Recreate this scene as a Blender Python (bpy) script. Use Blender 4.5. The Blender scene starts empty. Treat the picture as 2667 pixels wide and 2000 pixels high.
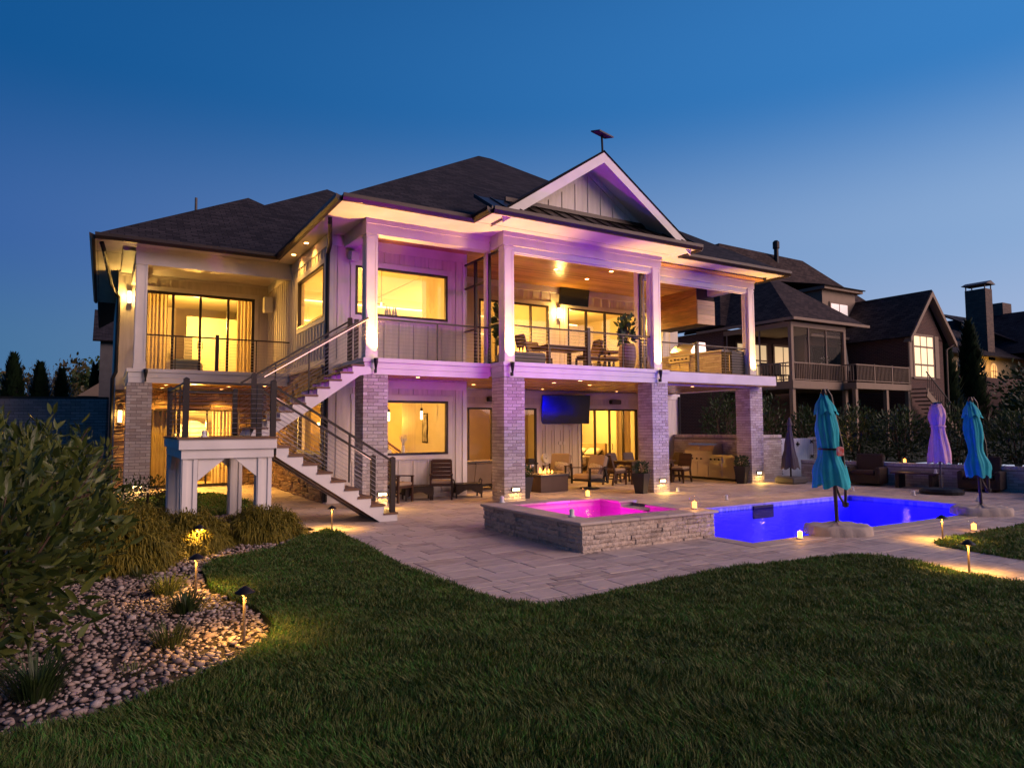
import bpy, bmesh, math, random
import numpy as np
from mathutils import Vector, Matrix, Euler
random.seed(7); RNG = np.random.default_rng(7)
sc = bpy.context.scene; COL = sc.collection
R = math.radians; PI = math.pi
# ---------------------------------------------------------------- camera
cam_d = bpy.data.cameras.new('camera'); cam = bpy.data.objects.new('camera', cam_d); COL.objects.link(cam); sc.camera = cam
cam_d.sensor_fit = 'HORIZONTAL'; cam_d.sensor_width = 36; cam_d.lens = 36 * 1771.8 / 2667
cam_d.clip_start = .05; cam_d.clip_end = 900
CAM = Vector((-8.4536, -14.4373, 1.834))
cam.location = CAM
def cam_rot(yaw, pitch, roll):
    f = Vector((math.sin(yaw) * math.cos(pitch), math.cos(yaw) * math.cos(pitch), math.sin(pitch)))
    r = Vector((math.cos(yaw), -math.sin(yaw), 0)); u = r.cross(f)
    c, s = math.cos(roll), math.sin(roll)
    r2 = c * r + s * u; u2 = -s * r + c * u
    return Matrix((r2, u2, -f)).transposed()
cam.rotation_euler = cam_rot(.541619, .064673, -.005121).to_euler()
# ---------------------------------------------------------------- dusk sky
world = bpy.data.worlds.new('World'); sc.world = world; world.use_nodes = True
def build_sky():
    nt = world.node_tree; N = nt.nodes; L = nt.links; bg = N['Background']
    tc = N.new('ShaderNodeTexCoord'); sep = N.new('ShaderNodeSeparateXYZ'); L.new(tc.outputs['Generated'], sep.inputs[0])
    def ramp(stops):
        r = N.new('ShaderNodeValToRGB'); r.color_ramp.interpolation = 'B_SPLINE' if False else 'EASE'
        e = r.color_ramp.elements
        while len(e) < len(stops): e.new(.5)
        for k, (p, c) in enumerate(stops): e[k].position = p; e[k].color = (*c, 1)
        L.new(sep.outputs[2], r.inputs[0]); return r
    S = lambda d: math.sin(R(d))
    away = ramp([(0, (.03, .15, .28)), (S(5), (.0, .11, .27)), (S(14), (0, .07, .30)), (S(26), (0, .065, .235)), (S(60), (0, .018, .1))])
    glow = ramp([(0, (.48, .50, .66)), (S(5), (.40, .50, .73)), (S(14), (.275, .435, .70)), (S(26), (.045, .225, .575)), (S(60), (.004, .08, .3))])
    vn = N.new('ShaderNodeVectorMath'); vn.operation = 'MULTIPLY'; vn.inputs[1].default_value = (1, 1, 0); L.new(tc.outputs['Generated'], vn.inputs[0])
    nn = N.new('ShaderNodeVectorMath'); nn.operation = 'NORMALIZE'; L.new(vn.outputs[0], nn.inputs[0])
    dp = N.new('ShaderNodeVectorMath'); dp.operation = 'DOT_PRODUCT'; dp.inputs[1].default_value = (math.sin(R(95)), math.cos(R(95)), 0); L.new(nn.outputs[0], dp.inputs[0])
    mr = N.new('ShaderNodeMath'); mr.operation = 'MULTIPLY_ADD'; mr.inputs[1].default_value = .5; mr.inputs[2].default_value = .5; L.new(dp.outputs['Value'], mr.inputs[0])
    mx = N.new('ShaderNodeMix'); mx.data_type = 'RGBA'; pw = N.new('ShaderNodeMath'); pw.operation = 'POWER'; pw.inputs[1].default_value = 2.0; L.new(mr.outputs[0], pw.inputs[0]); L.new(pw.outputs[0], mx.inputs['Factor']); L.new(away.outputs[0], mx.inputs['A']); L.new(glow.outputs[0], mx.inputs['B'])
    sk = N.new('ShaderNodeTexSky'); sk.sky_type = 'NISHITA'; sk.sun_disc = False; sk.sun_elevation = R(0); sk.sun_rotation = R(140); sk.ozone_density = 4
    sm = N.new('ShaderNodeVectorMath'); sm.operation = 'SCALE'; sm.inputs['Scale'].default_value = .006; L.new(sk.outputs[0], sm.inputs[0])
    ad = N.new('ShaderNodeVectorMath'); ad.operation = 'ADD'; L.new(mx.outputs['Result'], ad.inputs[0]); L.new(sm.outputs[0], ad.inputs[1])
    L.new(ad.outputs[0], bg.inputs[0]); bg.inputs[1].default_value = 1
build_sky()
# after-glow of the set sun, low behind the camera's right shoulder
sun_d = bpy.data.lights.new('afterglow', 'SUN'); sun = bpy.data.objects.new('afterglow', sun_d); COL.objects.link(sun)
sun_d.energy = 3.0; sun_d.angle = R(45); sun_d.color = (1, .64, .54)
sd = Vector((math.sin(R(140)) * math.cos(R(21)), math.cos(R(140)) * math.cos(R(21)), math.sin(R(21))))
sun.rotation_euler = sd.to_track_quat('Z', 'Y').to_euler()
sc.view_settings.view_transform = 'Standard'; sc.view_settings.look = 'None'; sc.view_settings.gamma = 1; sc.view_settings.exposure = 0
sc.view_settings.use_curve_mapping = False
cy = sc.cycles; cy.use_denoising = True
try: cy.denoiser = 'OPENIMAGEDENOISE'; cy.denoising_input_passes = 'RGB_ALBEDO_NORMAL'; cy.denoising_prefilter = 'ACCURATE'
except Exception: pass
cy.max_bounces = 7; cy.diffuse_bounces = 3; cy.glossy_bounces = 3; cy.transmission_bounces = 4; cy.transparent_max_bounces = 14
cy.sample_clamp_indirect = 3; cy.caustics_reflective = False; cy.caustics_refractive = False; cy.use_light_tree = True
# ---------------------------------------------------------------- materials
def new_mat(name):
    m = bpy.data.materials.new(name); m.use_nodes = True; nt = m.node_tree
    return m, nt.nodes, nt.links, nt.nodes['Principled BSDF']
def M(name, col, rough=.6, metal=0, var=.12, vs=3., bump=.0, bs=40., spec=.4, rand=0., col2=None, stretch=None, fine=.0):
    """plain surface: base colour with large soft blotches, per-piece variation and a fine relief"""
    m, N, L, B = new_mat(name)
    B.inputs['Roughness'].default_value = rough; B.inputs['Metallic'].default_value = metal; B.inputs['Specular IOR Level'].default_value = spec
    tc = N.new('ShaderNodeTexCoord'); mp = N.new('ShaderNodeMapping'); L.new(tc.outputs['Object'], mp.inputs[0])
    oi = N.new('ShaderNodeObjectInfo'); gi = N.new('ShaderNodeNewGeometry')
    sr = N.new('ShaderNodeMath'); sr.operation = 'ADD'; L.new(oi.outputs['Random'], sr.inputs[0]); L.new(gi.outputs['Random Per Island'], sr.inputs[1])
    fr = N.new('ShaderNodeMath'); fr.operation = 'FRACT'; L.new(sr.outputs[0], fr.inputs[0])
    cb = N.new('ShaderNodeCombineXYZ'); ml = N.new('ShaderNodeMath'); ml.operation = 'MULTIPLY'; ml.inputs[1].default_value = 37. if rand else 0.; L.new(fr.outputs[0], ml.inputs[0])
    for k in range(3): L.new(ml.outputs[0], cb.inputs[k])
    L.new(cb.outputs[0], mp.inputs['Location'])
    if stretch: mp.inputs['Scale'].default_value = stretch
    n1 = N.new('ShaderNodeTexNoise'); n1.inputs['Scale'].default_value = vs; n1.inputs['Detail'].default_value = 5; L.new(mp.outputs[0], n1.inputs['Vector'])
    cr = N.new('ShaderNodeValToRGB'); c2 = col2 or tuple(min(1, c * (1 + var)) for c in col); c1 = tuple(c * (1 - var) for c in col) if not col2 else col
    cr.color_ramp.elements[0].position = .3; cr.color_ramp.elements[1].position = .7
    cr.color_ramp.elements[0].color = (*c1, 1); cr.color_ramp.elements[1].color = (*c2, 1); L.new(n1.outputs[0], cr.inputs[0])
    out = cr.outputs[0]
    if rand:
        hs = N.new('ShaderNodeHueSaturation'); mv = N.new('ShaderNodeMapRange'); mv.inputs['To Min'].default_value = 1 - rand; mv.inputs['To Max'].default_value = 1 + rand
        L.new(fr.outputs[0], mv.inputs[0]); L.new(mv.outputs[0], hs.inputs['Value']); L.new(out, hs.inputs['Color']); out = hs.outputs[0]
    L.new(out, B.inputs['Base Color'])
    if bump:
        n2 = N.new('ShaderNodeTexNoise'); n2.inputs['Scale'].default_value = bs; n2.inputs['Detail'].default_value = 6; L.new(mp.outputs[0], n2.inputs['Vector'])
        bp = N.new('ShaderNodeBump'); bp.inputs['Strength'].default_value = bump; bp.inputs['Distance'].default_value = .02; L.new(n2.outputs[0], bp.inputs['Height']); L.new(bp.outputs[0], B.inputs['Normal'])
    return m
def MR(name, stops, rough=.7, bump=.3, bs=30., vs=9., blot=.25, spec=.3, stretch=None):
    """pieces (bricks, stones, pebbles, pavers): every piece takes its own colour from a ramp, plus blotches and relief"""
    m, N, L, B = new_mat(name)
    B.inputs['Roughness'].default_value = rough; B.inputs['Specular IOR Level'].default_value = spec
    tc = N.new('ShaderNodeTexCoord'); mp = N.new('ShaderNodeMapping'); L.new(tc.outputs['Object'], mp.inputs[0])
    if stretch: mp.inputs['Scale'].default_value = stretch
    oi = N.new('ShaderNodeObjectInfo'); gi = N.new('ShaderNodeNewGeometry')
    sr = N.new('ShaderNodeMath'); sr.operation = 'ADD'; L.new(oi.outputs['Random'], sr.inputs[0]); L.new(gi.outputs['Random Per Island'], sr.inputs[1])
    fr = N.new('ShaderNodeMath'); fr.operation = 'FRACT'; L.new(sr.outputs[0], fr.inputs[0])
    ml = N.new('ShaderNodeMath'); ml.operation = 'MULTIPLY'; ml.inputs[1].default_value = 53.; L.new(fr.outputs[0], ml.inputs[0])
    cb = N.new('ShaderNodeCombineXYZ')
    for k in range(3): L.new(ml.outputs[0], cb.inputs[k])
    L.new(cb.outputs[0], mp.inputs['Location'])
    n1 = N.new('ShaderNodeTexNoise'); n1.inputs['Scale'].default_value = vs; n1.inputs['Detail'].default_value = 6; n1.inputs['Roughness'].default_value = .65; L.new(mp.outputs[0], n1.inputs['Vector'])
    ma = N.new('ShaderNodeMath'); ma.operation = 'MULTIPLY_ADD'; ma.inputs[1].default_value = blot * 2; L.new(n1.outputs[0], ma.inputs[0])
    m2 = N.new('ShaderNodeMath'); m2.operation = 'MULTIPLY_ADD'; m2.inputs[1].default_value = 1 - blot; m2.inputs[2].default_value = -blot * .5; L.new(fr.outputs[0], m2.inputs[0]); L.new(m2.outputs[0], ma.inputs[2])
    cr = N.new('ShaderNodeValToRGB'); e = cr.color_ramp.elements
    while len(e) < len(stops): e.new(.5)
    for k, c in enumerate(stops): e[k].position = k / (len(stops) - 1); e[k].color = (*c, 1)
    L.new(ma.outputs[0], cr.inputs[0]); L.new(cr.outputs[0], B.inputs['Base Color'])
    n2 = N.new('ShaderNodeTexNoise'); n2.inputs['Scale'].default_value = bs; n2.inputs['Detail'].default_value = 6; L.new(mp.outputs[0], n2.inputs['Vector'])
    bp = N.new('ShaderNodeBump'); bp.inputs['Strength'].default_value = bump; bp.inputs['Distance'].default_value = .03; L.new(n2.outputs[0], bp.inputs['Height']); L.new(bp.outputs[0], B.inputs['Normal'])
    return m
def ME(name, col, s):
    m, N, L, B = new_mat(name); B.inputs['Base Color'].default_value = (*col, 1); B.inputs['Emission Color'].default_value = (*col, 1); B.inputs['Emission Strength'].default_value = s
    try: m.cycles.emission_sampling = 'NONE'
    except Exception: pass
    return m
def glass(name, tint=(1, 1, 1), refl=1., bump=0, bs=3., ior=1.45, rough=0.):
    """thin clear sheet: see-through with a Fresnel reflection"""
    m = bpy.data.materials.new(name); m.use_nodes = True; N = m.node_tree.nodes; L = m.node_tree.links; N.clear()
    o = N.new('ShaderNodeOutputMaterial'); mx = N.new('ShaderNodeMixShader'); tr = N.new('ShaderNodeBsdfTransparent'); gl = N.new('ShaderNodeBsdfGlossy'); ge = N.new('ShaderNodeNewGeometry'); dt = N.new('ShaderNodeVectorMath'); dt.operation = 'DOT_PRODUCT'; L.new(ge.outputs['Incoming'], dt.inputs[0]); L.new(ge.outputs['Normal'], dt.inputs[1])
    def mth(op, a, b=None):
        m_ = N.new('ShaderNodeMath'); m_.operation = op
        for k, q in enumerate((a, b)):
            if q is None: continue
            if isinstance(q, (int, float)): m_.inputs[k].default_value = q
            else: L.new(q, m_.inputs[k])
        return m_.outputs[0]
    f0 = ((ior - 1) / (ior + 1)) ** 2; sch = mth('ADD', f0, mth('MULTIPLY', 1 - f0, mth('POWER', mth('SUBTRACT', 1., mth('ABSOLUTE', dt.outputs['Value'])), 5.)))
    tr.inputs[0].default_value = (*tint, 1); gl.inputs['Roughness'].default_value = rough
    ml = N.new('ShaderNodeMath'); ml.operation = 'MULTIPLY'; ml.inputs[1].default_value = refl; L.new(sch, ml.inputs[0]); L.new(ml.outputs[0], mx.inputs[0])
    L.new(tr.outputs[0], mx.inputs[1]); L.new(gl.outputs[0], mx.inputs[2]); L.new(mx.outputs[0], o.inputs[0])
    if bump:
        tc = N.new('ShaderNodeTexCoord'); n = N.new('ShaderNodeTexNoise'); n.inputs['Scale'].default_value = bs; n.inputs['Detail'].default_value = 3; L.new(tc.outputs['Object'], n.inputs['Vector'])
        b = N.new('ShaderNodeBump'); b.inputs['Strength'].default_value = bump; b.inputs['Distance'].default_value = .05; L.new(n.outputs[0], b.inputs['Height'])
        L.new(b.outputs[0], gl.inputs['Normal']); L.new(b.outputs[0], dt.inputs[1])
    return m
def wood(name, c1, c2, rough=.45, ax='X', sc_=6., spec=.4, rand=.25):
    st = {'X': (.6, 8, 8), 'Y': (8, .6, 8), 'Z': (8, 8, .6)}[ax]
    return M(name, c1, rough, 0, .2, sc_ * .6, .12, sc_ * 2.5, spec, rand, c2, st)
def roofing(name, c):
    m, N, L, B = new_mat(name); B.inputs['Roughness'].default_value = .9; B.inputs['Specular IOR Level'].default_value = .15
    uv = N.new('ShaderNodeUVMap'); br = N.new('ShaderNodeTexBrick'); L.new(uv.outputs[0], br.inputs['Vector'])
    br.inputs['Scale'].default_value = 1; br.inputs['Brick Width'].default_value = .33; br.inputs['Row Height'].default_value = .14; br.inputs['Mortar Size'].default_value = .012; br.inputs['Bias'].default_value = 0
    br.inputs['Color1'].default_value = (*[x * .65 for x in c], 1); br.inputs['Color2'].default_value = (*[x * 1.5 for x in c], 1); br.inputs['Mortar'].default_value = (*[x * .3 for x in c], 1)
    n = N.new('ShaderNodeTexNoise'); n.inputs['Scale'].default_value = 1.1; n.inputs['Detail'].default_value = 8; L.new(uv.outputs[0], n.inputs['Vector'])
    mx = N.new('ShaderNodeMix'); mx.data_type = 'RGBA'; mx.blend_type = 'MULTIPLY'; mx.inputs['Factor'].default_value = .6; L.new(br.outputs[0], mx.inputs['A']); L.new(n.outputs[0], mx.inputs['B']); L.new(mx.outputs['Result'], B.inputs['Base Color'])
    sx = N.new('ShaderNodeSeparateXYZ'); L.new(uv.outputs[0], sx.inputs[0]); d = N.new('ShaderNodeMath'); d.operation = 'DIVIDE'; d.inputs[1].default_value = .14; L.new(sx.outputs[1], d.inputs[0])
    f = N.new('ShaderNodeMath'); f.operation = 'FRACT'; L.new(d.outputs[0], f.inputs[0]); iv = N.new('ShaderNodeMath'); iv.operation = 'SUBTRACT'; iv.inputs[0].default_value = 1; L.new(f.outputs[0], iv.inputs[1])
    bp = N.new('ShaderNodeBump'); bp.inputs['Strength'].default_value = .8; bp.inputs['Distance'].default_value = .03; L.new(iv.outputs[0], bp.inputs['Height']); L.new(bp.outputs[0], B.inputs['Normal'])
    return m
def leafy(name, c1, c2, trans=.25, rough=.45, patch=False):
    """leaves: two greens mixed leaf by leaf, some light passing through"""
    m = bpy.data.materials.new(name); m.use_nodes = True; N = m.node_tree.nodes; L = m.node_tree.links; B = N['Principled BSDF']; o = N['Material Output']
    gi = N.new('ShaderNodeNewGeometry'); oi = N.new('ShaderNodeObjectInfo'); sr = N.new('ShaderNodeMath'); sr.operation = 'ADD'; L.new(oi.outputs['Random'], sr.inputs[0]); L.new(gi.outputs['Random Per Island'], sr.inputs[1])
    fr = N.new('ShaderNodeMath'); fr.operation = 'FRACT'; L.new(sr.outputs[0], fr.inputs[0])
    cr = N.new('ShaderNodeValToRGB'); cr.color_ramp.elements[0].color = (*c1, 1); cr.color_ramp.elements[1].color = (*c2, 1); L.new(fr.outputs[0], cr.inputs[0])
    if patch:
        tc = N.new('ShaderNodeTexCoord'); n = N.new('ShaderNodeTexNoise'); n.inputs['Scale'].default_value = 1.3; n.inputs['Detail'].default_value = 7; n.inputs['Roughness'].default_value = .7; L.new(tc.outputs['Object'], n.inputs['Vector'])
        a = N.new('ShaderNodeMath'); a.operation = 'MULTIPLY_ADD'; a.inputs[1].default_value = 2.4; a.inputs[2].default_value = -1.2; L.new(n.outputs[0], a.inputs[0]); b = N.new('ShaderNodeMath'); b.operation = 'ADD'; L.new(fr.outputs[0], b.inputs[0]); L.new(a.outputs[0], b.inputs[1]); L.new(b.outputs[0], cr.inputs[0])
        e = cr.color_ramp.elements.new(.93); e.color = (.16, .17, .045, 1); cr.color_ramp.elements[1].position = .80 if cr.color_ramp.elements[1].position < .9 else .8
        for q in cr.color_ramp.elements:
            if q.position > .99: q.position = .86; q.color = (*c2, 1)
    L.new(cr.outputs[0], B.inputs['Base Color']); B.inputs['Roughness'].default_value = rough; B.inputs['Specular IOR Level'].default_value = .3
    if trans:
        t = N.new('ShaderNodeBsdfTranslucent'); L.new(cr.outputs[0], t.inputs[0]); mx = N.new('ShaderNodeMixShader'); mx.inputs[0].default_value = trans
        L.new(B.outputs[0], mx.inputs[1]); L.new(t.outputs[0], mx.inputs[2]); L.new(mx.outputs[0], o.inputs[0])
    return m
SIDING = M('white siding', (.66, .60, .54), .65, var=.11, vs=2, bump=.12, bs=30, stretch=(6, 6, .5))
TRIM = M('white trim paint', (.74, .69, .64), .55, var=.10, vs=1.6, bump=.05, bs=30)
BRONZE = M('dark bronze', (.032, .023, .019), .4, .3, var=.15)
BLACK = M('black metal', (.016, .014, .014), .45, .3, var=.2)
ROOF = roofing('asphalt shingles', (.05, .042, .044)); ROOFB = roofing('brown shingles', (.085, .058, .047))
MORTAR = M('grey mortar', (.27, .235, .21), .9, var=.15, vs=12, bump=.3, bs=80)
BRICK = MR('whitewashed brick', [(.27, .18, .16), (.47, .39, .36), (.60, .53, .49), (.66, .60, .56), (.50, .40, .37)], .8, .7, 45, 16, .45)
DBRICK = MR('dark red brick', [(.055, .025, .02), (.09, .04, .03), (.13, .06, .045)], .85, .4, 40, 10, .3)
STONE = MR('tan ledge stone', [(.12, .07, .04), (.28, .18, .10), (.42, .30, .19), (.34, .21, .12), (.18, .12, .08)], .85, .7, 26, 8, .35)
SPLIT = MR('split travertine', [(.20, .15, .13), (.40, .32, .26), (.52, .43, .35), (.58, .47, .37), (.46, .36, .29), (.60, .50, .41)], .8, 1., 26, 10, .4)
PAVER = MR('travertine pavers', [(.17, .135, .125), (.36, .29, .255), (.50, .41, .35), (.60, .50, .42), (.28, .22, .20)], .58, .15, 14, 3.6, .62, .25, (1, 3.5, 1))
CAPST = MR('travertine coping', [(.34, .27, .235), (.46, .38, .32), (.54, .45, .38)], .5, .15, 20, 6, .4)
PEBBLE = MR('river pebbles', [(.07, .055, .052), (.19, .15, .135), (.30, .225, .185), (.38, .30, .25), (.22, .15, .12), (.46, .39, .34), (.13, .085, .075)], .55, .15, 40, 14, .25)
CEILW = wood('stained pine ceiling', (.42, .20, .05), (.64, .36, .11), .25, 'X', 5., .6)
DECKW = wood('brown deck board', (.13, .062, .03), (.2, .1, .05), .5, 'X')
CHAIRW = wood('dark brown slats', (.045, .02, .011), (.075, .034, .018), .45, 'X')
HOODW = wood('hood planks', (.13, .045, .016), (.3, .13, .05), .35, 'Y')
CUSH = M('tan cushion', (.36, .27, .18), .9, var=.1, bump=.2, bs=120); CUSHG = M('grey cushion', (.25, .2, .17), .9, var=.1, bump=.2, bs=120)
PATT = M('patterned pillow', (.62, .55, .48), .9, var=.3, vs=40, col2=(.2, .15, .12))
WICK = M('dark wicker', (.035, .02, .013), .5, var=.4, vs=60, bump=1., bs=90)
STEEL = M('brushed steel', (.55, .5, .46), .28, .95, var=.06, vs=4, bump=.02, bs=200, stretch=(1, 40, 1)); CABLE = M('steel cable', (.5, .47, .45), .35, .9)
ROCKM = M('soil', (.035, .026, .02), 1, var=.3, vs=5, bump=.4, bs=60)
EARTH = M('lawn soil', (.018, .028, .010), 1, var=.4, vs=1.5, bump=.5, bs=60)
GLASS = glass('window glass', (.98, .98, .96), 1.0); SCREENM = glass('insect screen', (.55, .53, .52), .15)
GLOBE = glass('globe glass', (.98, .98, .98), .55, ior=1.25)
IWALL = M('cream interior wall', (.74, .68, .55), .8, var=.03); IFLOOR = wood('interior floor', (.3, .19, .1), (.4, .27, .15), .35, 'X')
IORANGE = M('warm interior wall', (.66, .5, .28), .8, var=.04); CURT = leafy('cream curtain', (.62, .52, .36), (.70, .60, .42), .5, .9)
TVS = M('tv screen', (.006, .006, .007), .12, 0, var=.0, spec=.8); TEAL = M('teal canvas', (.012, .36, .44), .8, var=.1, vs=6, bump=.25, bs=120)
PURPLE = M('pale lilac canvas', (.62, .38, .5), .8, var=.1, vs=6, bump=.2, bs=120); GREYC = M('grey canvas', (.085, .075, .085), .85, var=.15); TAUPE = M('taupe cover cloth', (.42, .36, .31), .85, var=.08, vs=5, bump=.3, bs=30)
CANDW = M('white wax', (.8, .78, .75), .5); CANDL = ME('lit candle', (1, .42, .06), 5.5)
GLOWW = ME('warm lamp glass', (1, .72, .36), 7.); GLOWB = ME('warm lamp bulb', (1, .62, .25), 14.); LED = ME('warm led strip', (1, .58, .22), 6.); FLAME = ME('flame', (1, .34, .05), 7.)
PANELY = ME('lit window blind', (1, .74, .40), 1.05); PANELD = ME('dim lit window', (1, .6, .2), .55)
LEAF = leafy('laurel leaves', (.028, .05, .010), (.11, .13, .028), .25, .35); LEAFD = leafy('hedge leaves', (.02, .045, .012), (.05, .08, .02), .2)
GOLD = leafy('golden thread foliage', (.085, .085, .010), (.30, .235, .028), .25, .6); GRASS = leafy('grass blades', (.020, .080, .007), (.062, .19, .022), .25, .55, True)
TUFT = leafy('sedge blades', (.035, .06, .012), (.12, .13, .04), .25, .5); CYPR = leafy('dark conifer', (.008, .02, .008), (.02, .04, .014), .1)
AUT = leafy('early spring trees', (.03, .03, .01), (.11, .085, .03), .2); PLANTG = leafy('house plant', (.02, .05, .02), (.05, .1, .04), .15)
BARK = M('bark', (.09, .055, .035), .9, var=.3, vs=10, bump=.5, bs=40); SIDEN = M('brown painted trim', (.26, .19, .13), .7, var=.06)
DARKIN = M('dark interior', (.05, .04, .03), .9); SLATE = M('slate grey', (.09, .085, .085), .6, var=.15); WHITEP = M('white painted metal', (.62, .62, .66), .5, var=.05)
LINEN = M('white linen', (.75, .72, .66), .9, bump=.2, bs=20); BLUEL = M('slate blue linen', (.12, .16, .24), .9); LGREY = M('pale stone ware', (.55, .52, .48), .7, var=.1)
PLAST = M('pool plaster', (.62, .68, .74), .7, var=.08, vs=2); WTILE = MR('waterline tile', [(.2, .22, .26), (.35, .36, .4), (.5, .5, .52)], .3, .1, 60, 20, .2)
POOLW = glass('pool water', (.30, .26, 1), .34, .35, 4., 1.33); SPAW = glass('spa water', (1, .55, 1), .4, .6, 6., 1.33)
# ---------------------------------------------------------------- mesh helpers
class MB:
    def __init__(s): s.v = []; s.f = []; s.uv = {}
    def add(s, vs, fs):
        b = len(s.v); s.v += [tuple(v) for v in vs]; s.f += [tuple(b + i for i in f) for f in fs]
    def box(s, x0, y0, z0, x1, y1, z1, mat=None):
        vs = [(x0, y0, z0), (x1, y0, z0), (x1, y1, z0), (x0, y1, z0), (x0, y0, z1), (x1, y0, z1), (x1, y1, z1), (x0, y1, z1)]
        if mat is not None: vs = [mat @ Vector(v) for v in vs]
        s.add(vs, [(0, 3, 2, 1), (4, 5, 6, 7), (0, 1, 5, 4), (1, 2, 6, 5), (2, 3, 7, 6), (3, 0, 4, 7)]); return s
    def cbox(s, c, d, mat=None, rz=0, rx=0, ry=0):
        m = Matrix.Translation(c) @ Euler((rx, ry, rz)).to_matrix().to_4x4()
        return s.box(-d[0] / 2, -d[1] / 2, -d[2] / 2, d[0] / 2, d[1] / 2, d[2] / 2, m)
    def bevbox(s, x0, y0, z0, x1, y1, z1, r, mat=None):
        """box with softened top and sides (cushions)"""
        vs = []; fs = []
        for z, i in ((z0, r), (z0 + r, 0), (z1 - r, 0), (z1, r)):
            a = r * .4 if i == 0 else r
            vs += [(x0 + i + a, y0 + i, z), (x1 - i - a, y0 + i, z), (x1 - i, y0 + i + a, z), (x1 - i, y1 - i - a, z), (x1 - i - a, y1 - i, z), (x0 + i + a, y1 - i, z), (x0 + i, y1 - i - a, z), (x0 + i, y0 + i + a, z)]
        for k in range(3):
            for j in range(8): fs.append((k * 8 + j, k * 8 + (j + 1) % 8, k * 8 + 8 + (j + 1) % 8, k * 8 + 8 + j))
        fs.append(tuple(range(7, -1, -1))); fs.append(tuple(range(24, 32)))
        if mat is not None: vs = [mat @ Vector(v) for v in vs]
        s.add(vs, fs); return s
    def prism(s, pts, ax, a, b):
        """polygon extruded along an axis; pts are the other two coordinates in order"""
        def P(p, t): return {'x': (t, p[0], p[1]), 'y': (p[0], t, p[1]), 'z': (p[0], p[1], t)}[ax]
        n = len(pts); s.add([P(p, a) for p in pts] + [P(p, b) for p in pts], [tuple(range(n - 1, -1, -1)), tuple(range(n, 2 * n))] + [(i, (i + 1) % n, n + (i + 1) % n, n + i) for i in range(n)]); return s
    def tube(s, pts, r, n=6, cap=True):
        pts = [Vector(p) for p in pts]; rr = r if isinstance(r, (list, tuple)) else [r] * len(pts); vs = []; fs = []
        for k, p in enumerate(pts):
            t = (pts[min(k + 1, len(pts) - 1)] - pts[max(k - 1, 0)]).normalized()
            u = t.cross(Vector((0, 0, 1)) if abs(t.z) < .9 else Vector((1, 0, 0))).normalized(); w = t.cross(u)
            for j in range(n): a = 2 * PI * j / n; vs.append(p + rr[k] * (math.cos(a) * u + math.sin(a) * w))
        for k in range(len(pts) - 1):
            for j in range(n): fs.append((k * n + j, k * n + (j + 1) % n, (k + 1) * n + (j + 1) % n, (k + 1) * n + j))
        if cap: fs.append(tuple(range(n - 1, -1, -1))); fs.append(tuple(range((len(pts) - 1) * n, len(pts) * n)))
        s.add(vs, fs); return s
    def bar(s, p, q, w, h):
        """rectangular bar between two points: w across, h in the upright direction"""
        p, q = Vector(p), Vector(q); t = (q - p).normalized(); u = t.cross(Vector((0, 0, 1)) if abs(t.z) < .99 else Vector((0, 1, 0))).normalized() * w / 2; v = u.cross(t).normalized() * h / 2
        s.add([p - u - v, p + u - v, p + u + v, p - u + v, q - u - v, q + u - v, q + u + v, q - u + v], [(0, 1, 2, 3), (7, 6, 5, 4), (0, 4, 5, 1), (1, 5, 6, 2), (2, 6, 7, 3), (3, 7, 4, 0)]); return s
    def lathe(s, prof, n=20, c=(0, 0, 0)):
        vs = [(c[0] + r * math.cos(2 * PI * j / n), c[1] + r * math.sin(2 * PI * j / n), c[2] + z) for r, z in prof for j in range(n)]
        fs = [(k * n + j, k * n + (j + 1) % n, (k + 1) * n + (j + 1) % n, (k + 1) * n + j) for k in range(len(prof) - 1) for j in range(n)]
        if prof[0][0] > 1e-4: fs.append(tuple(range(n - 1, -1, -1)))
        if prof[-1][0] > 1e-4: fs.append(tuple(range((len(prof) - 1) * n, len(prof) * n)))
        s.add(vs, fs); return s
    def quad(s, *p): s.add(p, [tuple(range(len(p)))]); return s
    def mesh(s, name, mat, smooth=False):
        me = bpy.data.meshes.new(name); me.from_pydata(s.v, [], s.f)
        if mat: me.materials.append(mat)
        if smooth: me.polygons.foreach_set('use_smooth', [True] * len(me.polygons))
        me.update(); return me
    def build(s, name, mat, parent=None, smooth=False, loc=None, label=None):
        return link(name, s.mesh(name, mat, smooth), parent, loc, label)
def link(name, me, parent=None, loc=None, label=None):
    o = bpy.data.objects.new(name, me); COL.objects.link(o)
    if parent is not None: o.parent = parent
    if loc is not None: o.location = loc
    if label: o['label'] = label
    return o
def tag(o, label, cat, group=None):
    o['label'] = label; o['category'] = cat
    if group: o['group'] = group
    return o
def thing(name, label, cat, loc=(0, 0, 0), rz=0, group=None):
    o = bpy.data.objects.new(name, None); COL.objects.link(o); o.location = loc; o.rotation_euler = (0, 0, rz); o.empty_display_size = .1
    return tag(o, label, cat, group)
KIDS = {}
def dup(root, loc, rz, label, group=None):
    """a copy of a thing with copies of its parts and their sub-parts, sharing the meshes"""
    r = root.copy(); COL.objects.link(r); r.location = loc; r.rotation_euler = (0, 0, rz); r['label'] = label
    if group: r['group'] = group
    for ch in list(root.children):
        c = ch.copy(); COL.objects.link(c); c.parent = r
        for g in list(ch.children):
            d = g.copy(); COL.objects.link(d); d.parent = c
    return r
def B1(name, mat, parent, *a): return MB().box(*a).build(name, mat, parent)
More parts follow.
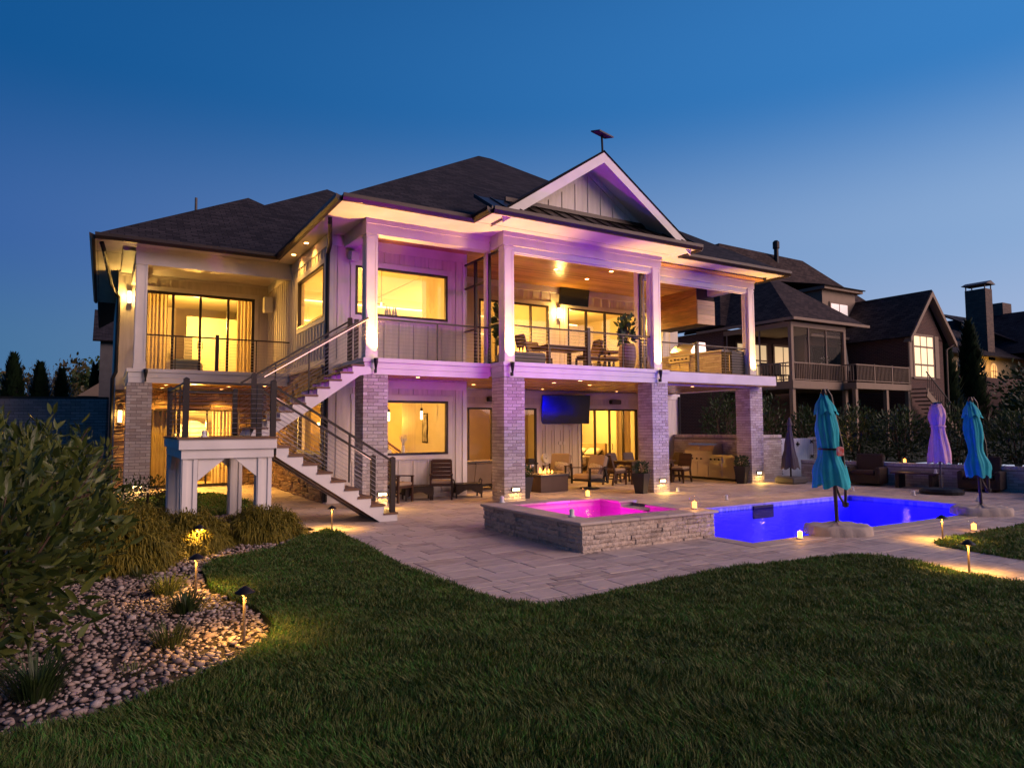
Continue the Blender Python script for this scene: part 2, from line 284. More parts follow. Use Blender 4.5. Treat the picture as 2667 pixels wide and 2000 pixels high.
def lamp(name, typ, loc, power, col, size=.1, parent=None, aim=None, spot=None, blend=.6, size_y=None):
    d = bpy.data.lights.new(name, typ); d.energy = power * (WK if col[2] < .5 and col[0] > .5 else 1); d.color = col
    if typ == 'AREA':
        d.size = size
        if size_y: d.shape = 'RECTANGLE'; d.size_y = size_y
    else: d.shadow_soft_size = size
    if typ == 'SPOT': d.spot_size = R(spot); d.spot_blend = blend
    o = bpy.data.objects.new(name, d); COL.objects.link(o); o.location = loc
    if aim is not None: o.rotation_euler = (Vector(aim)).to_track_quat('-Z', 'Y').to_euler()
    if parent is not None: o.parent = parent
    return o
WARM = (1, .50, .085); WARMW = (1, .58, .13); WK = 2.1
def in_poly(x, y, P):
    c = False; n = len(P)
    for i in range(n):
        (x0, y0), (x1, y1) = P[i], P[i - 1]
        if (y0 > y) != (y1 > y) and x < (x1 - x0) * (y - y0) / (y1 - y0) + x0: c = not c
    return c
def in_poly_np(X, Y, P):
    c = np.zeros(X.shape, bool); n = len(P)
    for i in range(n):
        (x0, y0), (x1, y1) = P[i], P[i - 1]
        if y0 == y1: continue
        c ^= ((y0 > Y) != (y1 > Y)) & (X < (x1 - x0) * (Y - y0) / (y1 - y0) + x0)
    return c
def np_mesh(name, V, F, mat, smooth=False):
    """mesh from numpy arrays: V (n,3), F (m,k) with one k"""
    me = bpy.data.meshes.new(name); k = F.shape[1]
    me.vertices.add(len(V)); me.vertices.foreach_set('co', V.astype(np.float32).ravel())
    me.loops.add(F.size); me.loops.foreach_set('vertex_index', F.astype(np.int32).ravel())
    me.polygons.add(len(F)); me.polygons.foreach_set('loop_start', np.arange(0, F.size, k, dtype=np.int32)); me.polygons.foreach_set('loop_total', np.full(len(F), k, np.int32))
    if smooth: me.polygons.foreach_set('use_smooth', np.ones(len(F), bool))
    me.materials.append(mat); me.update(calc_edges=True); me.validate(); return me
# ---------------------------------------------------------------- ground
PX0, PX1, PY0, PY1 = .42, 8.8, -7.08, -3.3           # pool water edge
SX0, SX1, SY0, SY1 = -2.40, .42, -6.31, -3.30         # raised spa, outside faces
mb = MB()
for x0, y0, x1, y1 in ((-300, -200, PX0 - .2, 420), (PX1 + .2, -200, 13.3, 420), (PX0 - .2, -200, PX1 + .2, PY0 - .2), (PX0 - .2, PY1 + .2, PX1 + .2, 420)):
    mb.quad((x0, y0, -.06), (x1, y0, -.06), (x1, y1, -.06), (x0, y1, -.06))
gr = mb.build('ground', EARTH); gr['kind'] = 'structure'
mb = MB(); nx = 24
def tz(x, y): return .64 + max(0, x - 17) * .055 + .12 * math.sin(x * .21 + y * .13)
xs = [13.42, 14.5, 16, 18, 21, 25, 30, 36, 43, 52, 65, 90, 150, 300]; ys = [-200, -90, -50, -30, -20, -14, -10, -7, -5, -3, -1, .9, 4, 9, 16, 26, 40, 70, 130, 420]
for i, x in enumerate(xs):
    for j, y in enumerate(ys): mb.v.append((x, y, tz(x, y) if j > 0 or True else 0))
for i in range(len(xs) - 1):
    for j in range(len(ys) - 1): mb.f.append((i * len(ys) + j, (i + 1) * len(ys) + j, (i + 1) * len(ys) + j + 1, i * len(ys) + j + 1))
tr = mb.build('terrain', EARTH); tr['kind'] = 'structure'
# ---------------------------------------------------------------- paved terrace
PATIO = [(-4.85, -1.95), (-4.74, -2.4), (-4.80, -3.94), (-4.9, -5.67), (-4.87, -6.8), (-4.79, -7.64), (-4.7, -8.15), (-4.5, -8.41), (-4.19, -8.48), (-3.36, -8.28), (-2.37, -8.2), (-1.37, -8.18), (-.64, -8.24), (0, -8.32), (.7, -8.46), (.98, -8.8), (1.02, -9.31), (.8, -10), (.72, -10.8), (.7, -20), (2.25, -20), (2.28, -10), (2.42, -9.37), (2.54, -8.74), (2.8, -8.5), (3.5, -8.42), (4.66, -8.4), (6.5, -8.3), (13.3, -8.2), (13.3, 4.8), (13.3, 6.8), (-3.8, 9.6), (-8.2, 9.6), (-8.2, 7.2), (-5.55, 7.2), (-5.1, 4.2), (-5.05, 1.7), (-4.83, -1.0)]
mb = MB(); mb.prism([(-8.2, 5.9), (-5.0, 5.9), (-5.0, -9), (.5, -9), (.5, -20), (2.4, -20), (2.4, -8.8), (13.3, -8.8), (13.3, PY0 - .2), (PX0 - .2, PY0 - .2), (PX0 - .2, PY1 + .2), (PX1 + .2, PY1 + .2), (PX1 + .2, PY0 - .19), (13.3, PY0 - .19), (13.3, 9.6), (-8.2, 9.6)], 'z', -.055, -.014)
patio = mb.build('patio', MORTAR); patio['kind'] = 'structure'
HOLES = [(PX0 - .3, PY0 - .3, PX1 + .3, PY1 + .3), (SX0 + .02, SY0 + .02, SX1 - .02, SY1 - .02)]
def cut(r):
    x0, y0, x1, y1 = r
    for hx0, hy0, hx1, hy1 in HOLES:
        if x0 < hx1 and x1 > hx0 and y0 < hy1 and y1 > hy0:
            c = [(x0, y0, min(x1, hx0), y1), (max(x0, hx1), y0, x1, y1), (x0, y0, x1, min(y1, hy0)), (x0, max(y0, hy1), x1, y1)]
            c = [q for q in c if q[2] - q[0] > .06 and q[3] - q[1] > .06]
            if not c: return None
            x0, y0, x1, y1 = max(c, key=lambda q: (q[2] - q[0]) * (q[3] - q[1]))
    return x0, y0, x1, y1
slabs = []
# mixed-size pattern: bands of .4 m and .2+.2 m
y = -14.0; gap = .011
while y < 9.6:
    hgt = random.choice((.4, .4, .2, .4))
    x = -8.3 + random.random() * .4
    while x < 13.3:
        w = random.choice((.6, .6, .4, .4, .8))
        r = cut((x, y, min(x + w, 13.28), y + hgt))
        if r:
            cx, cyy = (r[0] + r[2]) / 2, (r[1] + r[3]) / 2
            if any(in_poly(px, py, PATIO) for px, py in ((cx, cyy), (r[0] + .05, cyy), (r[2] - .05, cyy), (cx, r[1] + .04), (cx, r[3] - .04))): slabs.append(r)
        x += w
    y += hgt
def seen(r):
    v = Vector(((r[0] + r[2]) / 2, (r[1] + r[3]) / 2, 0)) - CAM; d = v.length
    f = Vector((math.sin(.5416), math.cos(.5416), 0)); ang = math.atan2(v.x, v.y) - .5416
    return (r[2] - r[0]) * (r[3] - r[1]) / d ** 3 if abs(ang) < R(38) else 0
slabs.sort(key=seen, reverse=True)
def slab(mb, r, z):
    x0, y0, x1, y1 = r; g = gap / 2; b = .006
    vs = [(x0 + g, y0 + g, -.012), (x1 - g, y0 + g, -.012), (x1 - g, y1 - g, -.012), (x0 + g, y1 - g, -.012)] + [(x0 + g, y0 + g, z - b * .6), (x1 - g, y0 + g, z - b * .6), (x1 - g, y1 - g, z - b * .6), (x0 + g, y1 - g, z - b * .6)] + [(x0 + g + b, y0 + g + b, z), (x1 - g - b, y0 + g + b, z), (x1 - g - b, y1 - g - b, z), (x0 + g + b, y1 - g - b, z)]
    mb.add(vs, [(0, 1, 5, 4), (1, 2, 6, 5), (2, 3, 7, 6), (3, 0, 4, 7), (4, 5, 9, 8), (5, 6, 10, 9), (6, 7, 11, 10), (7, 4, 8, 11), (8, 9, 10, 11)])
for r in slabs[:290]:
    mb = MB(); slab(mb, r, random.uniform(-.002, .002)); mb.build('paver', PAVER, patio)
mb = MB()
for r in slabs[290:]: slab(mb, r, random.uniform(-.002, .002))
o = mb.build('paver', PAVER, patio); o['kind'] = 'stuff'
# ---------------------------------------------------------------- pool
pool = thing('swimming_pool', 'rectangular swimming pool of glowing blue water sunk in the stone patio', 'pool', (0, 0, 0))
mb = MB(); D = -1.5
mb.quad((PX0, PY0, D), (PX1, PY0, D), (PX1, PY1, D), (PX0, PY1, D))
for a, b in (((PX0, PY0), (PX1, PY0)), ((PX1, PY0), (PX1, PY1)), ((PX1, PY1), (PX0, PY1)), ((PX0, PY1), (PX0, PY0))):
    mb.quad((*a, D), (*a, -.16), (*b, -.16), (*b, D))
mb.box(PX0 + .02, PY0 + .02, D, PX0 + 1.6, PY0 + 1.7, -.5); mb.box(PX0 + .02, PY0 + 1.72, D, PX0 + .5, PY1 - .02, -.45)
mb.build('basin', PLAST, pool)
# waterline tiles: small tiles, proud of the basin wall
mb = MB()
for k in range(int((PX1 - PX0) / .1)):
    x = PX0 + k * .1; mb.box(x + .003, PY1 - .008, -.158, x + .097, PY1 + .004, -.034); mb.box(x + .003, PY0 - .004, -.158, x + .097, PY0 + .008, -.034)
for k in range(int((PY1 - PY0) / .1)):
    y = PY0 + k * .1; mb.box(PX1 - .008, y + .003, -.158, PX1 + .004, y + .097, -.034); mb.box(PX0 - .004, y + .003, -.158, PX0 + .008, y + .097, -.034)
o = mb.build('waterline_tile', WTILE, pool); o['kind'] = 'stuff'
mb = MB(); mb.box(PX0 - .02, PY0 - .2, -.16, PX1 + .2, PY0 - .01, -.034); mb.box(PX0 - .02, PY1 + .01, -.16, PX1 + .2, PY1 + .2, -.034); mb.box(PX1 + .01, PY0, -.16, PX1 + .2, PY1, -.034); mb.box(PX0 - .2, PY0, -.16, PX0 - .01, PY1, -.034); mb.build('rim_beam', MORTAR, pool)
def coping(x0, y0, x1, y1):
    n = max(1, round(max(x1 - x0, y1 - y0) / .6)); hz = x1 - x0 > y1 - y0
    for k in range(n):
        a, b = k / n, (k + 1) / n
        q = (x0 + (x1 - x0) * a + .003, y0, x0 + (x1 - x0) * b - .003, y1) if hz else (x0, y0 + (y1 - y0) * a + .003, x1, y0 + (y1 - y0) * b - .003)
        MB().bevbox(q[0], q[1], -.033, q[2], q[3], .006, .006).build('coping_stone', CAPST, pool)
coping(PX0, PY0 - .3, PX1 + .3, PY0 + .03); coping(PX0, PY1 - .03, PX1 + .3, PY1 + .3); coping(PX1 - .03, PY0 + .035, PX1 + .3, PY1 - .035); coping(PX0 - .3, PY0 - .3, PX0 - .004, SY0 - .02)
MB().quad((PX0, PY0, -.11), (PX1, PY0, -.11), (PX1, PY1, -.11), (PX0, PY1, -.11)).build('water', POOLW, pool)
MB().box(4.95, PY1 - .05, -.36, 5.65, PY1 - .012, -.06).build('skimmer_opening', DARKIN, pool)
for x in (2.2, 4.6, 7.2):
    mb = MB(); mb.lathe([(.001, 0), (.10, 0), (.11, .02), (.11, .03)], 16); o = mb.build('pool_light', ME('pool lens', (.25, .2, 1), 4.), pool, loc=(x, PY0 + .035, -.5)); o.rotation_euler = (R(90), 0, 0)
    if x != 4.6: lamp('pool_lamp', 'AREA', (x, PY0 + .09, -.5), 80, (.004, .0, 1), .4, pool, (0, 1, .22))
    if x != 4.6: lamp('pool_lamp', 'POINT', (x + (.6 if x > 5 else .5), -5.0, -.55), 150, (.004, .0, 1), .25, pool)
lamp('pool_lamp', 'POINT', (1.0, -4.3, -.5), 110, (.16, .0, 1), .2, pool)
# ---------------------------------------------------------------- spa
spa = thing('raised_spa', 'raised square spa of split stone with glowing magenta water', 'hot tub', ((SX0 + SX1) / 2, SY0, 0))
o0 = Vector((-(SX0 + SX1) / 2, -SY0, 0))
def SB(name, mat, *a, bev=0):
    a = [a[0] + o0.x, a[1] + o0.y, a[2], a[3] + o0.x, a[4] + o0.y, a[5]]
    mb = MB(); (mb.bevbox(*a, bev) if bev else mb.box(*a)); return mb.build(name, mat, spa)
T = .30; WZ = .30
mb = MB()
X0, X1, Y0, Y1 = SX0 + o0.x + .04, SX1 + o0.x - .04, .04, SY1 + o0.y - .04
NX0, NX1 = X1 - T - .05, X1                                                    # right wall has the spillway notch
mb.box(X0, Y0, -.04, X1, Y0 + T, .395); mb.box(X0, Y1 - T, -.04, X1, Y1, .395); mb.box(X0, Y0 + T, -.04, X0 + T, Y1 - T, .395)
mb.box(X1 - T, Y0 + T, -.04, X1, 1.25, .395); mb.box(X1 - T, 1.25, -.04, X1, 2.05, .31); mb.box(X1 - T, 2.05, -.04, X1, Y1 - T, .395)
mb.box(X0 + T, Y0 + T, -.04, X1 - T, Y1 - T, .02)
mb.build('basin_wall', MR('spa tile', [(.3, .24, .25), (.42, .36, .36), (.5, .42, .4)], .5, .3, 30, 10, .3), spa)
# caps
def caps(x0, y0, x1, y1, z=.395):
    n = max(1, round(max(x1 - x0, y1 - y0) / .62)); hz = x1 - x0 > y1 - y0
    for k in range(n):
        a, b = k / n, (k + 1) / n
        q = (x0 + (x1 - x0) * a + .002, y0, x0 + (x1 - x0) * b - .002, y1) if hz else (x0, y0 + (y1 - y0) * a + .002, x1, y0 + (y1 - y0) * b - .002)
        SB('cap_stone', CAPST, q[0], q[1], z + .002, q[2], q[3], z + .05, bev=.012)
CW = T + .12
caps(SX0 - .035, SY0 - .035, SX1 + .035, SY0 + CW); caps(SX0 - .035, SY1 - CW, SX1 + .035, SY1 + .035)
caps(SX0 - .035, SY0 + CW + .004, SX0 + CW, SY1 - CW - .004)
caps(SX1 - CW, SY0 + CW + .004, SX1 + .035, SY0 + 1.29); caps(SX1 - CW, SY0 + 2.01, SX1 + .035, SY1 - CW - .004)
SB('spillway_slab', CAPST, SX1 - CW, SY0 + 1.30, .312, SX1 + .05, SY0 + 2.0, .338, bev=.008)
mb = MB(); a = .04 + T
mb.quad((X0 + T, Y0 + T, WZ), (X1 - T, Y0 + T, WZ), (X1 - T, Y1 - T, WZ), (X0 + T, Y1 - T, WZ)).build('water', SPAW, spa)
for px, py, pw in ((-.35, 1.2, 48), (.35, 1.9, 48)): lamp('spa_lamp', 'POINT', (px, py, .10), pw, (1, .004, .72), .06, spa)
for px, py in ((0, 1.5),): lamp('spa_lamp', 'SPOT', (px, py, .06), 700, (.78, .006, 1), .08, spa, (0, .35, 1), 112, .35)  # upward spot added to throw violet on the facade, clear of the spa walls
# split-face pieces on the two seen sides, singly; on the far sides joined
def split_wall(L, place, single):
    rows = 6; hh = .43 / rows; mbj = MB(); n = 0
    for r in range(rows):
        x = 0
        while x < L - .01:
            w = min(random.uniform(.18, .38), L - x)
            if L - x - w < .08: w = L - x
            d = random.uniform(.012, .045); nxs = max(2, int(w / .06)); vs = []; fs = []
            z0, z1 = r * hh + .002 - .035, (r + 1) * hh - .002 - .035
            for a in range(nxs + 1):
                for b in range(3):
                    e = (0 if a in (0, nxs) else 1) * .018 * random.uniform(-.6, 1) + (0.006 if b == 1 else -.004)
                    vs.append((x + .002 + (w - .004) * a / nxs, -d - e + .0, z0 + (z1 - z0) * b / 2))
            base = len(vs)
            for a in range(nxs):
                for b in range(2): fs.append((a * 3 + b, (a + 1) * 3 + b, (a + 1) * 3 + b + 1, a * 3 + b + 1))
            vs += [(x + .002, .02, z0), (x + w - .002, .02, z0), (x + w - .002, .02, z1), (x + .002, .02, z1)]
            l = nxs * 3
            fs += [(base, base + 3, 2, 1, 0), (base + 1, l, l + 1, l + 2, base + 2), tuple([base] + [a * 3 for a in range(nxs + 1)] + [base + 1])[::-1], tuple([base + 3] + [a * 3 + 2 for a in range(nxs + 1)] + [base + 2])]
            vs = [place(v) for v in vs]
            if single: mb = MB(); mb.add(vs, fs); mb.build('split_stone', SPLIT, spa)
            else: mbj.add(vs, fs)
            x += w
    if not single: o = mbj.build('split_stone', SPLIT, spa); o['kind'] = 'stuff'
split_wall(SX1 - SX0 - .06, lambda v: (v[0] + X0 - .01, Y0 + v[1], v[2]), True)
split_wall(SY1 - SY0 - .06, lambda v: (X0 + v[1], Y1 + .01 - v[0], v[2]), True)
split_wall(SY1 - SY0 - .06, lambda v: (X1 - v[1], Y0 + v[0], v[2]), False)
split_wall(SX1 - SX0 - .06, lambda v: (X1 + .01 - v[0], Y1 - v[1], v[2]), False)
# ---------------------------------------------------------------- main house
DZ = 3.48; BZ = 3.10; CZ = 6.72; SOF = 6.76          # deck top, beam bottom, upper ceiling, soffit
house = thing('house', 'two storey white house with dark hip roof, brick columns and lit covered balcony', 'house', (0, 0, 0))
def HB(name, mat, *a, parent=None): return MB().box(*a).build(name, mat, parent or house)
def wall_open(name, mat, ax, pos, th, u0, u1, z0, z1, opens, parent=None):
    """wall with rectangular openings; ax 'y': runs along x at y=pos..pos+th, ax 'x': runs along y at x=pos..pos+th"""
    us = sorted({u0, u1} | {v for o in opens for v in o[:2]}); zs = sorted({z0, z1} | {v for o in opens for v in o[2:]}); mb = MB()
    us = [u for u in us if u0 <= u <= u1]; zs = [z for z in zs if z0 <= z <= z1]
    for i in range(len(us) - 1):
        for j in range(len(zs) - 1):
            cu, cz = (us[i] + us[i + 1]) / 2, (zs[j] + zs[j + 1]) / 2
            if any(o[0] < cu < o[1] and o[2] < cz < o[3] for o in opens): continue
            if ax == 'y': mb.box(us[i], pos, zs[j], us[i + 1], pos + th, zs[j + 1])
            else: mb.box(pos, us[i], zs[j], pos + th, us[i + 1], zs[j + 1])
    return mb.build(name, mat, parent or house)
BATME = {}
def batten(ax, pos, u, z0, z1, out=-1, w=.045, parent=None):
    if z1 - z0 < .08: return
    k = round(z1 - z0, 2)
    mb = MB()
    if ax == 'y': mb.box(u - w / 2, pos + (out * .022), z0, u + w / 2, pos - out * .004, z1)
    else: mb.box(pos + out * .022, u - w / 2, z0, pos - out * .004, u + w / 2, z1)
    mb.build('batten', SIDING, parent or house)
def trimb(ax, pos, u0, u1, z0, z1, out=-1, pr=.03, name='trim_board', mat=None):
    if ax == 'y': HB(name, mat or TRIM, u0, min(pos + out * pr, pos - out * .003), z0, u1, max(pos + out * pr, pos - out * .003), z1)
    else: HB(name, mat or TRIM, min(pos + out * pr, pos - out * .003), u0, z0, max(pos + out * pr, pos - out * .003), u1, z1)
def battens(ax, pos, u0, u1, z0, z1, opens, step=.42, out=-1, first=.2):
    u = u0 + first
    while u < u1 - .05:
        segs = [(z0, z1)]
        for o in opens:
            if o[0] - .16 < u < o[1] + .16:
                ns = []
                for a, b in segs:
                    if o[2] - .15 > a: ns.append((a, min(b, o[2] - .15)))
                    if o[3] + .17 < b: ns.append((max(a, o[3] + .17), b))
                segs = ns
        for a, b in segs: batten(ax, pos, u, a, b, out)
        u += step
def window(ax, pos, u0, u1, z0, z1, out=-1, muns=(), name='window', fw=.06, casing=True, mullw=.05, handles=(), panelab=None):
    """bronze frame with one pane per bay set in the wall plane pos; out is the outward sign"""
    d0, d1 = (pos - .01 * out - .05, pos - .01 * out + .05)
    mb = MB()
    def b(a, z, c, y):
        if ax == 'y': mb.box(a, d0, z, c, d1, y)
        else: mb.box(d0, a, z, d1, c, y)
    b(u0, z0, u0 + fw, z1); b(u1 - fw, z0, u1, z1); b(u0 + fw, z1 - fw, u1 - fw, z1); b(u0 + fw, z0, u1 - fw, z0 + fw)
    for m in muns: b(m - mullw / 2, z0 + fw, m + mullw / 2, z1 - fw)
    fr = mb.build(name, BRONZE, house)
    edges = [u0 + fw] + [x for m in muns for x in (m - mullw / 2, m + mullw / 2)] + [u1 - fw]
    for k in range(0, len(edges), 2):
        a, c = edges[k], edges[k + 1]; p = pos - .01 * out
        q = [(a, p, z0 + fw), (c, p, z0 + fw), (c, p, z1 - fw), (a, p, z1 - fw)] if ax == 'y' else [(p, a, z0 + fw), (p, c, z0 + fw), (p, c, z1 - fw), (p, a, z1 - fw)]
        MB().quad(*q).build('pane', GLASS, fr)
    for hx in handles:
        mb = MB(); zc = z0 + 1.05
        mb.tube([(hx, pos + out * .06, zc - .12), (hx, pos + out * .11, zc - .1), (hx, pos + out * .11, zc + .1), (hx, pos + out * .06, zc + .12)], .012, 6); mb.build('handle', BLACK, fr)
    if casing:
        w = .12
        trimb(ax, pos - .05 * out if False else pos, u0 - w, u0, z0 if z0 < .2 or abs(z0 - DZ) < .1 else z0 - w, z1, out); trimb(ax, pos, u1, u1 + w, z0 if z0 < .2 or abs(z0 - DZ) < .1 else z0 - w, z1, out)
        trimb(ax, pos, u0 - w - .02, u1 + w + .02, z1, z1 + w + .02, out, .036)
        if not (z0 < .2 or abs(z0 - DZ) < .1): trimb(ax, pos, u0, u1, z0 - w, z0, out)
    return fr
# --- wall A (left bay, faces the terrace)
AY = 2.4; AX0, AX1 = -3.7, .20
wl = (-2.95, -.38, 1.14, 2.57); wu = (-3.0, -.40, 4.75, 6.02)
wall_open('wall', SIDING, 'y', AY, .16, AX0, AX1, 0, SOF, [wl, wu])
window('y', AY, *wl); window('y', AY, *wu)
battens('y', AY, AX0 + .14, AX1 - .14, .12, 2.88, [wl], .415, first=.12); battens('y', AY, AX0 + .14, AX1 - .14, DZ + .1, 6.46, [wu], .415, first=.12)
trimb('y', AY, AX0 + .01, AX1 - .01, 2.88, 3.09, -1, .03); trimb('y', AY, AX0 + .13, AX1 - .13, 6.46, 6.7, -1, .03); trimb('y', AY, AX0 + .01, AX1 - .01, .0, .12, -1, .028)
for x in (AX0, AX1 - .13): trimb('y', AY, x, x + .13, .12, 2.88, -1, .028, 'corner_board'); trimb('y', AY, x, x + .13, DZ, 6.7, -1, .028, 'corner_board')
# return of wall A down to the recess
wall_open('wall', SIDING, 'x', AX1 - .16, .16, AY + .16, 6.75, 0, BZ, []); wall_open('wall', SIDING, 'x', AX1 - .161, .16, AY + .16, 4.85, BZ, SOF, [])
for y in np.arange(3.1, 6.6, .42): batten('x', AX1, y, .1, 2.9, 1)
# --- recessed back walls
BY = 6.75; UY = 4.85
sl1 = (1.55, 5.33, 0.03, 2.56); sl2 = (7.36, 10.22, .03, 2.56)
wall_open('wall', SIDING, 'y', BY, .16, AX1, 10.9, 0, BZ + .12, [sl1, sl2])
window('y', BY, *sl1, muns=(2.5, 3.43, 4.38), name='sliding_door', handles=(3.38, 3.48)); window('y', BY, *sl2, muns=(8.07, 8.80, 9.5), name='sliding_door', handles=(8.75, 8.85))
battens('y', BY, AX1, 10.2, .1, 2.94, [sl1, sl2, (5.6, 7.4, 1.9, 3.2)], .41, first=.1)
for x in (5.75, 6.16, 6.57, 6.98): batten('y', BY, x, .1, 1.92)
trimb('y', BY, AX1, 10.2, 2.94, 3.16, -1, .03)
slA = (1.9, 4.62, DZ + .02, 6.03); slB = (5.42, 9.05, DZ + .02, 6.03)
wall_open('wall', SIDING, 'y', UY, .16, AX1, 10.72, DZ - .1, SOF, [slA, slB])
window('y', UY, *slA, muns=(2.55, 3.2, 3.9), name='sliding_door'); window('y', UY, *slB, muns=(6.25, 7.1, 8.05), name='sliding_door', handles=(7.05, 7.15))
battens('y', UY, AX1, 10.6, DZ + .1, 6.5, [slA, slB], .37, first=.1); trimb('y', UY, AX1, 10.7, 6.5, 6.74, -1, .05)
# right end piece of the house, beside the grill
HB('wall', SIDING, 9.55, UY, 0, 10.74, UY + .16, BZ); HB('wall', SIDING, 10.58, UY + .16, 0, 10.74, 16, SOF)
for x in (9.7, 10.12, 10.62): batten('y', UY, x, .05, 2.95)
trimb('y', UY, 9.55, 10.74, 2.9, 3.09, -1, .03)
# --- side wall S: stone below, board and batten above
SXX = -3.7
wsU = (2.68, 5.36, 4.68, 6.05); wsL = (2.75, 5.1, 1.2, 2.5)
wall_open('wall', SIDING, 'x', SXX, .16, AY + .16, 9.6, 3.0, SOF, [wsU])
wall_open('wall', SIDING, 'x', SXX, .16, AY + .16, 9.6, 0, 3.0, [wsL])
window('x', SXX, *wsU); window('x', SXX, *wsL)
battens('x', SXX, AY + .2, 9.55, 3.62, 6.44, [wsU], .30, first=.1); trimb('x', SXX, AY + .01, 9.58, 6.44, 6.74, -1, .03); trimb('x', SXX, AY + .01, 9.58, 3.42, 3.6, -1, .04)
# --- west wing back wall
WY = 9.6; WX0 = -8.15
wsl = (-7.42, -4.15, DZ + .02, 6.22); wlo = (-7.2, -4.62, .03, 2.5)
wall_open('wall', SIDING, 'y', WY, .16, WX0, SXX, 3.0, SOF, [wsl]); wall_open('wall', SIDING, 'y', WY, .16, WX0, SXX, 0, 3.0, [wlo])
window('y', WY, *wsl, muns=(-6.62, -5.82, -4.98), name='sliding_door', handles=(-5.89, -5.75), mullw=.07, fw=.085); window('y', WY, *wlo, muns=(-6.4, -5.55), name='sliding_door', casing=False, fw=.07)
for k in range(10): batten('y', WY, WX0 + .2 + k * .42, 6.38, 6.62)
batten('y', WY, -3.95, DZ, 6.3)
trimb('y', WY, WX0, SXX - .03, 6.62, 6.74, -1, .03)
HB('wall', SIDING, WX0, WY + .16, 0, WX0 + .16, 20, SOF); HB('wall', SIDING, WX0, 19.9, 0, 10.7, 20.06, SOF)
# --- ledge stone on the lower walls: single stones, 150 on each seen wall, the rest joined
SME = []
for k in range(7):
    mb = MB(); j = lambda s=.5: random.uniform(-.06, .06)
    for i in range(3):
        for t in range(3):
            e = 0 if i == 1 and t == 1 else .35
            mb.v.append((i * .5 + (j() if 0 < i < 2 else random.uniform(-.02, .02)), -1 + e * random.uniform(.5, 1.2), t * .5 + j() * (1 if t != 1 else .5)))
    for i in range(2):
        for t in range(2): mb.f.append((i * 3 + t, (i + 1) * 3 + t, (i + 1) * 3 + t + 1, i * 3 + t + 1))
    b = len(mb.v); mb.v += [(0, .5, 0), (1, .5, 0), (1, .5, 1), (0, .5, 1)]
    mb.f += [(b, b + 1, 6, 3, 0), (b + 3, 2, 5, 8, b + 2), (b, 0, 1, 2, b + 3), (b + 1, b + 2, 8, 7, 6)]
    SME.append(mb.mesh('stone', STONE))
def stone_wall(L, z0, z1, to_world, rz, opens, n_single, seed):
    rn = random.Random(seed); z = z0; cells = []
    while z < z1 - .02:
        h = min(rn.choice((.05, .07, .09, .12, .16)), z1 - z)
        u = 0
        while u < L - .01:
            w = min(rn.uniform(.14, .55) * (1.2 if h > .08 else .9), L - u)
            segs = [(u, u + w)]
            for o in opens:
                if o[2] - .01 < z + h / 2 < o[3] + .01:
                    ns = []
                    for a, b in segs:
                        if b <= o[0] or a >= o[1]: ns.append((a, b)); continue
                        if a < o[0]: ns.append((a, o[0]))
                        if b > o[1]: ns.append((o[1], b))
                    segs = ns
            cells += [(a, b, z, h) for a, b in segs if b - a > .03]
            u += w
        z += h
    rn.shuffle(cells); cells.sort(key=lambda c: -(c[1] - c[0]) * c[3])
    mbj = MB()
    for k, (a, b, z, h) in enumerate(cells):
        d = rn.uniform(.03, .10); me = SME[k % 7]
        if k < n_single:
            o = link('stone', me, house, to_world(a + .004, z + .004)); o.rotation_euler = (0, 0, rz); o.scale = (b - a - .014, d, h - .012)
        else:
            m = Matrix.Translation(to_world(a + .004, z + .004)) @ Matrix.Rotation(rz, 4, 'Z') @ Matrix.Diagonal((b - a - .014, d, h - .012, 1))
            mbj.add([m @ v.co for v in me.vertices], [tuple(p.vertices) for p in me.polygons])
    o = mbj.build('stone', STONE, house); o['kind'] = 'stuff'
HB('stone_bed', DARKIN, WX0, WY - .012, 0, -7.26, WY + .0, 3.0); HB('stone_bed', DARKIN, -4.56, WY - .012, 0, SXX, WY, 3.0); HB('stone_bed', DARKIN, -7.26, WY - .012, 2.53, -4.56, WY, 3.0)
for q in ((2.62, 2.70, 0, 3.0), (5.15, WY - .02, 0, 3.0), (2.70, 5.15, 0, 1.16), (2.70, 5.15, 2.54, 3.0)): HB('stone_bed', DARKIN, SXX - .012, q[0], q[2], SXX, q[1], q[3])
stone_wall(SXX - WX0 - .03, 0, 3.08, lambda u, z: (WX0 + u, WY, z), 0, [(-7.24 - WX0, -4.56 - WX0, -1, 2.54)], 140, 3)
stone_wall(WY - 2.62 - .03, 0, 3.40, lambda u, z: (SXX, WY - .03 - u, z), -PI / 2, [(WY - .03 - 5.15, WY - .03 - 2.70, 1.16, 2.54)], 150, 4)
HB('stone_cap', CAPST, SXX - .09, 2.62, 3.40, SXX, WY - .09, 3.455)
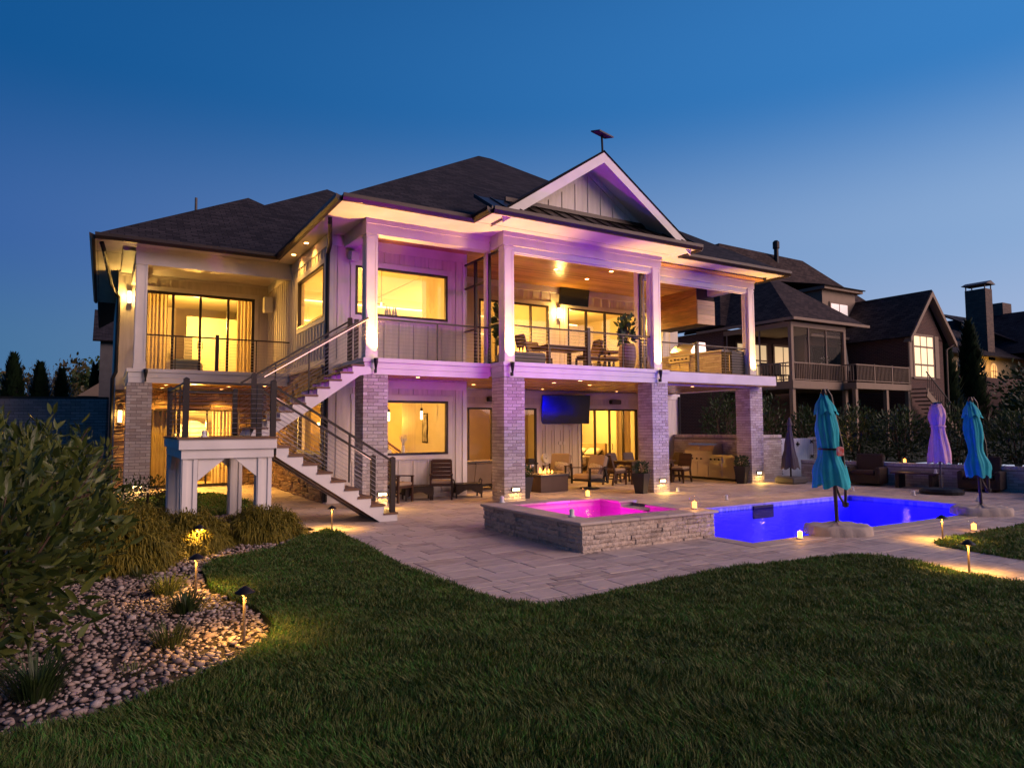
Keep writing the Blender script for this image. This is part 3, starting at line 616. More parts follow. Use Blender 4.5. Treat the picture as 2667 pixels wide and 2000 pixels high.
# --- brick columns
cs = .60
cols = [('C0', -7.93, 6.23, -.25), ('C1', -3.34, .69, 0), ('C2', 0, 0, 0), ('C3', 4.86, 0, 0), ('C4', 9.76, .67, 0)]
nc = 38; rowh = None
brm = []
for k in range(5):
    mb = MB(); j = lambda: random.uniform(-.003, .003)
    mb.bevbox(0, 0, 0, 1, 1, 1, .001)
    mb = MB(); x = [(0, 0), (1, 0), (1, 1), (0, 1)]
    vs = [(px + j() * 3, py + j() * 4, pz + j() * 6) for pz in (0, 1) for px, py in x]
    mb.add(vs, [(0, 3, 2, 1), (4, 5, 6, 7), (0, 1, 5, 4), (1, 2, 6, 5), (2, 3, 7, 6), (3, 0, 4, 7)]); brm.append(mb.mesh('brick', BRICK))
def brick_block(core, x0, y0, s, z0, z1, single_front, single_left):
    """pinwheel courses around a square core"""
    n = int(round((z1 - z0) / .0815)); h = (z1 - z0) / n; g = .0125; bw = .1; mbj = MB()
    def put(a, b, c, d, z, single):
        if single: o = link('brick', brm[random.randrange(5)], core, (a, b, z)); o.scale = (c - a, d - b, h - g)
        else: mbj.box(a, b, z, c, d, z + h - g)
    for r in range(n):
        z = z0 + r * h; top = r == n - 1
        if top:                                   # soldier-like short bricks in the head course
            k = 6; w = s / k
            for q in range(k):
                put(x0 + q * w + g / 2, y0, x0 + (q + 1) * w - g / 2, y0 + bw, z, single_front); put(x0 + q * w + g / 2, y0 + s - bw, x0 + (q + 1) * w - g / 2, y0 + s, z, False)
            for q in range(4):
                w = (s - 2 * bw - .02) / 4; put(x0, y0 + bw + .01 + q * w, x0 + bw, y0 + bw + .01 + (q + 1) * w - g, z, single_left); put(x0 + s - bw, y0 + bw + .01 + q * w, x0 + s, y0 + bw + .01 + (q + 1) * w - g, z, False)
            continue
        alt = r % 2
        L = s - bw - g
        f0 = 0 if alt else bw + g                 # front run starts at the corner on every other course
        for a, b in ((f0, f0 + L / 2 - g / 2), (f0 + L / 2 + g / 2, f0 + L)):
            put(x0 + a, y0, x0 + b, y0 + bw, z, single_front)
            put(x0 + s - b, y0 + s - bw, x0 + s - a, y0 + s, z, False)
        l0 = bw + g if alt else 0
        if alt: l0 = bw + g
        for a, b in ((l0, l0 + L / 2 - g / 2), (l0 + L / 2 + g / 2, l0 + L)):
            put(x0, y0 + a, x0 + bw, y0 + b, z, single_left)
            put(x0 + s - bw, y0 + s - b, x0 + s, y0 + s - a, z, False)
    o = mbj.build('brick', BRICK, core); o['kind'] = 'stuff'
for nm, x, y, zb in cols:
    core = MB().box(x + .012, y + .012, zb, x + cs - .012, y + cs - .012, BZ - .003).build('column', MORTAR, house)
    brick_block(core, x, y, cs, zb, BZ - .004, nm in ('C0', 'C1', 'C2'), nm == 'C2')
# step lights on the columns
for nm, x, y, zb in cols:
    z = .33; fx = x + cs * (.36 if nm != 'C1' else .62)
    f = MB().box(fx - .02, y - .035, z - .045, fx + .22, y - .002, z + .055).build('step_light', BRONZE, house)
    MB().box(fx, y - .036, z - .03, fx + .2, y - .034, z + .03).build('lens', GLOWW, f)
    lamp('step_lamp', 'AREA', (fx + .1, y - .06, z), 4.5, WARMW, .18, house, (0, -.5, -1), size_y=.05)
# --- deck structure
def rim(x0, y0, x1, y1, zt=DZ):       # three lapped boards on a face, top one proud
    pass
mb = MB()
def deckbox(x0, y0, x1, y1): HB('floor_slab', TRIM, x0, y0, BZ + .06, x1, y1, DZ - .03)
deckbox(.06, .06, 10.3, UY); deckbox(-3.3, .75, .06, AY); deckbox(-7.88, 6.29, SXX, WY)
HB('floor_slab', TRIM, AX1, UY + .01, BZ + .16, 10.58, BY + .16, DZ - .03)
def fascia(ax, pos, u0, u1, out):
    for k, (za, zb, pr) in enumerate(((BZ, BZ + .135, .0), (BZ + .139, BZ + .28, .012), (BZ + .284, DZ, .045))):
        a, b = (pos + out * pr, pos - out * .055) if k < 2 else (pos + out * pr, pos - out * .06)
        lo, hi = min(a, b), max(a, b)
        if ax == 'y': HB('fascia_board', TRIM, u0 - (pr if k else 0), lo, za, u1 + (pr if k else 0), hi, zb)
        else: HB('fascia_board', TRIM, lo, u0, za, hi, u1, zb)
fascia('y', .03, .03, 5.49, -1); fascia('y', .70, 5.56, 10.38, -1); fascia('y', .72, -3.3, -.02, -1); fascia('y', 6.26, -7.9, SXX - .08, -1)
fascia('x', .03, .10, .66, -1); fascia('x', -3.3, .78, AY - .03, -1); fascia('x', -7.9, 6.34, WY - .03, -1); fascia('x', 5.49, .1, .63, 1); fascia('x', 10.38, .78, UY - .02, 1)
# deck boards on top and pine planks below
for (x0, y0, x1, y1) in ((.08, .08, 10.3, UY - .02), (-3.26, .8, .05, AY - .03), (-7.85, 6.35, SXX - .05, WY - .02)):
    y = y0
    while y < y1 - .03: HB('deck_board', DECKW, x0, y, DZ - .028, x1, min(y + .135, y1), DZ - .003); y += .14
def planks(x0, y0, x1, y1, z, w=.13):
    y = y0
    while y < y1 - .02:
        HB('ceiling_plank', CEILW, x0, y + .009, z + random.uniform(0, .004), x1, min(y + w - .009, y1), z + .022); y += w
planks(.1, .1, 10.3, UY - .0, BZ + .035, .13); planks(AX1 + .01, UY, 10.55, BY - .01, BZ + .135, .14); planks(-3.24, .82, .04, AY - .01, BZ + .035, .13); planks(-7.84, 6.36, SXX - .01, WY - .08, BZ + .03, .2)
# upper ceiling
planks(.1, .36, 10.4, UY - .01, CZ - .02, .13); planks(-3.2, 1.0, .1, AY - .01, CZ - .02, .13)
HB('ceiling_board', TRIM, -8.1, 6.5, CZ - .02, SXX - .01, WY - .01, CZ + .03)
# --- upper posts and header beams
def post(x, y, s=.27, z0=DZ, z1=SOF - .02):
    p = HB('post', TRIM, x, y, z0 + .002, x + s, y + s, z1)
    for (a, b) in ((z0 + .002, z0 + .2), (z1 - .42, z1 - .36)): MB().box(x - .012, y - .012, a, x + s + .012, y + s + .012, b).build('post_trim', TRIM, p)
    mb = MB(); w = .05; zt = z1 - .45
    for (u0, u1) in ((0, w), (s - w, s)):
        mb.box(x + u0, y - .012, z0 + .21, x + u1, y + .002, zt); mb.box(x - .012, y + u0, z0 + .21, x + .002, y + u1, zt)
    mb.build('post_trim', TRIM, p); return p
post(.04, .02); post(4.98, .02); post(9.82, .69); post(-3.28, .71); post(-7.78, 6.25)
post(.08, 1.02, .13); HB('post', TRIM, 5.1, .80, DZ, 5.22, .97, CZ)
def beam(x0, y0, x1, y1, z0, z1=SOF - .001):
    b = HB('header_beam', TRIM, x0, y0, z0, x1, y1, z1); return b
beam(.0, .0, 5.30, .29, 6.42); beam(.0, .30, .29, .69, 6.42); beam(4.98, .30, 5.28, .66, 6.42); beam(5.31, .67, 10.12, .97, 6.42); beam(9.84, .98, 10.12, UY - .01, 6.46)
beam(-3.30, .69, -.01, .98, 6.40); beam(-3.30, .99, -3.02, AY - .01, 6.44); beam(-7.80, 6.23, SXX - .001, 6.52, 6.30); beam(-7.80, 6.53, -7.52, WY - .02, 6.34)
for (ax, pos, u0, u1) in (('y', 0, 0, 5.3), ('y', .67, 5.31, 10.12), ('y', .69, -3.3, -.01), ('y', 6.23, -7.8, SXX)):
    trimb(ax, pos, u0 - .012, u1 + .012, SOF - .12, SOF - .003, -1, .022)
# roll-down screen housings under the two header beams
for (x0, x1, y) in ((.32, 4.97, .05), (5.3, 9.8, .72)):
    s = HB('screen_housing', WHITEP, x0, y, 6.27, x1, y + .17, 6.415); MB().box(x0 + .03, y + .06, 6.235, x1 - .03, y + .1, 6.27).build('hem_bar', TRIM, s)
    for x in (x0 + .012, x1 - .012): MB().box(x - .012, y + .05, DZ, x + .012, y + .12, 6.27).build('screen_track', WHITEP, s)
# bronze screen panels closing the left side of the balcony
def screen_panel(ax, pos, u0, u1, z0=DZ + .01, z1=6.4, rails=(1.0,)):
    mb = MB(); w = .045
    def b(a, z, c, y): (mb.box(pos - .03, a, z, pos + .03, c, y) if ax == 'x' else mb.box(a, pos - .03, z, c, pos + .03, y))
    b(u0, z0, u0 + w, z1); b(u1 - w, z0, u1, z1); b(u0 + w, z1 - w, u1 - w, z1); b(u0 + w, z0, u1 - w, z0 + w)
    for r in rails: b(u0 + w, z0 + r, u1 - w, z0 + r + .04)
    fr = mb.build('screen_panel', BRONZE, house)
    q = [(pos, u0 + w, z0), (pos, u1 - w, z0), (pos, u1 - w, z1), (pos, u0 + w, z1)] if ax == 'x' else [(u0 + w, pos, z0), (u1 - w, pos, z0), (u1 - w, pos, z1), (u0 + w, pos, z1)]
    MB().quad(*q).build('screen_mesh', SCREENM, fr)
screen_panel('x', .15, .32, 1.0); screen_panel('x', .15, 1.17, 1.75, rails=(2.2,)); screen_panel('x', .15, 1.76, 2.56, rails=(2.2, 1.0))
screen_panel('x', 5.16, .31, .79, rails=())
# --- railings: a top rail that carries its posts and cables
def railing(p0, p1, posts, h=.94, z=DZ, n=10, thin=(), nm='railing', parent=None, rz=.024):
    p0, p1 = Vector(p0), Vector(p1)
    rail = MB().bar(p0 + Vector((0, 0, z + h)), p1 + Vector((0, 0, z + h)), .07, .035).build(nm, BRONZE, parent or house)
    for t in posts:
        p = p0.lerp(p1, t); q = MB().box(p.x - .045, p.y - .045, z, p.x + .045, p.y + .045, z + h + .1).build('post', BRONZE, rail)
    for t in thin:
        p = p0.lerp(p1, t); MB().box(p.x - .014, p.y - .014, z, p.x + .014, p.y + .014, z + h).build('baluster', BRONZE, rail)
    for k in range(n):
        zz = z + .08 + k * (h - .14) / (n - 1); MB().tube([p0 + Vector((0, 0, zz)), p1 + Vector((0, 0, zz))], .0042, 5, False).build('cable', CABLE, rail)
    return rail
railing((.32, .16, 0), (4.97, .16, 0), (.52,), thin=(.245, .78)); railing((5.3, .84, 0), (9.8, .84, 0), (.5,), thin=(.14, .78)); railing((-3.0, .86, 0), (.08, .86, 0), (), thin=(.52,))
railing((-7.5, 6.4, 0), (SXX, 6.4, 0), (.47,), thin=(.19, .75)); railing((-7.66, 6.55, 0), (-7.66, WY, 0), (), n=10); railing((-3.16, 1.75, 0), (-3.16, AY, 0), (.04,)); railing((9.97, 1.0, 0), (9.97, UY, 0), (.5,))
# --- roofs
def roof_faces(name, faces, mat, th=.09, parent=None):
    """each face: corner list, first edge along the eave; solid slabs with shingle UVs (u along the eave, v up the slope)"""
    me = bpy.data.meshes.new(name); V = []; F = []; UV = []
    for P in faces:
        P = [Vector(p) for p in P]; n = (P[1] - P[0]).cross(P[2] - P[0]).normalized(); n = n if n.z > 0 else -n
        e = (P[1] - P[0]).normalized(); w = n.cross(e); w = w if w.z > 0 else -w
        b = len(V); k = len(P); V += P + [p - n * th for p in P]
        top = list(range(b, b + k)); F.append(top); UV.append([((p - P[0]).dot(e) + 50, (p - P[0]).dot(w) + 50) for p in P])
        F.append([i + k for i in reversed(top)]); UV.append([(0, 0)] * k)
        for i in range(k): F.append([b + i, b + k + i, b + k + (i + 1) % k, b + (i + 1) % k]); UV.append([(0, 0)] * 4)
    me.from_pydata(V, [], F); ul = me.uv_layers.new(name='UVMap'); fl = [c for u in UV for p in u for c in p]; ul.data.foreach_set('uv', fl)
    me.materials.append(mat); me.update(); return link(name, me, parent or house)
EZ = 6.83; SL = .68
def rz(d): return EZ + SL * d
# main hip
xl, xr, yf = -4.2, 10.55, -.35; dd = (xr - xl) / 2; xm = (xl + xr) / 2
pk = (2.93, 6.75, rz(7.1)); pk2 = (2.93, 17, rz(7.1)); pr = (3.45, 6.75, rz(7.1)); pr2 = (3.45, 17, rz(7.1))
roof_faces('roof', [[(xl, yf, EZ), (xr, yf, EZ), pr, pk], [(xl, 24, EZ), (xl, yf, EZ), pk, pk2], [(xr, yf, EZ), (xr, 24, EZ), pr2, pr], [pk, pr, pr2, pk2]], ROOF)
# big hip behind the west wing, and the wing's own front hip
bp = (.05, 16, rz(8.72)); roof_faces('roof', [[(-8.75, 7.2, EZ), (8.8, 7.2, EZ), bp], [(-8.75, 24, EZ), (-8.75, 7.2, EZ), bp, (.05, 22, bp[2])]], ROOF)
wf = 5.62; wp = (-4.35, wf + 4.4, rz(4.4)); roof_faces('roof', [[(-8.752, wf, EZ + .003), (.05, wf, EZ + .003), wp], [(-8.752, 14, EZ + .003), (-8.752, wf, EZ + .003), wp, (-4.35, 14, wp[2])], [(.05, wf, EZ + .003), (.05, 14, EZ + .003), (-4.35, 14, wp[2]), wp]], ROOF)
# gable roof over the balcony bay
gx, gz, gyf, gyb = 2.45, 8.98, -1.0, 7.2; gh = 3.09; sk0, sk1 = -1.0, 5.6; GWY = -.30; gs = .67; ge = gz - gs * gh
roof_faces('roof', [[(gx - gh, gyb, ge), (gx - gh, gyf, ge), (gx, gyf, gz), (gx, gyb, gz)], [(gx + gh, gyf, ge), (gx + gh, gyb, ge), (gx, gyb, gz), (gx, gyf, gz)]], ROOF, .05)
# rake boards, rake soffits, gable wall
def slope_board(name, mat, sgn, y0, y1, drop0, drop1, h0=0.0, h1=None):
    h1 = gh if h1 is None else h1
    def zt(h): return gz - gs * h
    a, b = gx + sgn * h0, gx + sgn * h1
    mb = MB(); mb.prism([(a, zt(h0) - drop0), (b, zt(h1) - drop0), (b, zt(h1) - drop1), (a, zt(h0) - drop1)], 'y', y0, y1); return mb.build(name, mat, house)
for s in (-1, 1):
    slope_board('rake_board', TRIM, s, gyf + .01, gyf + .055, .052, .33, 0, gh - .06); slope_board('rake_soffit', TRIM, s, gyf + .058, GWY - .012, .26, .29, 0, gh - .1)
    slope_board('rake_trim', SIDING, s, GWY - .03, GWY - .001, .29, .46, 0, gh - .6)
gw = MB(); gw.prism([(gx - gh + .25, 6.85), (gx + gh - .25, 6.85), (gx, gz - .33)], 'y', GWY, GWY + .07); gw.build('gable_wall', SIDING, house)
x = gx - 2.6
for k in range(-6, 7):
    x = gx + k * .42; zt = gz - .47 - gs * abs(x - gx)
    if zt > 7.45: batten('y', GWY, x, 6.9, zt)
# metal skirt roof
def skirt():
    y0, z0, y1, z1 = -1.20, EZ + .03, GWY - .002, 7.40; x0, x1 = sk0, sk1
    mb = MB(); mb.prism([(y0, z0), (y1, z1), (y1, z1 - .06), (y0, z0 - .05)], 'x', x0, x1); o = mb.build('metal_roof', BRONZE, house)
    n = 15
    for k in range(n + 1):
        x = x0 + .02 + (x1 - x0 - .04) * k / n; m = MB(); m.prism([(y0, z0), (y1, z1), (y1, z1 + .035), (y0, z0 + .035)], 'x', x - .011, x + .011); m.build('seam', BRONZE, o)
    MB().box(gx - gh + .5, y1 - .07, z1 - .01, gx + gh - .5, y1 - .004, z1 + .09).build('flashing', BRONZE, o)
skirt()
# gutters
def gutter(pts):
    for a, b in zip(pts[:-1], pts[1:]):
        a, b = Vector(a), Vector(b); t = (b - a).normalized(); n = Vector((t.y, -t.x, 0)); n = n
        mb = MB(); prof = [(0, -.10), (.075, -.10), (.125, -.03), (.13, .05), (.115, .05), (.0, .0)]
        vs = [a - t * 0 + n * u + Vector((0, 0, w)) for u, w in prof] + [b + n * u + Vector((0, 0, w)) for u, w in prof]; k = len(prof)
        mb.add(vs, [tuple(range(k - 1, -1, -1)), tuple(range(k, 2 * k))] + [(i, (i + 1) % k, k + (i + 1) % k, k + i) for i in range(k)]); mb.build('gutter', BRONZE, house)
GZ = 6.80
gutter([(-8.75, 16, GZ), (-8.75, wf, GZ), (xl - .0, wf, GZ)]); gutter([(xl, wf - .14, GZ), (xl, yf, GZ), (sk0, yf, GZ)]); gutter([(sk0, yf - .12, GZ), (sk0, -1.22, GZ), (sk1, -1.22, GZ), (sk1, yf - .1, GZ)]); gutter([(sk1 + .02, yf, GZ), (xr, yf, GZ), (xr, 16, GZ)])
for q in ((sk0, -1.215, sk1, -1.17), (sk0, -1.165, sk0 + .05, yf), (sk1 - .05, -1.165, sk1, yf), (xl, yf, sk0, yf + .04), (sk1, yf, xr, yf + .04), (xl, yf + .05, xl + .04, wf), (-8.75, wf, xl, wf + .04)): HB('eave_board', BRONZE, q[0], q[1], SOF + .02, q[2], q[3], EZ - .015)
# soffits
def soffit(x0, y0, x1, y1, z=SOF, mat=TRIM): HB('soffit', mat, x0, y0, z, x1, y1, z + .018)
soffit(xl, yf, sk0, AY); soffit(xl, AY, SXX, wf); soffit(sk0, -1.22, sk1, .30); soffit(sk0, .30, .0, AY); soffit(sk1, yf, xr, .98); soffit(10.12, .98, xr, 14)
soffit(-8.75, wf, SXX, 6.53); soffit(-8.75, 6.53, -7.8, 16)
# downspouts
def spout(pts, r=.045, nm='downspout'): MB().tube(pts, r, 8).build(nm, BLACK, house)
spout([(xl + .12, .95, 6.72), (xl + .13, .98, 6.6), (xl + .42, 1.95, 6.38), (SXX - .03, AY - .08, 6.2), (SXX - .03, AY - .08, .05)], .05)
spout([(-8.6, 5.95, 6.7), (-8.55, 6.1, 6.55), (-8.35, 8.9, 6.2), (WX0 + .02, WY - .06, 5.9), (WX0 - .0, WY - .06, 3.6), (WX0 - .08, WY - .1, 3.4), (WX0 - .08, WY - .1, .0)], .055)
spout([(10.66, UY - .06, 3.0), (10.66, UY - .06, .45), (10.72, UY - .25, .3)], .045)
# vents and dish
MB().lathe([(.04, 0), (.04, .62)], 8, (-6.1, 8.9, rz(2.7) - .1)).build('vent_pipe', SLATE, house)
dish = thing('satellite_panel', 'flat dark satellite antenna on a short mast at the gable peak', 'antenna', (gx, gyf + .1, gz))
mb = MB(); mb.tube([(0, -.02, -.18), (0, -.02, .05), (.0, 0, .42)], .028, 8); mb.box(-.06, -.08, -.2, .06, .02, -.05); mb.build('mast', BLACK, dish)
m4 = Matrix.Translation((.02, 0, .46)) @ Euler((R(14), R(4), R(10))).to_matrix().to_4x4()
mb = MB(); mb.box(-.27, -.16, -.02, .27, .16, .015, m4); mb.build('panel', SLATE, dish)
MB().tube([(.02, -.03, -.1), (.25, -.02, -.25), (.42, -.02, -.38), (.46, -.02, -.3)], .008, 5).build('cable', BLACK, dish)
# --- uplights on the beam
for x, y in ((-7.50, 6.2), (-3.08, .64), (.20, -.03), (5.12, -.03), (9.98, .62)):
    lit = x > -7
    u = thing('uplight', {-7.50: 'black uplight on the left balcony beam, unlit', -3.08: 'lit black uplight on the beam beside the top of the stairs', .20: 'lit black uplight on the beam at the second brick column from the stairs', 5.12: 'lit black uplight on the beam left of the upper grill', 9.98: 'lit black uplight on the beam at the far right post'}[x], 'uplight', (x, y, 3.18), 0, 'uplights on the balcony beam')
    MB().lathe([(.02, 0), (.024, .05), (.028, .06), (.05, .2), (.055, .28), (.05, .285), (.04, .25)], 12, (0, -.055, 0)).build('housing', BLACK, u, True)
    MB().box(-.02, -.07, -.06, .02, .02, .03).build('bracket', BLACK, u)
    if lit:
        MB().lathe([(.001, .27), (.042, .272)], 12, (0, -.055, 0)).build('bulb', GLOWB, u)
        lamp('uplight_lamp', 'SPOT', (0, -.10, .30), 420, WARM, .03, u, (0, .05, 1), 74, .8)
# --- sconces
def sconce(x, y, z, label, p=22, rz_=0):
    t = thing('wall_sconce', label, 'wall lamp', (x, y, z), rz_, 'wall sconces')
    mb = MB(); mb.box(-.06, -.10, -.20, .06, -.02, -.18); mb.box(-.06, -.10, .18, .06, -.02, .20); mb.box(-.04, -.02, -.16, .04, .0, .16); mb.build('bracket', BRONZE, t)
    MB().box(-.05, -.095, -.178, .05, -.025, .178).build('lamp_shade', GLOWW, t)
    lamp('sconce_lamp', 'POINT', (0, -.17, 0), p, WARMW, .06, t); return t
sconce(-7.85, WY - .004, 5.94, 'lit wall sconce beside the left bedroom balcony door', 26); sconce(5.03, UY - .004, 5.80, 'lit wall sconce under the upper balcony television', 42); sconce(9.28, UY - .004, 5.65, 'lit wall sconce right of the upper glass doors', 34)
# --- ceiling downlights (fixed in the planks) and their light
def downlight(x, y, z, p, spot=115, vis=True, on=True):
    if vis: f = MB().lathe([(.06, 0), (.075, -.006), (.075, .004), (.001, .004)], 14, (x, y, z)).build('downlight', TRIM, house); MB().lathe([(.001, -.001), (.058, -.001)], 14, (x, y, z)).build('lens', GLOWB, f)
    if p > 0: lamp('downlight_lamp', 'SPOT', (x, y, z - .02), p, WARM, .05, house, (0, 0, -1), spot, .8)
for x, y in ((3.4, 1.25), (3.4, 2.6), (5.05, 1.95), (5.05, 3.2), (8.1, 2.0), (1.0, 2.6)): downlight(x, y, CZ - .022, 200)
for x, y in ((2.9, .75), (2.7, 1.75), (4.3, 2.15), (7.8, 1.3), (1.0, 3.5), (4.2, 4.6), (7.4, 4.6), (-1.6, 1.6)): downlight(x, y, BZ + .033, 110 if y > 3 else 42, 120, True) if y != 1.75 else downlight(x, y, BZ + .033, 0)
for x, y in ((-6.9, 7.6), (-5.2, 7.6), (-6.9, 9.1), (-5.2, 9.1), (-4.3, 6.9)): downlight(x, y, BZ + .028, 125)  # the last one is added to brighten the side wall stone
for x, y in ((-6.6, 8.2), (-5.0, 8.2)): downlight(x, y, CZ - .022, 34)
sconce(-8.0, WY - .06, 2.25, 'wall sconce on the stone behind the left brick column', 14)
for y in (3.6, 5.0): downlight(-3.95, y, SOF - .004, 40, 130)  # eave downlights added to keep a warm wash on the side wall
# warm strip lights under the eaves
for (x, y, sx, sy, p) in () and ((-1.9, -.0, 2.2, .1, 14), (-.6, -.65, .5, .3, 5), (9.4, .2, 1.2, .2, 7), (-4.0, 3.4, .2, 3.5, 12), (-8.3, 6.0, .5, .4, 10), (-6, 5.98, 3.5, .1, 5)): lamp('eave_lamp', 'AREA', (x, y, 6.55), p, WARM, sx, house, (0, 0, 1), size_y=sy)
# heater strip in the ceiling
hs = thing('ceiling_heater', 'long flush dark heater strip in the wood balcony ceiling', 'heater', (1.85, 1.3, CZ - .02)); MB().box(-.7, -.12, -.02, .7, .12, -.002).build('housing', BRONZE, hs); MB().box(-.6, -.06, -.024, -.05, .06, -.018).build('element', SLATE, hs); MB().box(.05, -.06, -.024, .6, .06, -.018).build('element', SLATE, hs)
# --- interiors: rooms behind the glass
def room(x0, y0, x1, y1, z0, z1, wall=IWALL, floor=IFLOOR, skip=''):
    r = None
    HB('interior_floor', floor, x0, y0, z0, x1, y1, z0 + .02); HB('interior_ceiling', IWALL, x0, y0, z1, x1, y1, z1 + .03)
    if 'b' not in skip: HB('interior_wall', wall, x0, y1, z0, x1, y1 + .05, z1)
    if 'l' not in skip: HB('interior_wall', wall, x0 - .05, y0, z0, x0, y1, z1)
    if 'r' not in skip: HB('interior_wall', wall, x1, y0, z0, x1 + .05, y1, z1)
def roomlamp(x, y, z, p, c=WARM, s=.06): lamp('room_lamp', 'POINT', (x, y, z), p, c, s, house)
# lower left room with the inner stair (seen through wall A's lower window)
room(-3.5, AY + .17, .0, 12.5, .03, 2.95, IWALL, IFLOOR, 'rl'); HB('interior_wall', IWALL, .0, AY + .17, .03, .035, 5.5, 2.93); HB('interior_wall', IORANGE, -2.0, 10.4, .05, 3.1, 10.46, 2.93)
roomlamp(-2.4, 4.0, 2.1, 80); roomlamp(-.2, 8.2, 2.1, 170)
# living room behind the left lower doors, bedroom behind the right ones
room(.04, BY + .17, 6.4, 12.5, .03, 2.9, skip='l'); room(6.5, BY + .17, 10.5, 11.5, .03, 2.9); roomlamp(3.4, 9.9, 2.2, 220); roomlamp(8.6, 9, 2.3, 200, WARM)
HB('interior_wall', IORANGE, 3.2, 9.0, .05, 6.39, 9.05, 2.88)
# west wing lower and upper bedrooms
room(-8.0, WY + .17, -3.9, 14, .03, 2.9); roomlamp(-5.8, 11.0, 2.0, 340); room(-8.0, WY + .17, -3.9, 15, DZ, 6.6); roomlamp(-5.7, 11.4, 5.5, 300, WARM)
HB('interior_wall', IWALL, -5.9, 13.0, DZ + .02, -3.92, 13.06, 6.0); HB('wardrobe_panel', SLATE, -5.98, 12.9, DZ + .02, -5.7, 12.95, 5.2)
# upper dining and kitchen
room(-3.5, AY + .17, .0, 9.2, DZ, 6.6, skip='rl'); HB('interior_wall', IWALL, .0, AY + .17, DZ, .035, UY + .2, 6.58); roomlamp(-2.1, 4.3, 5.35, 90); roomlamp(-1.8, 7.4, 5.0, 110)
room(.05, UY + .17, 5.0, 9.2, DZ, 6.6, skip='l'); room(5.1, UY + .17, 10.5, 11, DZ, 6.6); roomlamp(2.2, 7.5, 5.4, 210, WARM); roomlamp(7.4, 7.5, 5.4, 250, WARM)
for (x0, y0, x1, y1, z) in ((-3.4, 9.1, 4.6, 9.15, 6.25), (-3.4, 9.1, 4.6, 9.15, 5.55), (1.2, 6.3, 3.9, 6.36, 6.35), (5.7, 6.3, 9.3, 6.36, 6.4), (5.7, 9.5, 9.3, 9.56, 6.3)): HB('led_strip', LED, x0, y0, z, x1, y1, z + .04)
HB('kitchen_counter', LGREY, 6.2, 7.4, DZ + .03, 9.2, 8.2, 4.45)
for k in range(3): HB('cabinet', IWALL, 6.3 + k * .95, 10.5, 4.9, 7.2 + k * .95, 10.9, 6.1)
# inner stair with cable rail behind the pendant window
st = thing('indoor_staircase', 'indoor stair with wood handrail and dark cables behind the patio window', 'staircase', (-.75, 9.3, .05))
for k in range(9): MB().box(-.6 + k * .27, 0, 0, -.32 + k * .27, .6, 1.75 - k * .19).build('step', IFLOOR, st)
MB().bar((-.7, -.03, 2.62), (2.2, -.03, .62), .06, .07).build('handrail', CHAIRW, st)
for k in range(8): MB().tube([(-.7, -.03, 2.5 - k * .13), (2.2, -.03, .5 - k * .13)], .009, 5).build('cable', BLACK, st)
for x in (-.6, .75): MB().box(x - .05, -.08, 0, x + .05, .02, 2.65 - (x + .7) * .69).build('newel_post', CHAIRW, st)
# ---------------------------------------------------------------- outdoor staircase
stair = thing('staircase', 'white outdoor staircase with brown treads, cable rails and a raised landing', 'staircase', (-5.7, 0, 0))
so = Vector((5.7, 0, 0))
def ST(name, mat, *a, parent=None):
    return MB().box(a[0] + 5.7, a[1], a[2], a[3] + 5.7, a[4], a[5]).build(name, mat, parent or stair)
LZ = 1.70; LX0, LX1, LY0, LY1 = -7.32, -5.70, -1.50, 1.75
# lower flight
ly0, ly1 = -1.46, -.22
def stringer(ax_y, th, prof, name='stringer', mat=TRIM): return MB().prism([(x + 5.7, z) for x, z in prof], 'y', ax_y, ax_y + th).build(name, mat, stair)
nos = [-3.33 - .265 * k for k in range(9)]
prof = [(-3.70, .0), (-3.37, .0)]
for k in range(9): z = .17 * (k + 1) - .04; prof += [(nos[k] - .03, z), (nos[k] - .03 - .265, z)]
prof += [(LX1, 1.66 - .17), (LX1, 1.33)]
stringer(ly0, .05, prof); stringer(ly1 - .05, .05, prof); stringer((ly0 + ly1) / 2, .05, prof)
for k in range(9):
    z = .17 * (k + 1); ST('tread', DECKW, nos[k] - .30, ly0 - .02, z - .038, nos[k], ly1 + .02, z)
    ST('riser', TRIM, nos[k] - .062, ly0 + .052, z - .20 if k else .0, nos[k] - .035, ly1 - .052, z - .039)
MB().prism([(-3.72 + 5.7, .02), (LX1 + 5.7, 1.35), (LX1 + 5.7, 1.38), (-3.67 + 5.7, .02)], 'y', ly0 + .055, ly1 - .055).build('stair_soffit', DECKW, stair)
ST('end_board', TRIM, -3.368, ly0 + .0, 0, -3.34, ly1, .129)
# upper flight
uy0, uy1 = .20, 1.58
xr_ = [-3.50 - .255 * (9 - j) for j in range(1, 10)]
prof = [(-3.32, 3.16), (-3.36, 3.22), (-3.52, 3.22)]
for j in range(9, 0, -1): z = LZ + .1735 * j - .04; prof += [(xr_[j - 1] - .0, z), (xr_[j - 1] - .255, z)]
prof += [(-5.86, 1.70), (-5.45, 1.70), (-3.58, 3.02), (-3.32, 3.06)]
stringer(uy0, .05, prof); stringer(uy1 - .05, .05, prof); stringer((uy0 + uy1) / 2, .05, prof)
for j in range(1, 10):
    z = LZ + .1735 * j; t = xr_[j - 1]
    ST('tread', DECKW, t - .285, uy0 - .02, z - .036, t + .02, uy1 + .02, z)
    for q in (.27, .52, .77): ST('tread_cleat', TRIM, t - .25, uy0 + (uy1 - uy0) * q - .02, z - .14, t - .02, uy0 + (uy1 - uy0) * q + .02, z - .037)
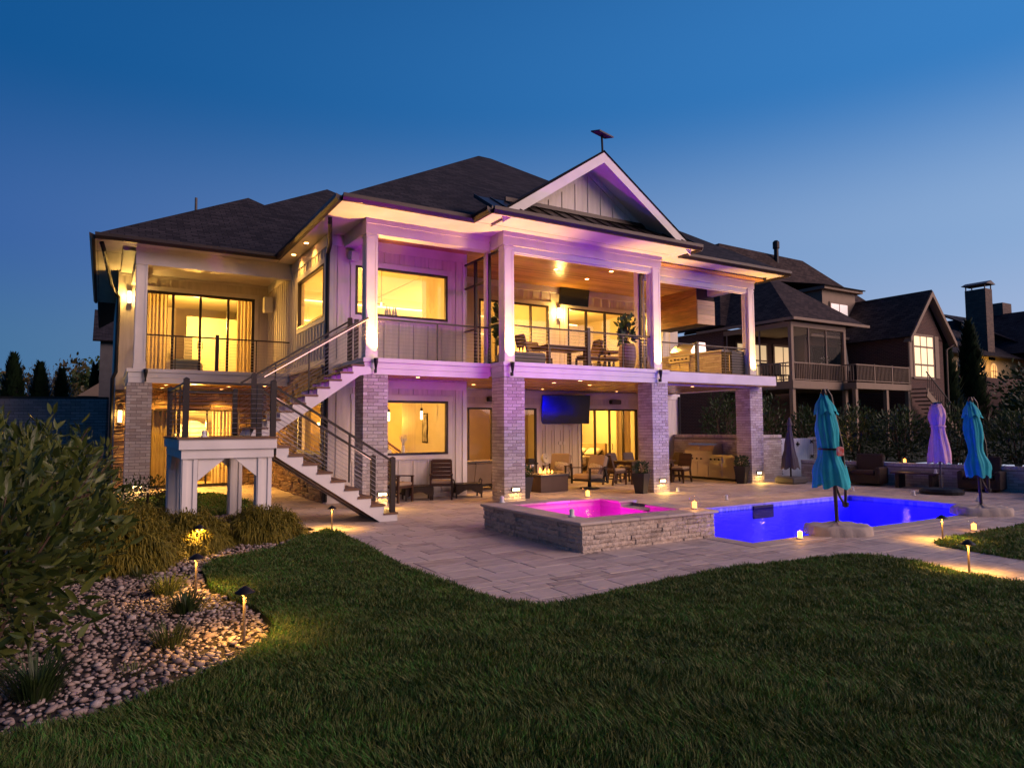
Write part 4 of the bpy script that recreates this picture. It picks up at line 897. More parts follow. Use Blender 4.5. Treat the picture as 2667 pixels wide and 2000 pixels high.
# landing
y = LY0 + .02
while y < LY1 - .05: ST('deck_board', DECKW, LX0 - .03, y, LZ - .03, LX1 + .01, min(y + .138, LY1), LZ); y += .1425
ST('deck_edge', DECKW, LX0 - .035, LY0 - .035, LZ - .032, LX1 + .012, LY0 + .015, LZ + .001)
for za, zb, pr in ((1.49, 1.665, .0), (1.33, 1.486, -.045)):
    ST('fascia_board', TRIM, LX0 - pr, LY0 - pr, za, LX1 + pr, LY0 - pr + .04, zb); ST('fascia_board', TRIM, LX0 - pr, LY0 - pr + .041, za, LX0 - pr + .04, LY1 + pr - .041, zb)
    ST('fascia_board', TRIM, LX0 - pr, LY1 + pr - .04, za, LX1 + pr, LY1 + pr, zb); ST('fascia_board', TRIM, LX1 + pr - .04, LY0 - pr + .041, za, LX1 + pr, LY1 + pr - .041, zb)
ST('landing_joist', TRIM, LX0 + .08, LY0 + .08, 1.40, LX1 - .08, LY1 - .08, 1.655)
def leg(x, y, w=.24):
    l = ST('leg', TRIM, x, y, -.08, x + w, y + w, 1.329)
    mb = MB(); x += 5.7
    for u0, u1 in ((0, .07), (w - .07, w)):
        mb.box(x + u0, y - .02, -.08, x + u1, y - .001, 1.329); mb.box(x - .02, y + u0, -.08, x - .001, y + u1, 1.329)
    mb.build('leg_trim', TRIM, l); return l
leg(-7.25, -1.41); leg(-6.01, -1.41); leg(-7.25, 1.44); leg(-6.05, 1.40)
def gusset(pts, y0, y1): MB().prism([(x + 5.7, z) for x, z in pts], 'y', y0, y1).build('brace', TRIM, stair)
gusset([(-7.0, 1.328), (-6.56, 1.328), (-7.0, .95)], -1.405, -1.33); gusset([(-6.02, 1.328), (-6.42, 1.328), (-6.02, .98)], -1.405, -1.33)
gusset([(-6.06, 1.328), (-6.42, 1.328), (-6.06, 1.0)], 1.5, 1.57); gusset([(-5.80, 1.328), (-5.72, 1.328), (-5.80, 1.24)], 1.5, 1.57)
MB().prism([(-1.16, 1.328), (-.8, 1.328), (-1.16, 1.0)], 'x', -7.22 + 5.7, -7.14 + 5.7).build('brace', TRIM, stair); MB().prism([(1.43, 1.328), (1.05, 1.328), (1.43, 1.0)], 'x', -7.22 + 5.7, -7.14 + 5.7).build('brace', TRIM, stair)
# newels and rails
def newel(x, y, z0, z1, w=.095):
    mb = MB(); x += 5.7; mb.box(x - w / 2, y - w / 2, z0, x + w / 2, y + w / 2, z1)
    mb.add([(x - w / 2, y - w / 2, z1), (x + w / 2, y - w / 2, z1), (x + w / 2, y + w / 2, z1), (x - w / 2, y + w / 2, z1), (x, y, z1 + .03)], [(0, 1, 4), (1, 2, 4), (2, 3, 4), (3, 0, 4)]); return mb.build('newel_post', BRONZE, stair)
def srail(p, q, n=10, gap=.088, led=False, thin=()):
    p, q = Vector(p) + so, Vector(q) + so; r = MB().bar(p, q, .065, .04).build('handrail', BRONZE, stair)
    for k in range(n):
        d = Vector((0, 0, -.085 - k * gap)); MB().tube([p + d, q + d], .0042, 5, False).build('cable', CABLE, r)
    if led: MB().bar(p + Vector((.1, 0, -.03)) + (q - p).normalized() * .1, q + Vector((0, 0, -.03)), .014, .012).build('led_strip', ME('rail light', (1, .55, .45), 1.6), r)
    for t, l in thin:
        c = p.lerp(q, t); MB().box(c.x - .014, c.y - .014, c.z - l, c.x + .014, c.y + .014, c.z).build('baluster', BRONZE, r)
newel(-7.22, -1.41, LZ, 2.72); newel(-5.76, -1.41, LZ, 2.72); newel(-7.24, 1.62, LZ, 2.72); newel(-5.95, 1.62, LZ, 2.72); newel(-5.79, -.26, LZ, 2.72); newel(-5.80, .28, LZ, 2.98)
newel(-3.43, -1.41, .17, 1.25); newel(-3.43, -.26, .17, 1.25); newel(-3.36, 1.66, DZ, 4.52)
srail((-7.22, -1.41, 2.65), (-5.76, -1.41, 2.65)); srail((-7.22, -1.41, 2.65), (-7.24, 1.62, 2.65), thin=((.33, .95), (.62, .95))); srail((-7.24, 1.62, 2.65), (-5.95, 1.62, 2.65)); srail((-5.95, 1.62, 2.65), (-5.90, 1.62, 2.65), 2)
srail((-5.74, -1.41, 2.62), (-3.45, -1.41, 1.19), thin=((.62, .93),)); srail((-5.77, -.26, 2.62), (-3.45, -.26, 1.19), led=True, thin=((.56, .93),))
srail((-5.78, .28, 2.90), (-3.24, .28 + .42, 4.40), led=True, thin=((.45, .98),)); srail((-5.85, 1.55, 2.86), (-3.38, 1.64, 4.44), thin=((.3, .97),))
# ---------------------------------------------------------------- globe lanterns
def globe(x, y, z, lit, label, r=.105):
    t = thing('candle_globe', label, 'lantern', (x, y, z), 0, 'glass globe candle lanterns')
    pr = [(.05, .0)] + [(r * math.sin(a), r - r * math.cos(a) * 1.0) for a in [R(35 + 12 * k) for k in range(12)]] + [(.03, 2 * r - .004)]
    MB().lathe(pr, 20).build('globe', GLOBE, t, True)
    MB().lathe([(.055, 0), (.06, .012), (.05, .022)], 18).build('base', CANDW, t, True)
    c = MB().lathe([(.038, .022), (.038, .115), (.028, .118), (.02, .108), (.001, .107)], 16).build('candle', CANDL if lit else CANDW, t)
    MB().lathe([(.001, .108), (.007, .12), (.001, .145)], 8).build('flame' if lit else 'wick', FLAME if lit else CANDW, c)
    if lit: lamp('candle_lamp', 'POINT', (0, 0, .17), 1.4, (1, .45, .1), .03, t)
    return t
CT = .449
for a in ((-2.02, -3.36, CT, 0, 'unlit glass globe on the far left corner of the spa wall'), (-2.13, -5.72, CT, 0, 'unlit glass globe on the near left wall of the spa'), (-.05, -3.40, CT, 1, 'lit glass globe on the back corner of the spa wall'), (.22, -6.02, CT, 1, 'lit glass globe on the right end of the spa front wall'), (5.07, -2.40, .008, 0, 'unlit glass globe on the paving behind the pool'), (5.62, -.15, .004, 0, 'small unlit globe at the foot of the third brick column'), (1.36, -7.22, .008, 1, 'lit glass globe on the near edge of the pool'), (9.88, -2.72, .004, 0, 'unlit glass globe past the far corner of the pool'), (10.0, -4.35, .004, 0, 'unlit glass globe beside the lilac umbrella base'), (9.8, -6.0, .004, 0, 'unlit glass globe behind the far teal umbrella pole'), (4.66, -8.28, .004, 1, 'lit glass globe at the edge of the right lawn'), (-7.02, .6, LZ, 0, 'unlit glass globe left of the corner post on the stair landing'), (-6.86, -.9, LZ, 0, 'unlit glass globe right of the corner post on the stair landing'), (-4.12, -1.28, .51, 0, 'unlit glass globe on a lower stair tread')): globe(*a)
# ---------------------------------------------------------------- path lights
def pathlight(x, y, h, label, p=6., tilt=0, z=-.03):
    t = thing('path_light', label, 'path light', (x, y, z), 0, 'mushroom path lights')
    MB().lathe([(.001, h + .028), (.015, h + .024), (.034, h + .012), (.084, h - .026), (.087, h - .032), (.075, h - .026), (.022, h - .008), (.001, h - .006)], 20).build('shade', BLACK, t, True)
    MB().lathe([(.014, 0), (.012, h - .07), (.022, h - .055), (.026, h - .045), (.010, h - .04), (.010, h - .008)], 10).build('stem', M('bronze stem', (.18, .13, .09), .5, .4), t)
    MB().lathe([(.001, h - .041), (.017, h - .038), (.015, h - .015)], 10).build('bulb', GLOWB, t)
    for a in (30, 210): lamp('path_lamp', 'SPOT', (.045 * math.cos(R(a)), .045 * math.sin(R(a)), h - .045), p * 1.5, WARM, .02, t, (0, 0, -1), 150, .5)
    return t
pathlight(-7.34, -8.02, .47, 'tall lit path light at the bottom edge of the pebble bed', 7.5); pathlight(-7.50, -5.95, .45, 'lit path light between the sedge tufts and the lawn', 7.5); pathlight(-7.17, -3.25, .43, 'lit path light in front of the golden shrub', 8); pathlight(-4.80, -1.95, .44, 'lit path light below the stair on the terrace edge', 8); pathlight(3.10, -8.55, .42, 'lit path light on the tip of the right lawn', 7.5); pathlight(.92, -9.96, .41, 'lit path light in the foreground lawn by the walk', 7.5)
# ---------------------------------------------------------------- furniture on the terrace
def slat_chair(label, loc, rz, group='slatted wooden patio armchairs', arms=True, cush=True, w=.60, hb=.98, sh=.42):
    t = thing('slatted_armchair' if arms else 'slatted_dining_chair', label, 'chair', loc, rz, group); h = w / 2
    for x in (-h + .03, h - .03):
        MB().bar((x, -.27, 0), (x, -.27, .63 if arms else sh), .05, .05).build('leg', CHAIRW, t); MB().bar((x, .36, 0), (x, .24, sh), .05, .05).build('leg', CHAIRW, t)
        MB().bar((x, .24, sh - .03), (x * .95, .42, hb), .045, .05).build('back_post', CHAIRW, t)
        if arms: MB().bar((x, -.31, .645), (x, .32, .63), .065, .03).build('armrest', CHAIRW, t)
        MB().bar((x, -.25, .17), (x, .32, .19), .03, .035).build('stretcher', CHAIRW, t)
    MB().box(-h + .01, -.28, sh - .07, h - .01, .27, sh - .01).build('seat_frame', CHAIRW, t)
    for k in range(5):
        z = sh + .09 + k * (hb - sh - .12) / 4.3; y = .25 + (z - sh) * .33
        MB().cbox((0, y, z + .04), (w - .09, .022, .095), rx=-.32).build('slat', CHAIRW, t)
    if cush: MB().bevbox(-h + .04, -.28, sh - .01, h - .04, .24, sh + .075, .02).build('cushion', CUSH, t)
    return t
slat_chair('brown slatted armchair with tan cushion in front of the pendant window', (-.82, 1.86, 0), R(-26)); slat_chair('brown slatted armchair behind the lowest stair newel', (-2.05, 1.85, 0), R(28))
def wicker_bench(label, loc, rz):
    t = thing('wicker_side_table', label, 'side table', loc, rz, 'low wicker tables'); w, d, h = .36, .26, .36
    MB().bevbox(-w, -d, h - .03, w, d, h + .01, .012).build('tabletop', WICK, t)
    for s in (-1, 1):
        pts = [(-w, .10), (-w, h - .03), (w, h - .03), (w, .10)] + [(w - .07 - k * (2 * w - .14) / 8, .10 + .12 * math.sin(PI * k / 8)) for k in range(9)]
        MB().prism(pts, 'y', s * d - .015, s * d + .015).build('apron', WICK, t)
        MB().box(s * w - .014, -d + .02, .14, s * w + .014, d - .02, h - .03).build('apron', WICK, t)
        MB().tube([(s * w, -.13, h - .02), (s * (w + .02), -.12, h + .09), (s * (w + .02), 0, h + .12), (s * (w + .02), .12, h + .09), (s * w, .13, h - .02)], .018, 8).build('handle', WICK, t)
    for x in (-w + .02, w - .02):
        for y in (-d + .02, d - .02): MB().bar((x, y, 0), (x, y, h - .03), .04, .04).build('leg', WICK, t)
wicker_bench('dark wicker side table between the two slatted armchairs', (-1.42, 2.02, 0), R(-12)); wicker_bench('dark wicker side table right of the slatted armchair', (-.02, 1.95, 0), R(-14))
sofa = thing('outdoor_sofa', 'dark framed outdoor sofa turned with its back to the pool', 'sofa', (1.15, 3.35, 0), R(8))
MB().box(-.95, -.05, .12, .95, .7, .3).build('seat_frame', BLACK, sofa)
for k in range(3):
    MB().bevbox(-.92 + k * .62, .02, .3, -.32 + k * .62, .7, .46, .03).build('cushion', CUSHG, sofa); MB().bevbox(-.92 + k * .62, -.09, .34, -.32 + k * .62, .1, .9, .03).build('back_cushion', CUSH, sofa)
    m4 = Matrix.Translation((-.62 + k * .62, -.14, .5)) @ Euler((R(10), 0, 0)).to_matrix().to_4x4(); MB().box(-.3, -.015, -.3, .3, .015, .3, m4).build('back_panel', M('taupe sling', (.16, .12, .085), .8), sofa)
for k in range(4): MB().bar((-.95 + k * .633, -.03, .1), (-.95 + k * .633, -.19, .84), .03, .03).build('back_post', BLACK, sofa)
MB().bar((-.97, -.2, .85), (.97, -.2, .85), .05, .05).build('back_rail', BLACK, sofa)
for x in (-.9, .9):
    for y in (0, .64): MB().bar((x, y, 0), (x, y, .14), .05, .05).build('leg', BLACK, sofa)
fp = thing('fire_pit_table', 'brown box fire table with a small flame on the patio', 'fire pit', (2.72, 2.2, 0), R(4))
MB().bevbox(-.50, -.38, 0, .50, .38, .46, .012).build('body', M('brown concrete', (.10, .065, .05), .7), fp); MB().box(-.52, -.40, .462, .52, .40, .50).build('tabletop', SLATE, fp); MB().box(-.3, -.12, .501, .3, .12, .512).build('burner', BLACK, fp)
def flames(par, z, n, spread, col=FLAME):
    mb = MB()
    for k in range(n):
        x, y = random.uniform(-spread, spread), random.uniform(-.06, .06); h = random.uniform(.08, .2); mb.lathe([(.015, 0), (.032, h * .3), (.018, h * .65), (.001, h)], 7, (x, y, z))
    return mb.build('flame', col, par, True)
flames(fp, .51, 7, .22); lamp('flame_lamp', 'POINT', (0, 0, .75), 16, (1, .42, .1), .1, fp)
def lounge_chair(label, loc, rz):
    t = thing('swivel_lounge_chair', label, 'chair', loc, rz, 'swivel lounge chairs by the fire table')
    for s in (-1, 1):
        x = s * .36
        MB().bar((x, -.40, .16), (x, -.40, .62), .05, .05).build('leg', BLACK, t); MB().bar((x, .42, .16), (x, .30, .66), .05, .06).build('leg', BLACK, t)
        MB().bar((x, -.45, .635), (x, .42, .60), .075, .03).build('armrest', CHAIRW, t); MB().bar((x, -.40, .26), (x, .44, .2), .04, .06).build('side_rail', BLACK, t)
        MB().bar((x * .8, .3, .3), (x * .8, .56, .93), .04, .05).build('back_post', BLACK, t)
    MB().box(-.33, -.4, .24, .33, .34, .29).build('seat_frame', BLACK, t)
    MB().bevbox(-.31, -.42, .29, .31, .28, .45, .04).build('cushion', CUSH, t)
    m4 = Matrix.Translation((0, .36, .68)) @ Euler((R(-20), 0, 0)).to_matrix().to_4x4(); MB().bevbox(-.31, -.08, -.32, .31, .08, .32, .035, m4).build('back_cushion', CUSH, t)
    m4 = Matrix.Translation((.06, .2, .58)) @ Euler((R(-28), R(8), 0)).to_matrix().to_4x4(); MB().bevbox(-.22, -.07, -.16, .22, .07, .16, .05, m4).build('pillow', PATT, t, True)
    MB().lathe([(.30, 0), (.31, .02), (.28, .035), (.06, .05), (.05, .2), (.14, .24)], 20).build('swivel_base', BLACK, t)
    return t
lounge_chair('tan cushioned swivel chair with patterned pillow nearest the pool', (4.25, 2.15, 0), R(-78)); lounge_chair('tan cushioned swivel chair beside the standing fan', (4.2, 3.75, 0), R(-50))
fan = thing('standing_fan', 'white round standing fan against the patio wall', 'fan', (4.75, 5.3, 0), R(20))
MB().lathe([(.16, 0), (.16, .02), (.03, .04), (.02, .6)], 16).build('stand', LGREY, fan)
h = MB(); h.lathe([(.02, -.10), (.13, -.09), (.17, -.02), (.175, .03), (.16, .045), (.14, .03)], 24); o = h.build('housing', LGREY, fan, True, (0, 0, .78)); o.rotation_euler = (R(80), 0, 0)
h = MB(); h.lathe([(.001, .03), (.138, .028)], 24); h.lathe([(.03, .04), (.001, .045)], 10); o = h.build('grille', SLATE, fan, loc=(0, 0, .78)); o.rotation_euler = (R(80), 0, 0)
tk = thing('steel_drink_cooler', 'tall steel drink cooler with black lid by the patio doors', 'cooler', (3.75, 4.7, 0)); MB().lathe([(.17, 0), (.17, .62), (.165, .64)], 20).build('body', STEEL, tk, True); MB().bevbox(-.2, -.2, .64, .2, .2, .69, .015).build('lid', BLACK, tk); MB().box(-.12, -.1, .69, .12, .1, .82).build('tap_box', BLACK, tk)
# dining group
dt = thing('dining_table', 'dark wooden dining table behind the third brick column', 'table', (7.1, 2.9, 0), R(2))
for k in range(6): MB().box(-1.0, -.5 + k * .167, .70, 1.0, -.5 + k * .167 + .162, .735).build('slat', CHAIRW, dt)
MB().box(-.94, -.44, .62, .94, .44, .70).build('apron', CHAIRW, dt)
for x in (-.9, .9):
    for y in (-.42, .42): MB().bar((x, y, 0), (x, y, .62), .085, .085).build('leg', CHAIRW, dt)
dc = lambda l, loc, rz: slat_chair(l, loc, rz, 'slatted dining chairs', False, True, .48, .92, .45)
dc('dark slatted dining chair left of the dining table, nearest the lounge chairs', (5.75, 2.75, 0), R(98)); dc('dark slatted dining chair behind the left half of the dining table', (6.75, 3.75, 0), R(4)); dc('dark slatted dining chair behind the middle of the dining table', (7.5, 3.8, 0), R(-3)); dc('dark slatted dining chair at the right end of the dining table, near side', (8.15, 2.25, 0), R(-70)); dc('dark slatted dining chair at the right end of the dining table, far side', (8.55, 3.1, 0), R(-85))
# planters
def leaf_cloud(c, rx, ry, rzz, n, L, mat, name, parent, seed, w=.45, shell=.55, up=.3, single=0, hang=0., rough=.15):
    """leaf-sized faces spread through an ellipsoid's volume: 4 triangles per leaf, folded along the rib"""
    g = np.random.default_rng(seed); d = g.normal(size=(n, 3)); d /= np.linalg.norm(d, axis=1)[:, None]
    lump = 1 + rough * np.sin(d[:, 0] * 5 + seed) * np.cos(d[:, 1] * 4.3 + seed * 2) + rough * np.sin(d[:, 2] * 7 + seed * 3) * .6
    r = (shell + (1 - shell) * g.random(n) ** .6) * lump; P = d * r[:, None] * np.array([rx, ry, rzz]) + np.array(c)
    ax = d * .8 + g.normal(size=(n, 3)) * .55; ax[:, 2] += up - hang; ax /= np.linalg.norm(ax, axis=1)[:, None]
    sd = np.cross(ax, g.normal(size=(n, 3))); sd /= np.linalg.norm(sd, axis=1)[:, None] + 1e-6; nn = np.cross(sd, ax)
    l = L * (.6 + .7 * g.random(n))[:, None]; ww = l * w * .5
    V = np.stack([P, P + ax * l * .35 + sd * ww, P + ax * l * .72 + sd * ww * .75 - nn * l * .05, P + ax * l - nn * l * .16, P + ax * l * .72 - sd * ww * .75 - nn * l * .05, P + ax * l * .35 - sd * ww, P + ax * l * .5 + nn * l * .07 * (-1)], 1)
    F = np.array([[0, 1, 6], [1, 2, 6], [2, 3, 6], [3, 4, 6], [4, 5, 6], [5, 0, 6]])
    Fa = (np.arange(n)[:, None, None] * 7 + F[None]).reshape(-1, 3)
    if single:
        near = np.argsort(((P - (np.array(CAM) - np.array(parent.location if parent else (0, 0, 0)))) ** 2).sum(1))[:single * 2][::2]
        for k in near:
            me = bpy.data.meshes.new('leaf'); me.from_pydata([tuple(v) for v in V[k]], [], [tuple(f) for f in F]); me.materials.append(mat); link('leaf', me, parent)
        keep = np.ones(n, bool); keep[near] = False; V = V[keep]; Fa = (np.arange(len(V))[:, None, None] * 7 + F[None]).reshape(-1, 3)
    o = link(name, np_mesh(name, V.reshape(-1, 3), Fa, mat), parent); return o
def planter(label, x, y, z=0, h=.56, w=.2, seed=1):
    t = thing('planter', label, 'planter', (x, y, z), R(20), 'tall planters with round shrubs')
    mb = MB(); b = w * .62; vs = [(sx * b, sy * b, 0) for sx, sy in ((-1, -1), (1, -1), (1, 1), (-1, 1))] + [(sx * w, sy * w, h) for sx, sy in ((-1, -1), (1, -1), (1, 1), (-1, 1))] + [(sx * w * .86, sy * w * .86, h) for sx, sy in ((-1, -1), (1, -1), (1, 1), (-1, 1))] + [(sx * w * .84, sy * w * .84, h - .06) for sx, sy in ((-1, -1), (1, -1), (1, 1), (-1, 1))]
    fs = [(3, 2, 1, 0), (12, 13, 14, 15)]
    for q in range(3): fs += [(q * 4 + i, q * 4 + (i + 1) % 4, q * 4 + 4 + (i + 1) % 4, q * 4 + 4 + i) for i in range(4)]
    mb.add(vs, fs); mb.build('pot', M('dark planter', (.03, .026, .026), .55, var=.2), t)
    MB().lathe([(.001, 0), (.02, .0), (.015, .2)], 6, (0, 0, h - .06)).build('stem', BARK, t)
    leaf_cloud((0, 0, h + .13), .22, .22, .19, 420, .07, PLANTG, 'foliage', t, seed)
    return t
planter('tall dark planter with round shrub left of the third brick column', 4.50, .12, seed=3); planter('tall dark planter with round shrub behind the second brick column', 1.02, .78, seed=4); planter('tall dark planter with round shrub left of the last brick column', 9.48, .85, seed=5)
# grill island (faces the dining group), brick walls and gate
gi = thing('grill_island', 'stainless steel grill island against the low brick wall', 'grill', (10.05, 2.7, 0))
def GB(name, mat, *a, bev=0): mb = MB(); (mb.bevbox(*a, bev) if bev else mb.box(*a)); return mb.build(name, mat, gi)
GB('plinth', BLACK, -.24, -1.28, 0, .3, 1.4, .09); GB('body', STEEL, -.27, -1.3, .09, .3, 1.42, .84); GB('countertop', STEEL, -.32, -1.34, .842, .32, 1.46, .88); GB('side_panel', SLATE, -.25, -1.345, .1, .29, -1.302, .84)
for y0, y1 in ((.35, .83), (-.15, .33)):
    d = GB('door', STEEL, -.295, y0, .13, -.272, y1, .62); MB().tube([(-.32, y0 + .06, .57), (-.33, y0 + .1, .57), (-.33, y1 - .1, .57), (-.32, y1 - .06, .57)], .011, 6).build('handle', STEEL, d)
for z0, z1 in ((.13, .36), (.38, .62)):
    d = GB('drawer', STEEL, -.295, -.75, z0, -.272, -.18, z1); MB().tube([(-.33, -.68, z1 - .05), (-.33, -.25, z1 - .05)], .011, 6).build('handle', STEEL, d)
GB('control_panel', STEEL, -.31, -.78, .64, -.272, .9, .80)
for y in (.75, .55, .35, .15, -.3, -.48, -.66): o = MB().lathe([(.03, 0), (.026, .035), (.001, .036)], 12).build('knob', BLACK, gi, loc=(-.312, y, .72)); o.rotation_euler = (0, R(-90), 0)
h = MB(); pr = [(-.28, .882), (-.29, .97), (-.16, 1.2), (-.02, 1.25), (.22, 1.25), (.26, .882)]; h.prism([(x, z) for x, z in pr], 'y', -.35, .95); hood = h.build('grill_hood', STEEL, gi)
MB().tube([(-.33, -.2, 1.0), (-.34, -.15, 1.0), (-.34, .75, 1.0), (-.33, .8, 1.0)], .014, 8).build('handle', STEEL, hood); MB().lathe([(.05, 0), (.05, .012)], 14).build('thermometer', LGREY, hood, loc=(-.245, .3, 1.11)).rotation_euler = (0, R(-62), 0)
def brick_wall(name, label, p0, p1, h, th, bl=.21, bh=.0815, cap=True, mat=BRICK, single=290, zb=0):
    p0, p1 = Vector(p0), Vector(p1); L = (p1 - p0).length; a = math.atan2(p1.y - p0.y, p1.x - p0.x)
    t = thing(name, label, 'wall', (p0.x, p0.y, zb), a); MB().box(.006, .012, 0, L - .006, th - .012, h - (.1 if cap else .0)).build('core', MORTAR if mat is BRICK else DARKIN, t)
    mbj = MB(); n = 0; rows = int((h - (.1 if cap else 0)) / bh)
    for r in range(rows):
        x = -(bl / 2 if r % 2 else 0)
        while x < L:
            a0, a1 = max(x, 0), min(x + bl - .009, L)
            if a1 - a0 > .02:
                if n < single: o = link('brick', brm[n % 5] if mat is BRICK else brd[n % 5], t, (a0, 0, r * bh)); o.scale = (a1 - a0, th * .45, bh - .009); n += 1
                else: mbj.box(a0, 0, r * bh, a1, th * .45, r * bh + bh - .009)
                mbj.box(a0, th * .55, r * bh, a1, th, r * bh + bh - .009)
            x += bl
    if cap:
        x = 0
        while x < L: mbj.box(x, -.015, h - .098, min(x + .072, L), th + .015, h); x += .08
    o = mbj.build('brick', mat, t); o['kind'] = 'stuff'; return t
brd = [];
for m_ in brm: q = m_.copy(); q.materials[0] = DBRICK; brd.append(q)
brick_wall('brick_wall', 'pale brick wall behind the grill island', (10.38, 4.83, 0), (10.38, 1.0, 0), 1.56, .2); brick_wall('brick_wall', 'pale brick wall and pier between the last column and the white gate', (10.42, .95, 0), (11.72, 1.02, 0), 1.56, .22)
brick_wall('brick_wall', 'low pale brick retaining wall beside the pool terrace', (12.1, .55, 0), (13.55, -7.0, 0), .70, .24); brick_wall('brick_wall', 'short pale brick wall right of the white gate', (13.75, 1.2, 0), (14.6, 1.25, 0), 1.45, .22); brick_wall('brick_wall', 'low brick retaining wall running on past the frame', (13.56, -7.02, 0), (15.4, -16, 0), .70, .24, single=0)
gt = thing('garden_gate', 'white double garden gate of vertical boards with black hinges', 'gate', (11.78, 1.14, .04), R(2))
for k in range(16):
    x = .0 + k * .122; MB().box(x, 0, 0, x + .116, .03, 1.38).build('board', WHITEP, gt)
for z in (.12, .68, 1.2): MB().box(0, .031, z, 1.95, .07, z + .12).build('rail', WHITEP, gt)
for z in (.2, .72, 1.25):
    for x in (.0, 1.82):
        mb = MB(); mb.bar((x - .06, -.012, z - .05), (x + .1, -.012, z + .05), .02, .03); mb.bar((x - .06, -.026, z + .05), (x + .1, -.026, z - .05), .02, .03); mb.build('hinge', BLACK, gt)
mb = MB(); mb.box(.93, -.02, 1.14, 1.12, -.002, 1.2); mb.box(.98, -.04, 1.1, 1.02, -.02, 1.26); mb.build('latch', BLACK, gt)
# ---------------------------------------------------------------- closed umbrellas
def canopy(h, prof, folds, mat, parent, amp=.16, lean=(0, 0), seed=0, name='canopy', nz=18, na=72):
    """folded cloth: radius profile over height, deep pleats, slight twist"""
    g = random.Random(seed); V = []; F = []; ph = g.random() * 6
    def rad(t):
        for (t0, r0), (t1, r1) in zip(prof[:-1], prof[1:]):
            if t0 <= t <= t1: u = (t - t0) / (t1 - t0); u = u * u * (3 - 2 * u); return r0 + (r1 - r0) * u
        return prof[-1][1]
    for i in range(nz + 1):
        t = i / nz; r = rad(t)
        for j in range(na):
            a = 2 * PI * j / na; f = math.cos(folds * a + ph + t * 2.2); f2 = math.sin((folds * 2 + 1) * a + ph * 2 + t * 3)
            fs_ = 1 - 2 * abs(math.sin((folds * a + ph + t * 2.2) / 2)) ** .7; rr = r * (1 + amp * 1.1 * fs_ + amp * .45 * f2 + .06 * math.sin(a * 3 + t * 5 + ph) + .03 * math.sin(a * 17 + t * 11)); zz = h * t - (.035 * (1 - t) ** 3 * (1 + f))
            V.append((lean[0] * t + rr * math.cos(a), lean[1] * t + rr * math.sin(a) * .9, zz))
    for i in range(nz):
        for j in range(na): F.append((i * na + j, i * na + (j + 1) % na, (i + 1) * na + (j + 1) % na, (i + 1) * na + j))
    F.append(tuple(range(nz * na, (nz + 1) * na))); mb = MB(); mb.add(V, F); return mb.build(name, mat, parent, True)
def base_bag(parent, sx, sy, h, mat, seed=0):
    g = random.Random(seed); V = []; F = []; n = 72; rows = [(1.02, 0), (1.03, .3), (1.01, .62), (.985, .86), (.93, .97), (.74, .93), (.5, .92), (.28, 1.0), (.08, 1.25)]
    for i, (s, z) in enumerate(rows):
        for j in range(n):
            a = 2 * PI * j / n; k = (abs(math.cos(a)) ** 4 + abs(math.sin(a)) ** 4) ** -.25; w = 1 + (.022 * math.sin(a * 13 + seed + i * .5) + .02 * math.sin(a * 29 + seed * 2 + i)) * (1 if i < 4 else .35)
            corner = max(0, abs(math.sin(2 * a)) - .6) * .6
            V.append((sx * s * k * w * math.cos(a), sy * s * k * w * math.sin(a), h * (z * (1 + (.30 * corner if i in (2, 3, 4) else 0) + (.07 * math.sin(a * 4 + seed) + .05 * math.sin(a * 11 + i)) * (i > 1)))))
    for i in range(len(rows) - 1):
        for j in range(n): F.append((i * n + j, i * n + (j + 1) % n, (i + 1) * n + (j + 1) % n, (i + 1) * n + j))
    F.append(tuple(range((len(rows) - 1) * n, len(rows) * n))); mb = MB(); mb.add(V, F); return mb.build('base_cover', mat, parent, True)
def cantilever(label, loc, rz, seed, scale=1., bw=.58, cprof=None, tie=True, lean=(-.15, 0)):
    t = thing('closed_umbrella', label, 'umbrella', loc, rz, 'closed teal umbrellas by the pool'); s = scale
    base_bag(t, bw, bw * .66, .17, TAUPE, seed)
    MB().tube([(0, 0, .15), (-.02, 0, .9), (lean[0], 0, 2.44 * s)], .032, 10).build('pole', BRONZE, t)
    c = canopy(1.56 * s, cprof, 5, TEAL, t, .17, (lean[0] * .75, 0), seed); c.location = (lean[0] * .3, 0, .84 * s)
    c2 = canopy(.30 * s, [(0, .185), (.25, .15), (1, .04)], 6, TEAL, t, .16, (lean[0] * .2, 0), seed + 1, 'top_flap', 5, 60); c2.location = (lean[0] * .86, 0, 2.10 * s)
    zt = .84 * s + 1.56 * s * .38
    if tie:
        m = MB(); m.lathe([(.178, 0), (.182, .015), (.178, .03)], 24, (lean[0] * .58, 0, zt)); m.build('strap', BLACK, t); MB().bevbox(-.06, -.24, zt - .1, .05, -.19, zt + .06, .02).build('clip', M('red and white clip', (.7, .08, .05), .5, col2=(.7, .55, .5), vs=14), t)
    MB().tube([(lean[0], 0, 2.44 * s), (lean[0] + .05, -.01, 2.47 * s), (lean[0] + .11, -.02, 2.36 * s), (.03, -.03, 1.95 * s), (.12, -.03, 1.5 * s), (.15, -.03, .9 * s), (.145, -.03, .62), (.14, -.03, .50)], .024, 8).build('support_arm', BRONZE, t)
    MB().tube([(.0, 0, .82), (.06, -.02, .62), (.14, -.03, .48)], .02, 8).build('strut', BRONZE, t); MB().lathe([(.001, -.05), (.05, -.03), (.055, .03), (.001, .06)], 12, (.14, -.03, .5)).build('crank', BRONZE, t); MB().lathe([(.05, 0), (.055, .05), (.03, .12)], 12, (lean[0], 0, 2.36 * s)).build('hub', BRONZE, t)
    return t
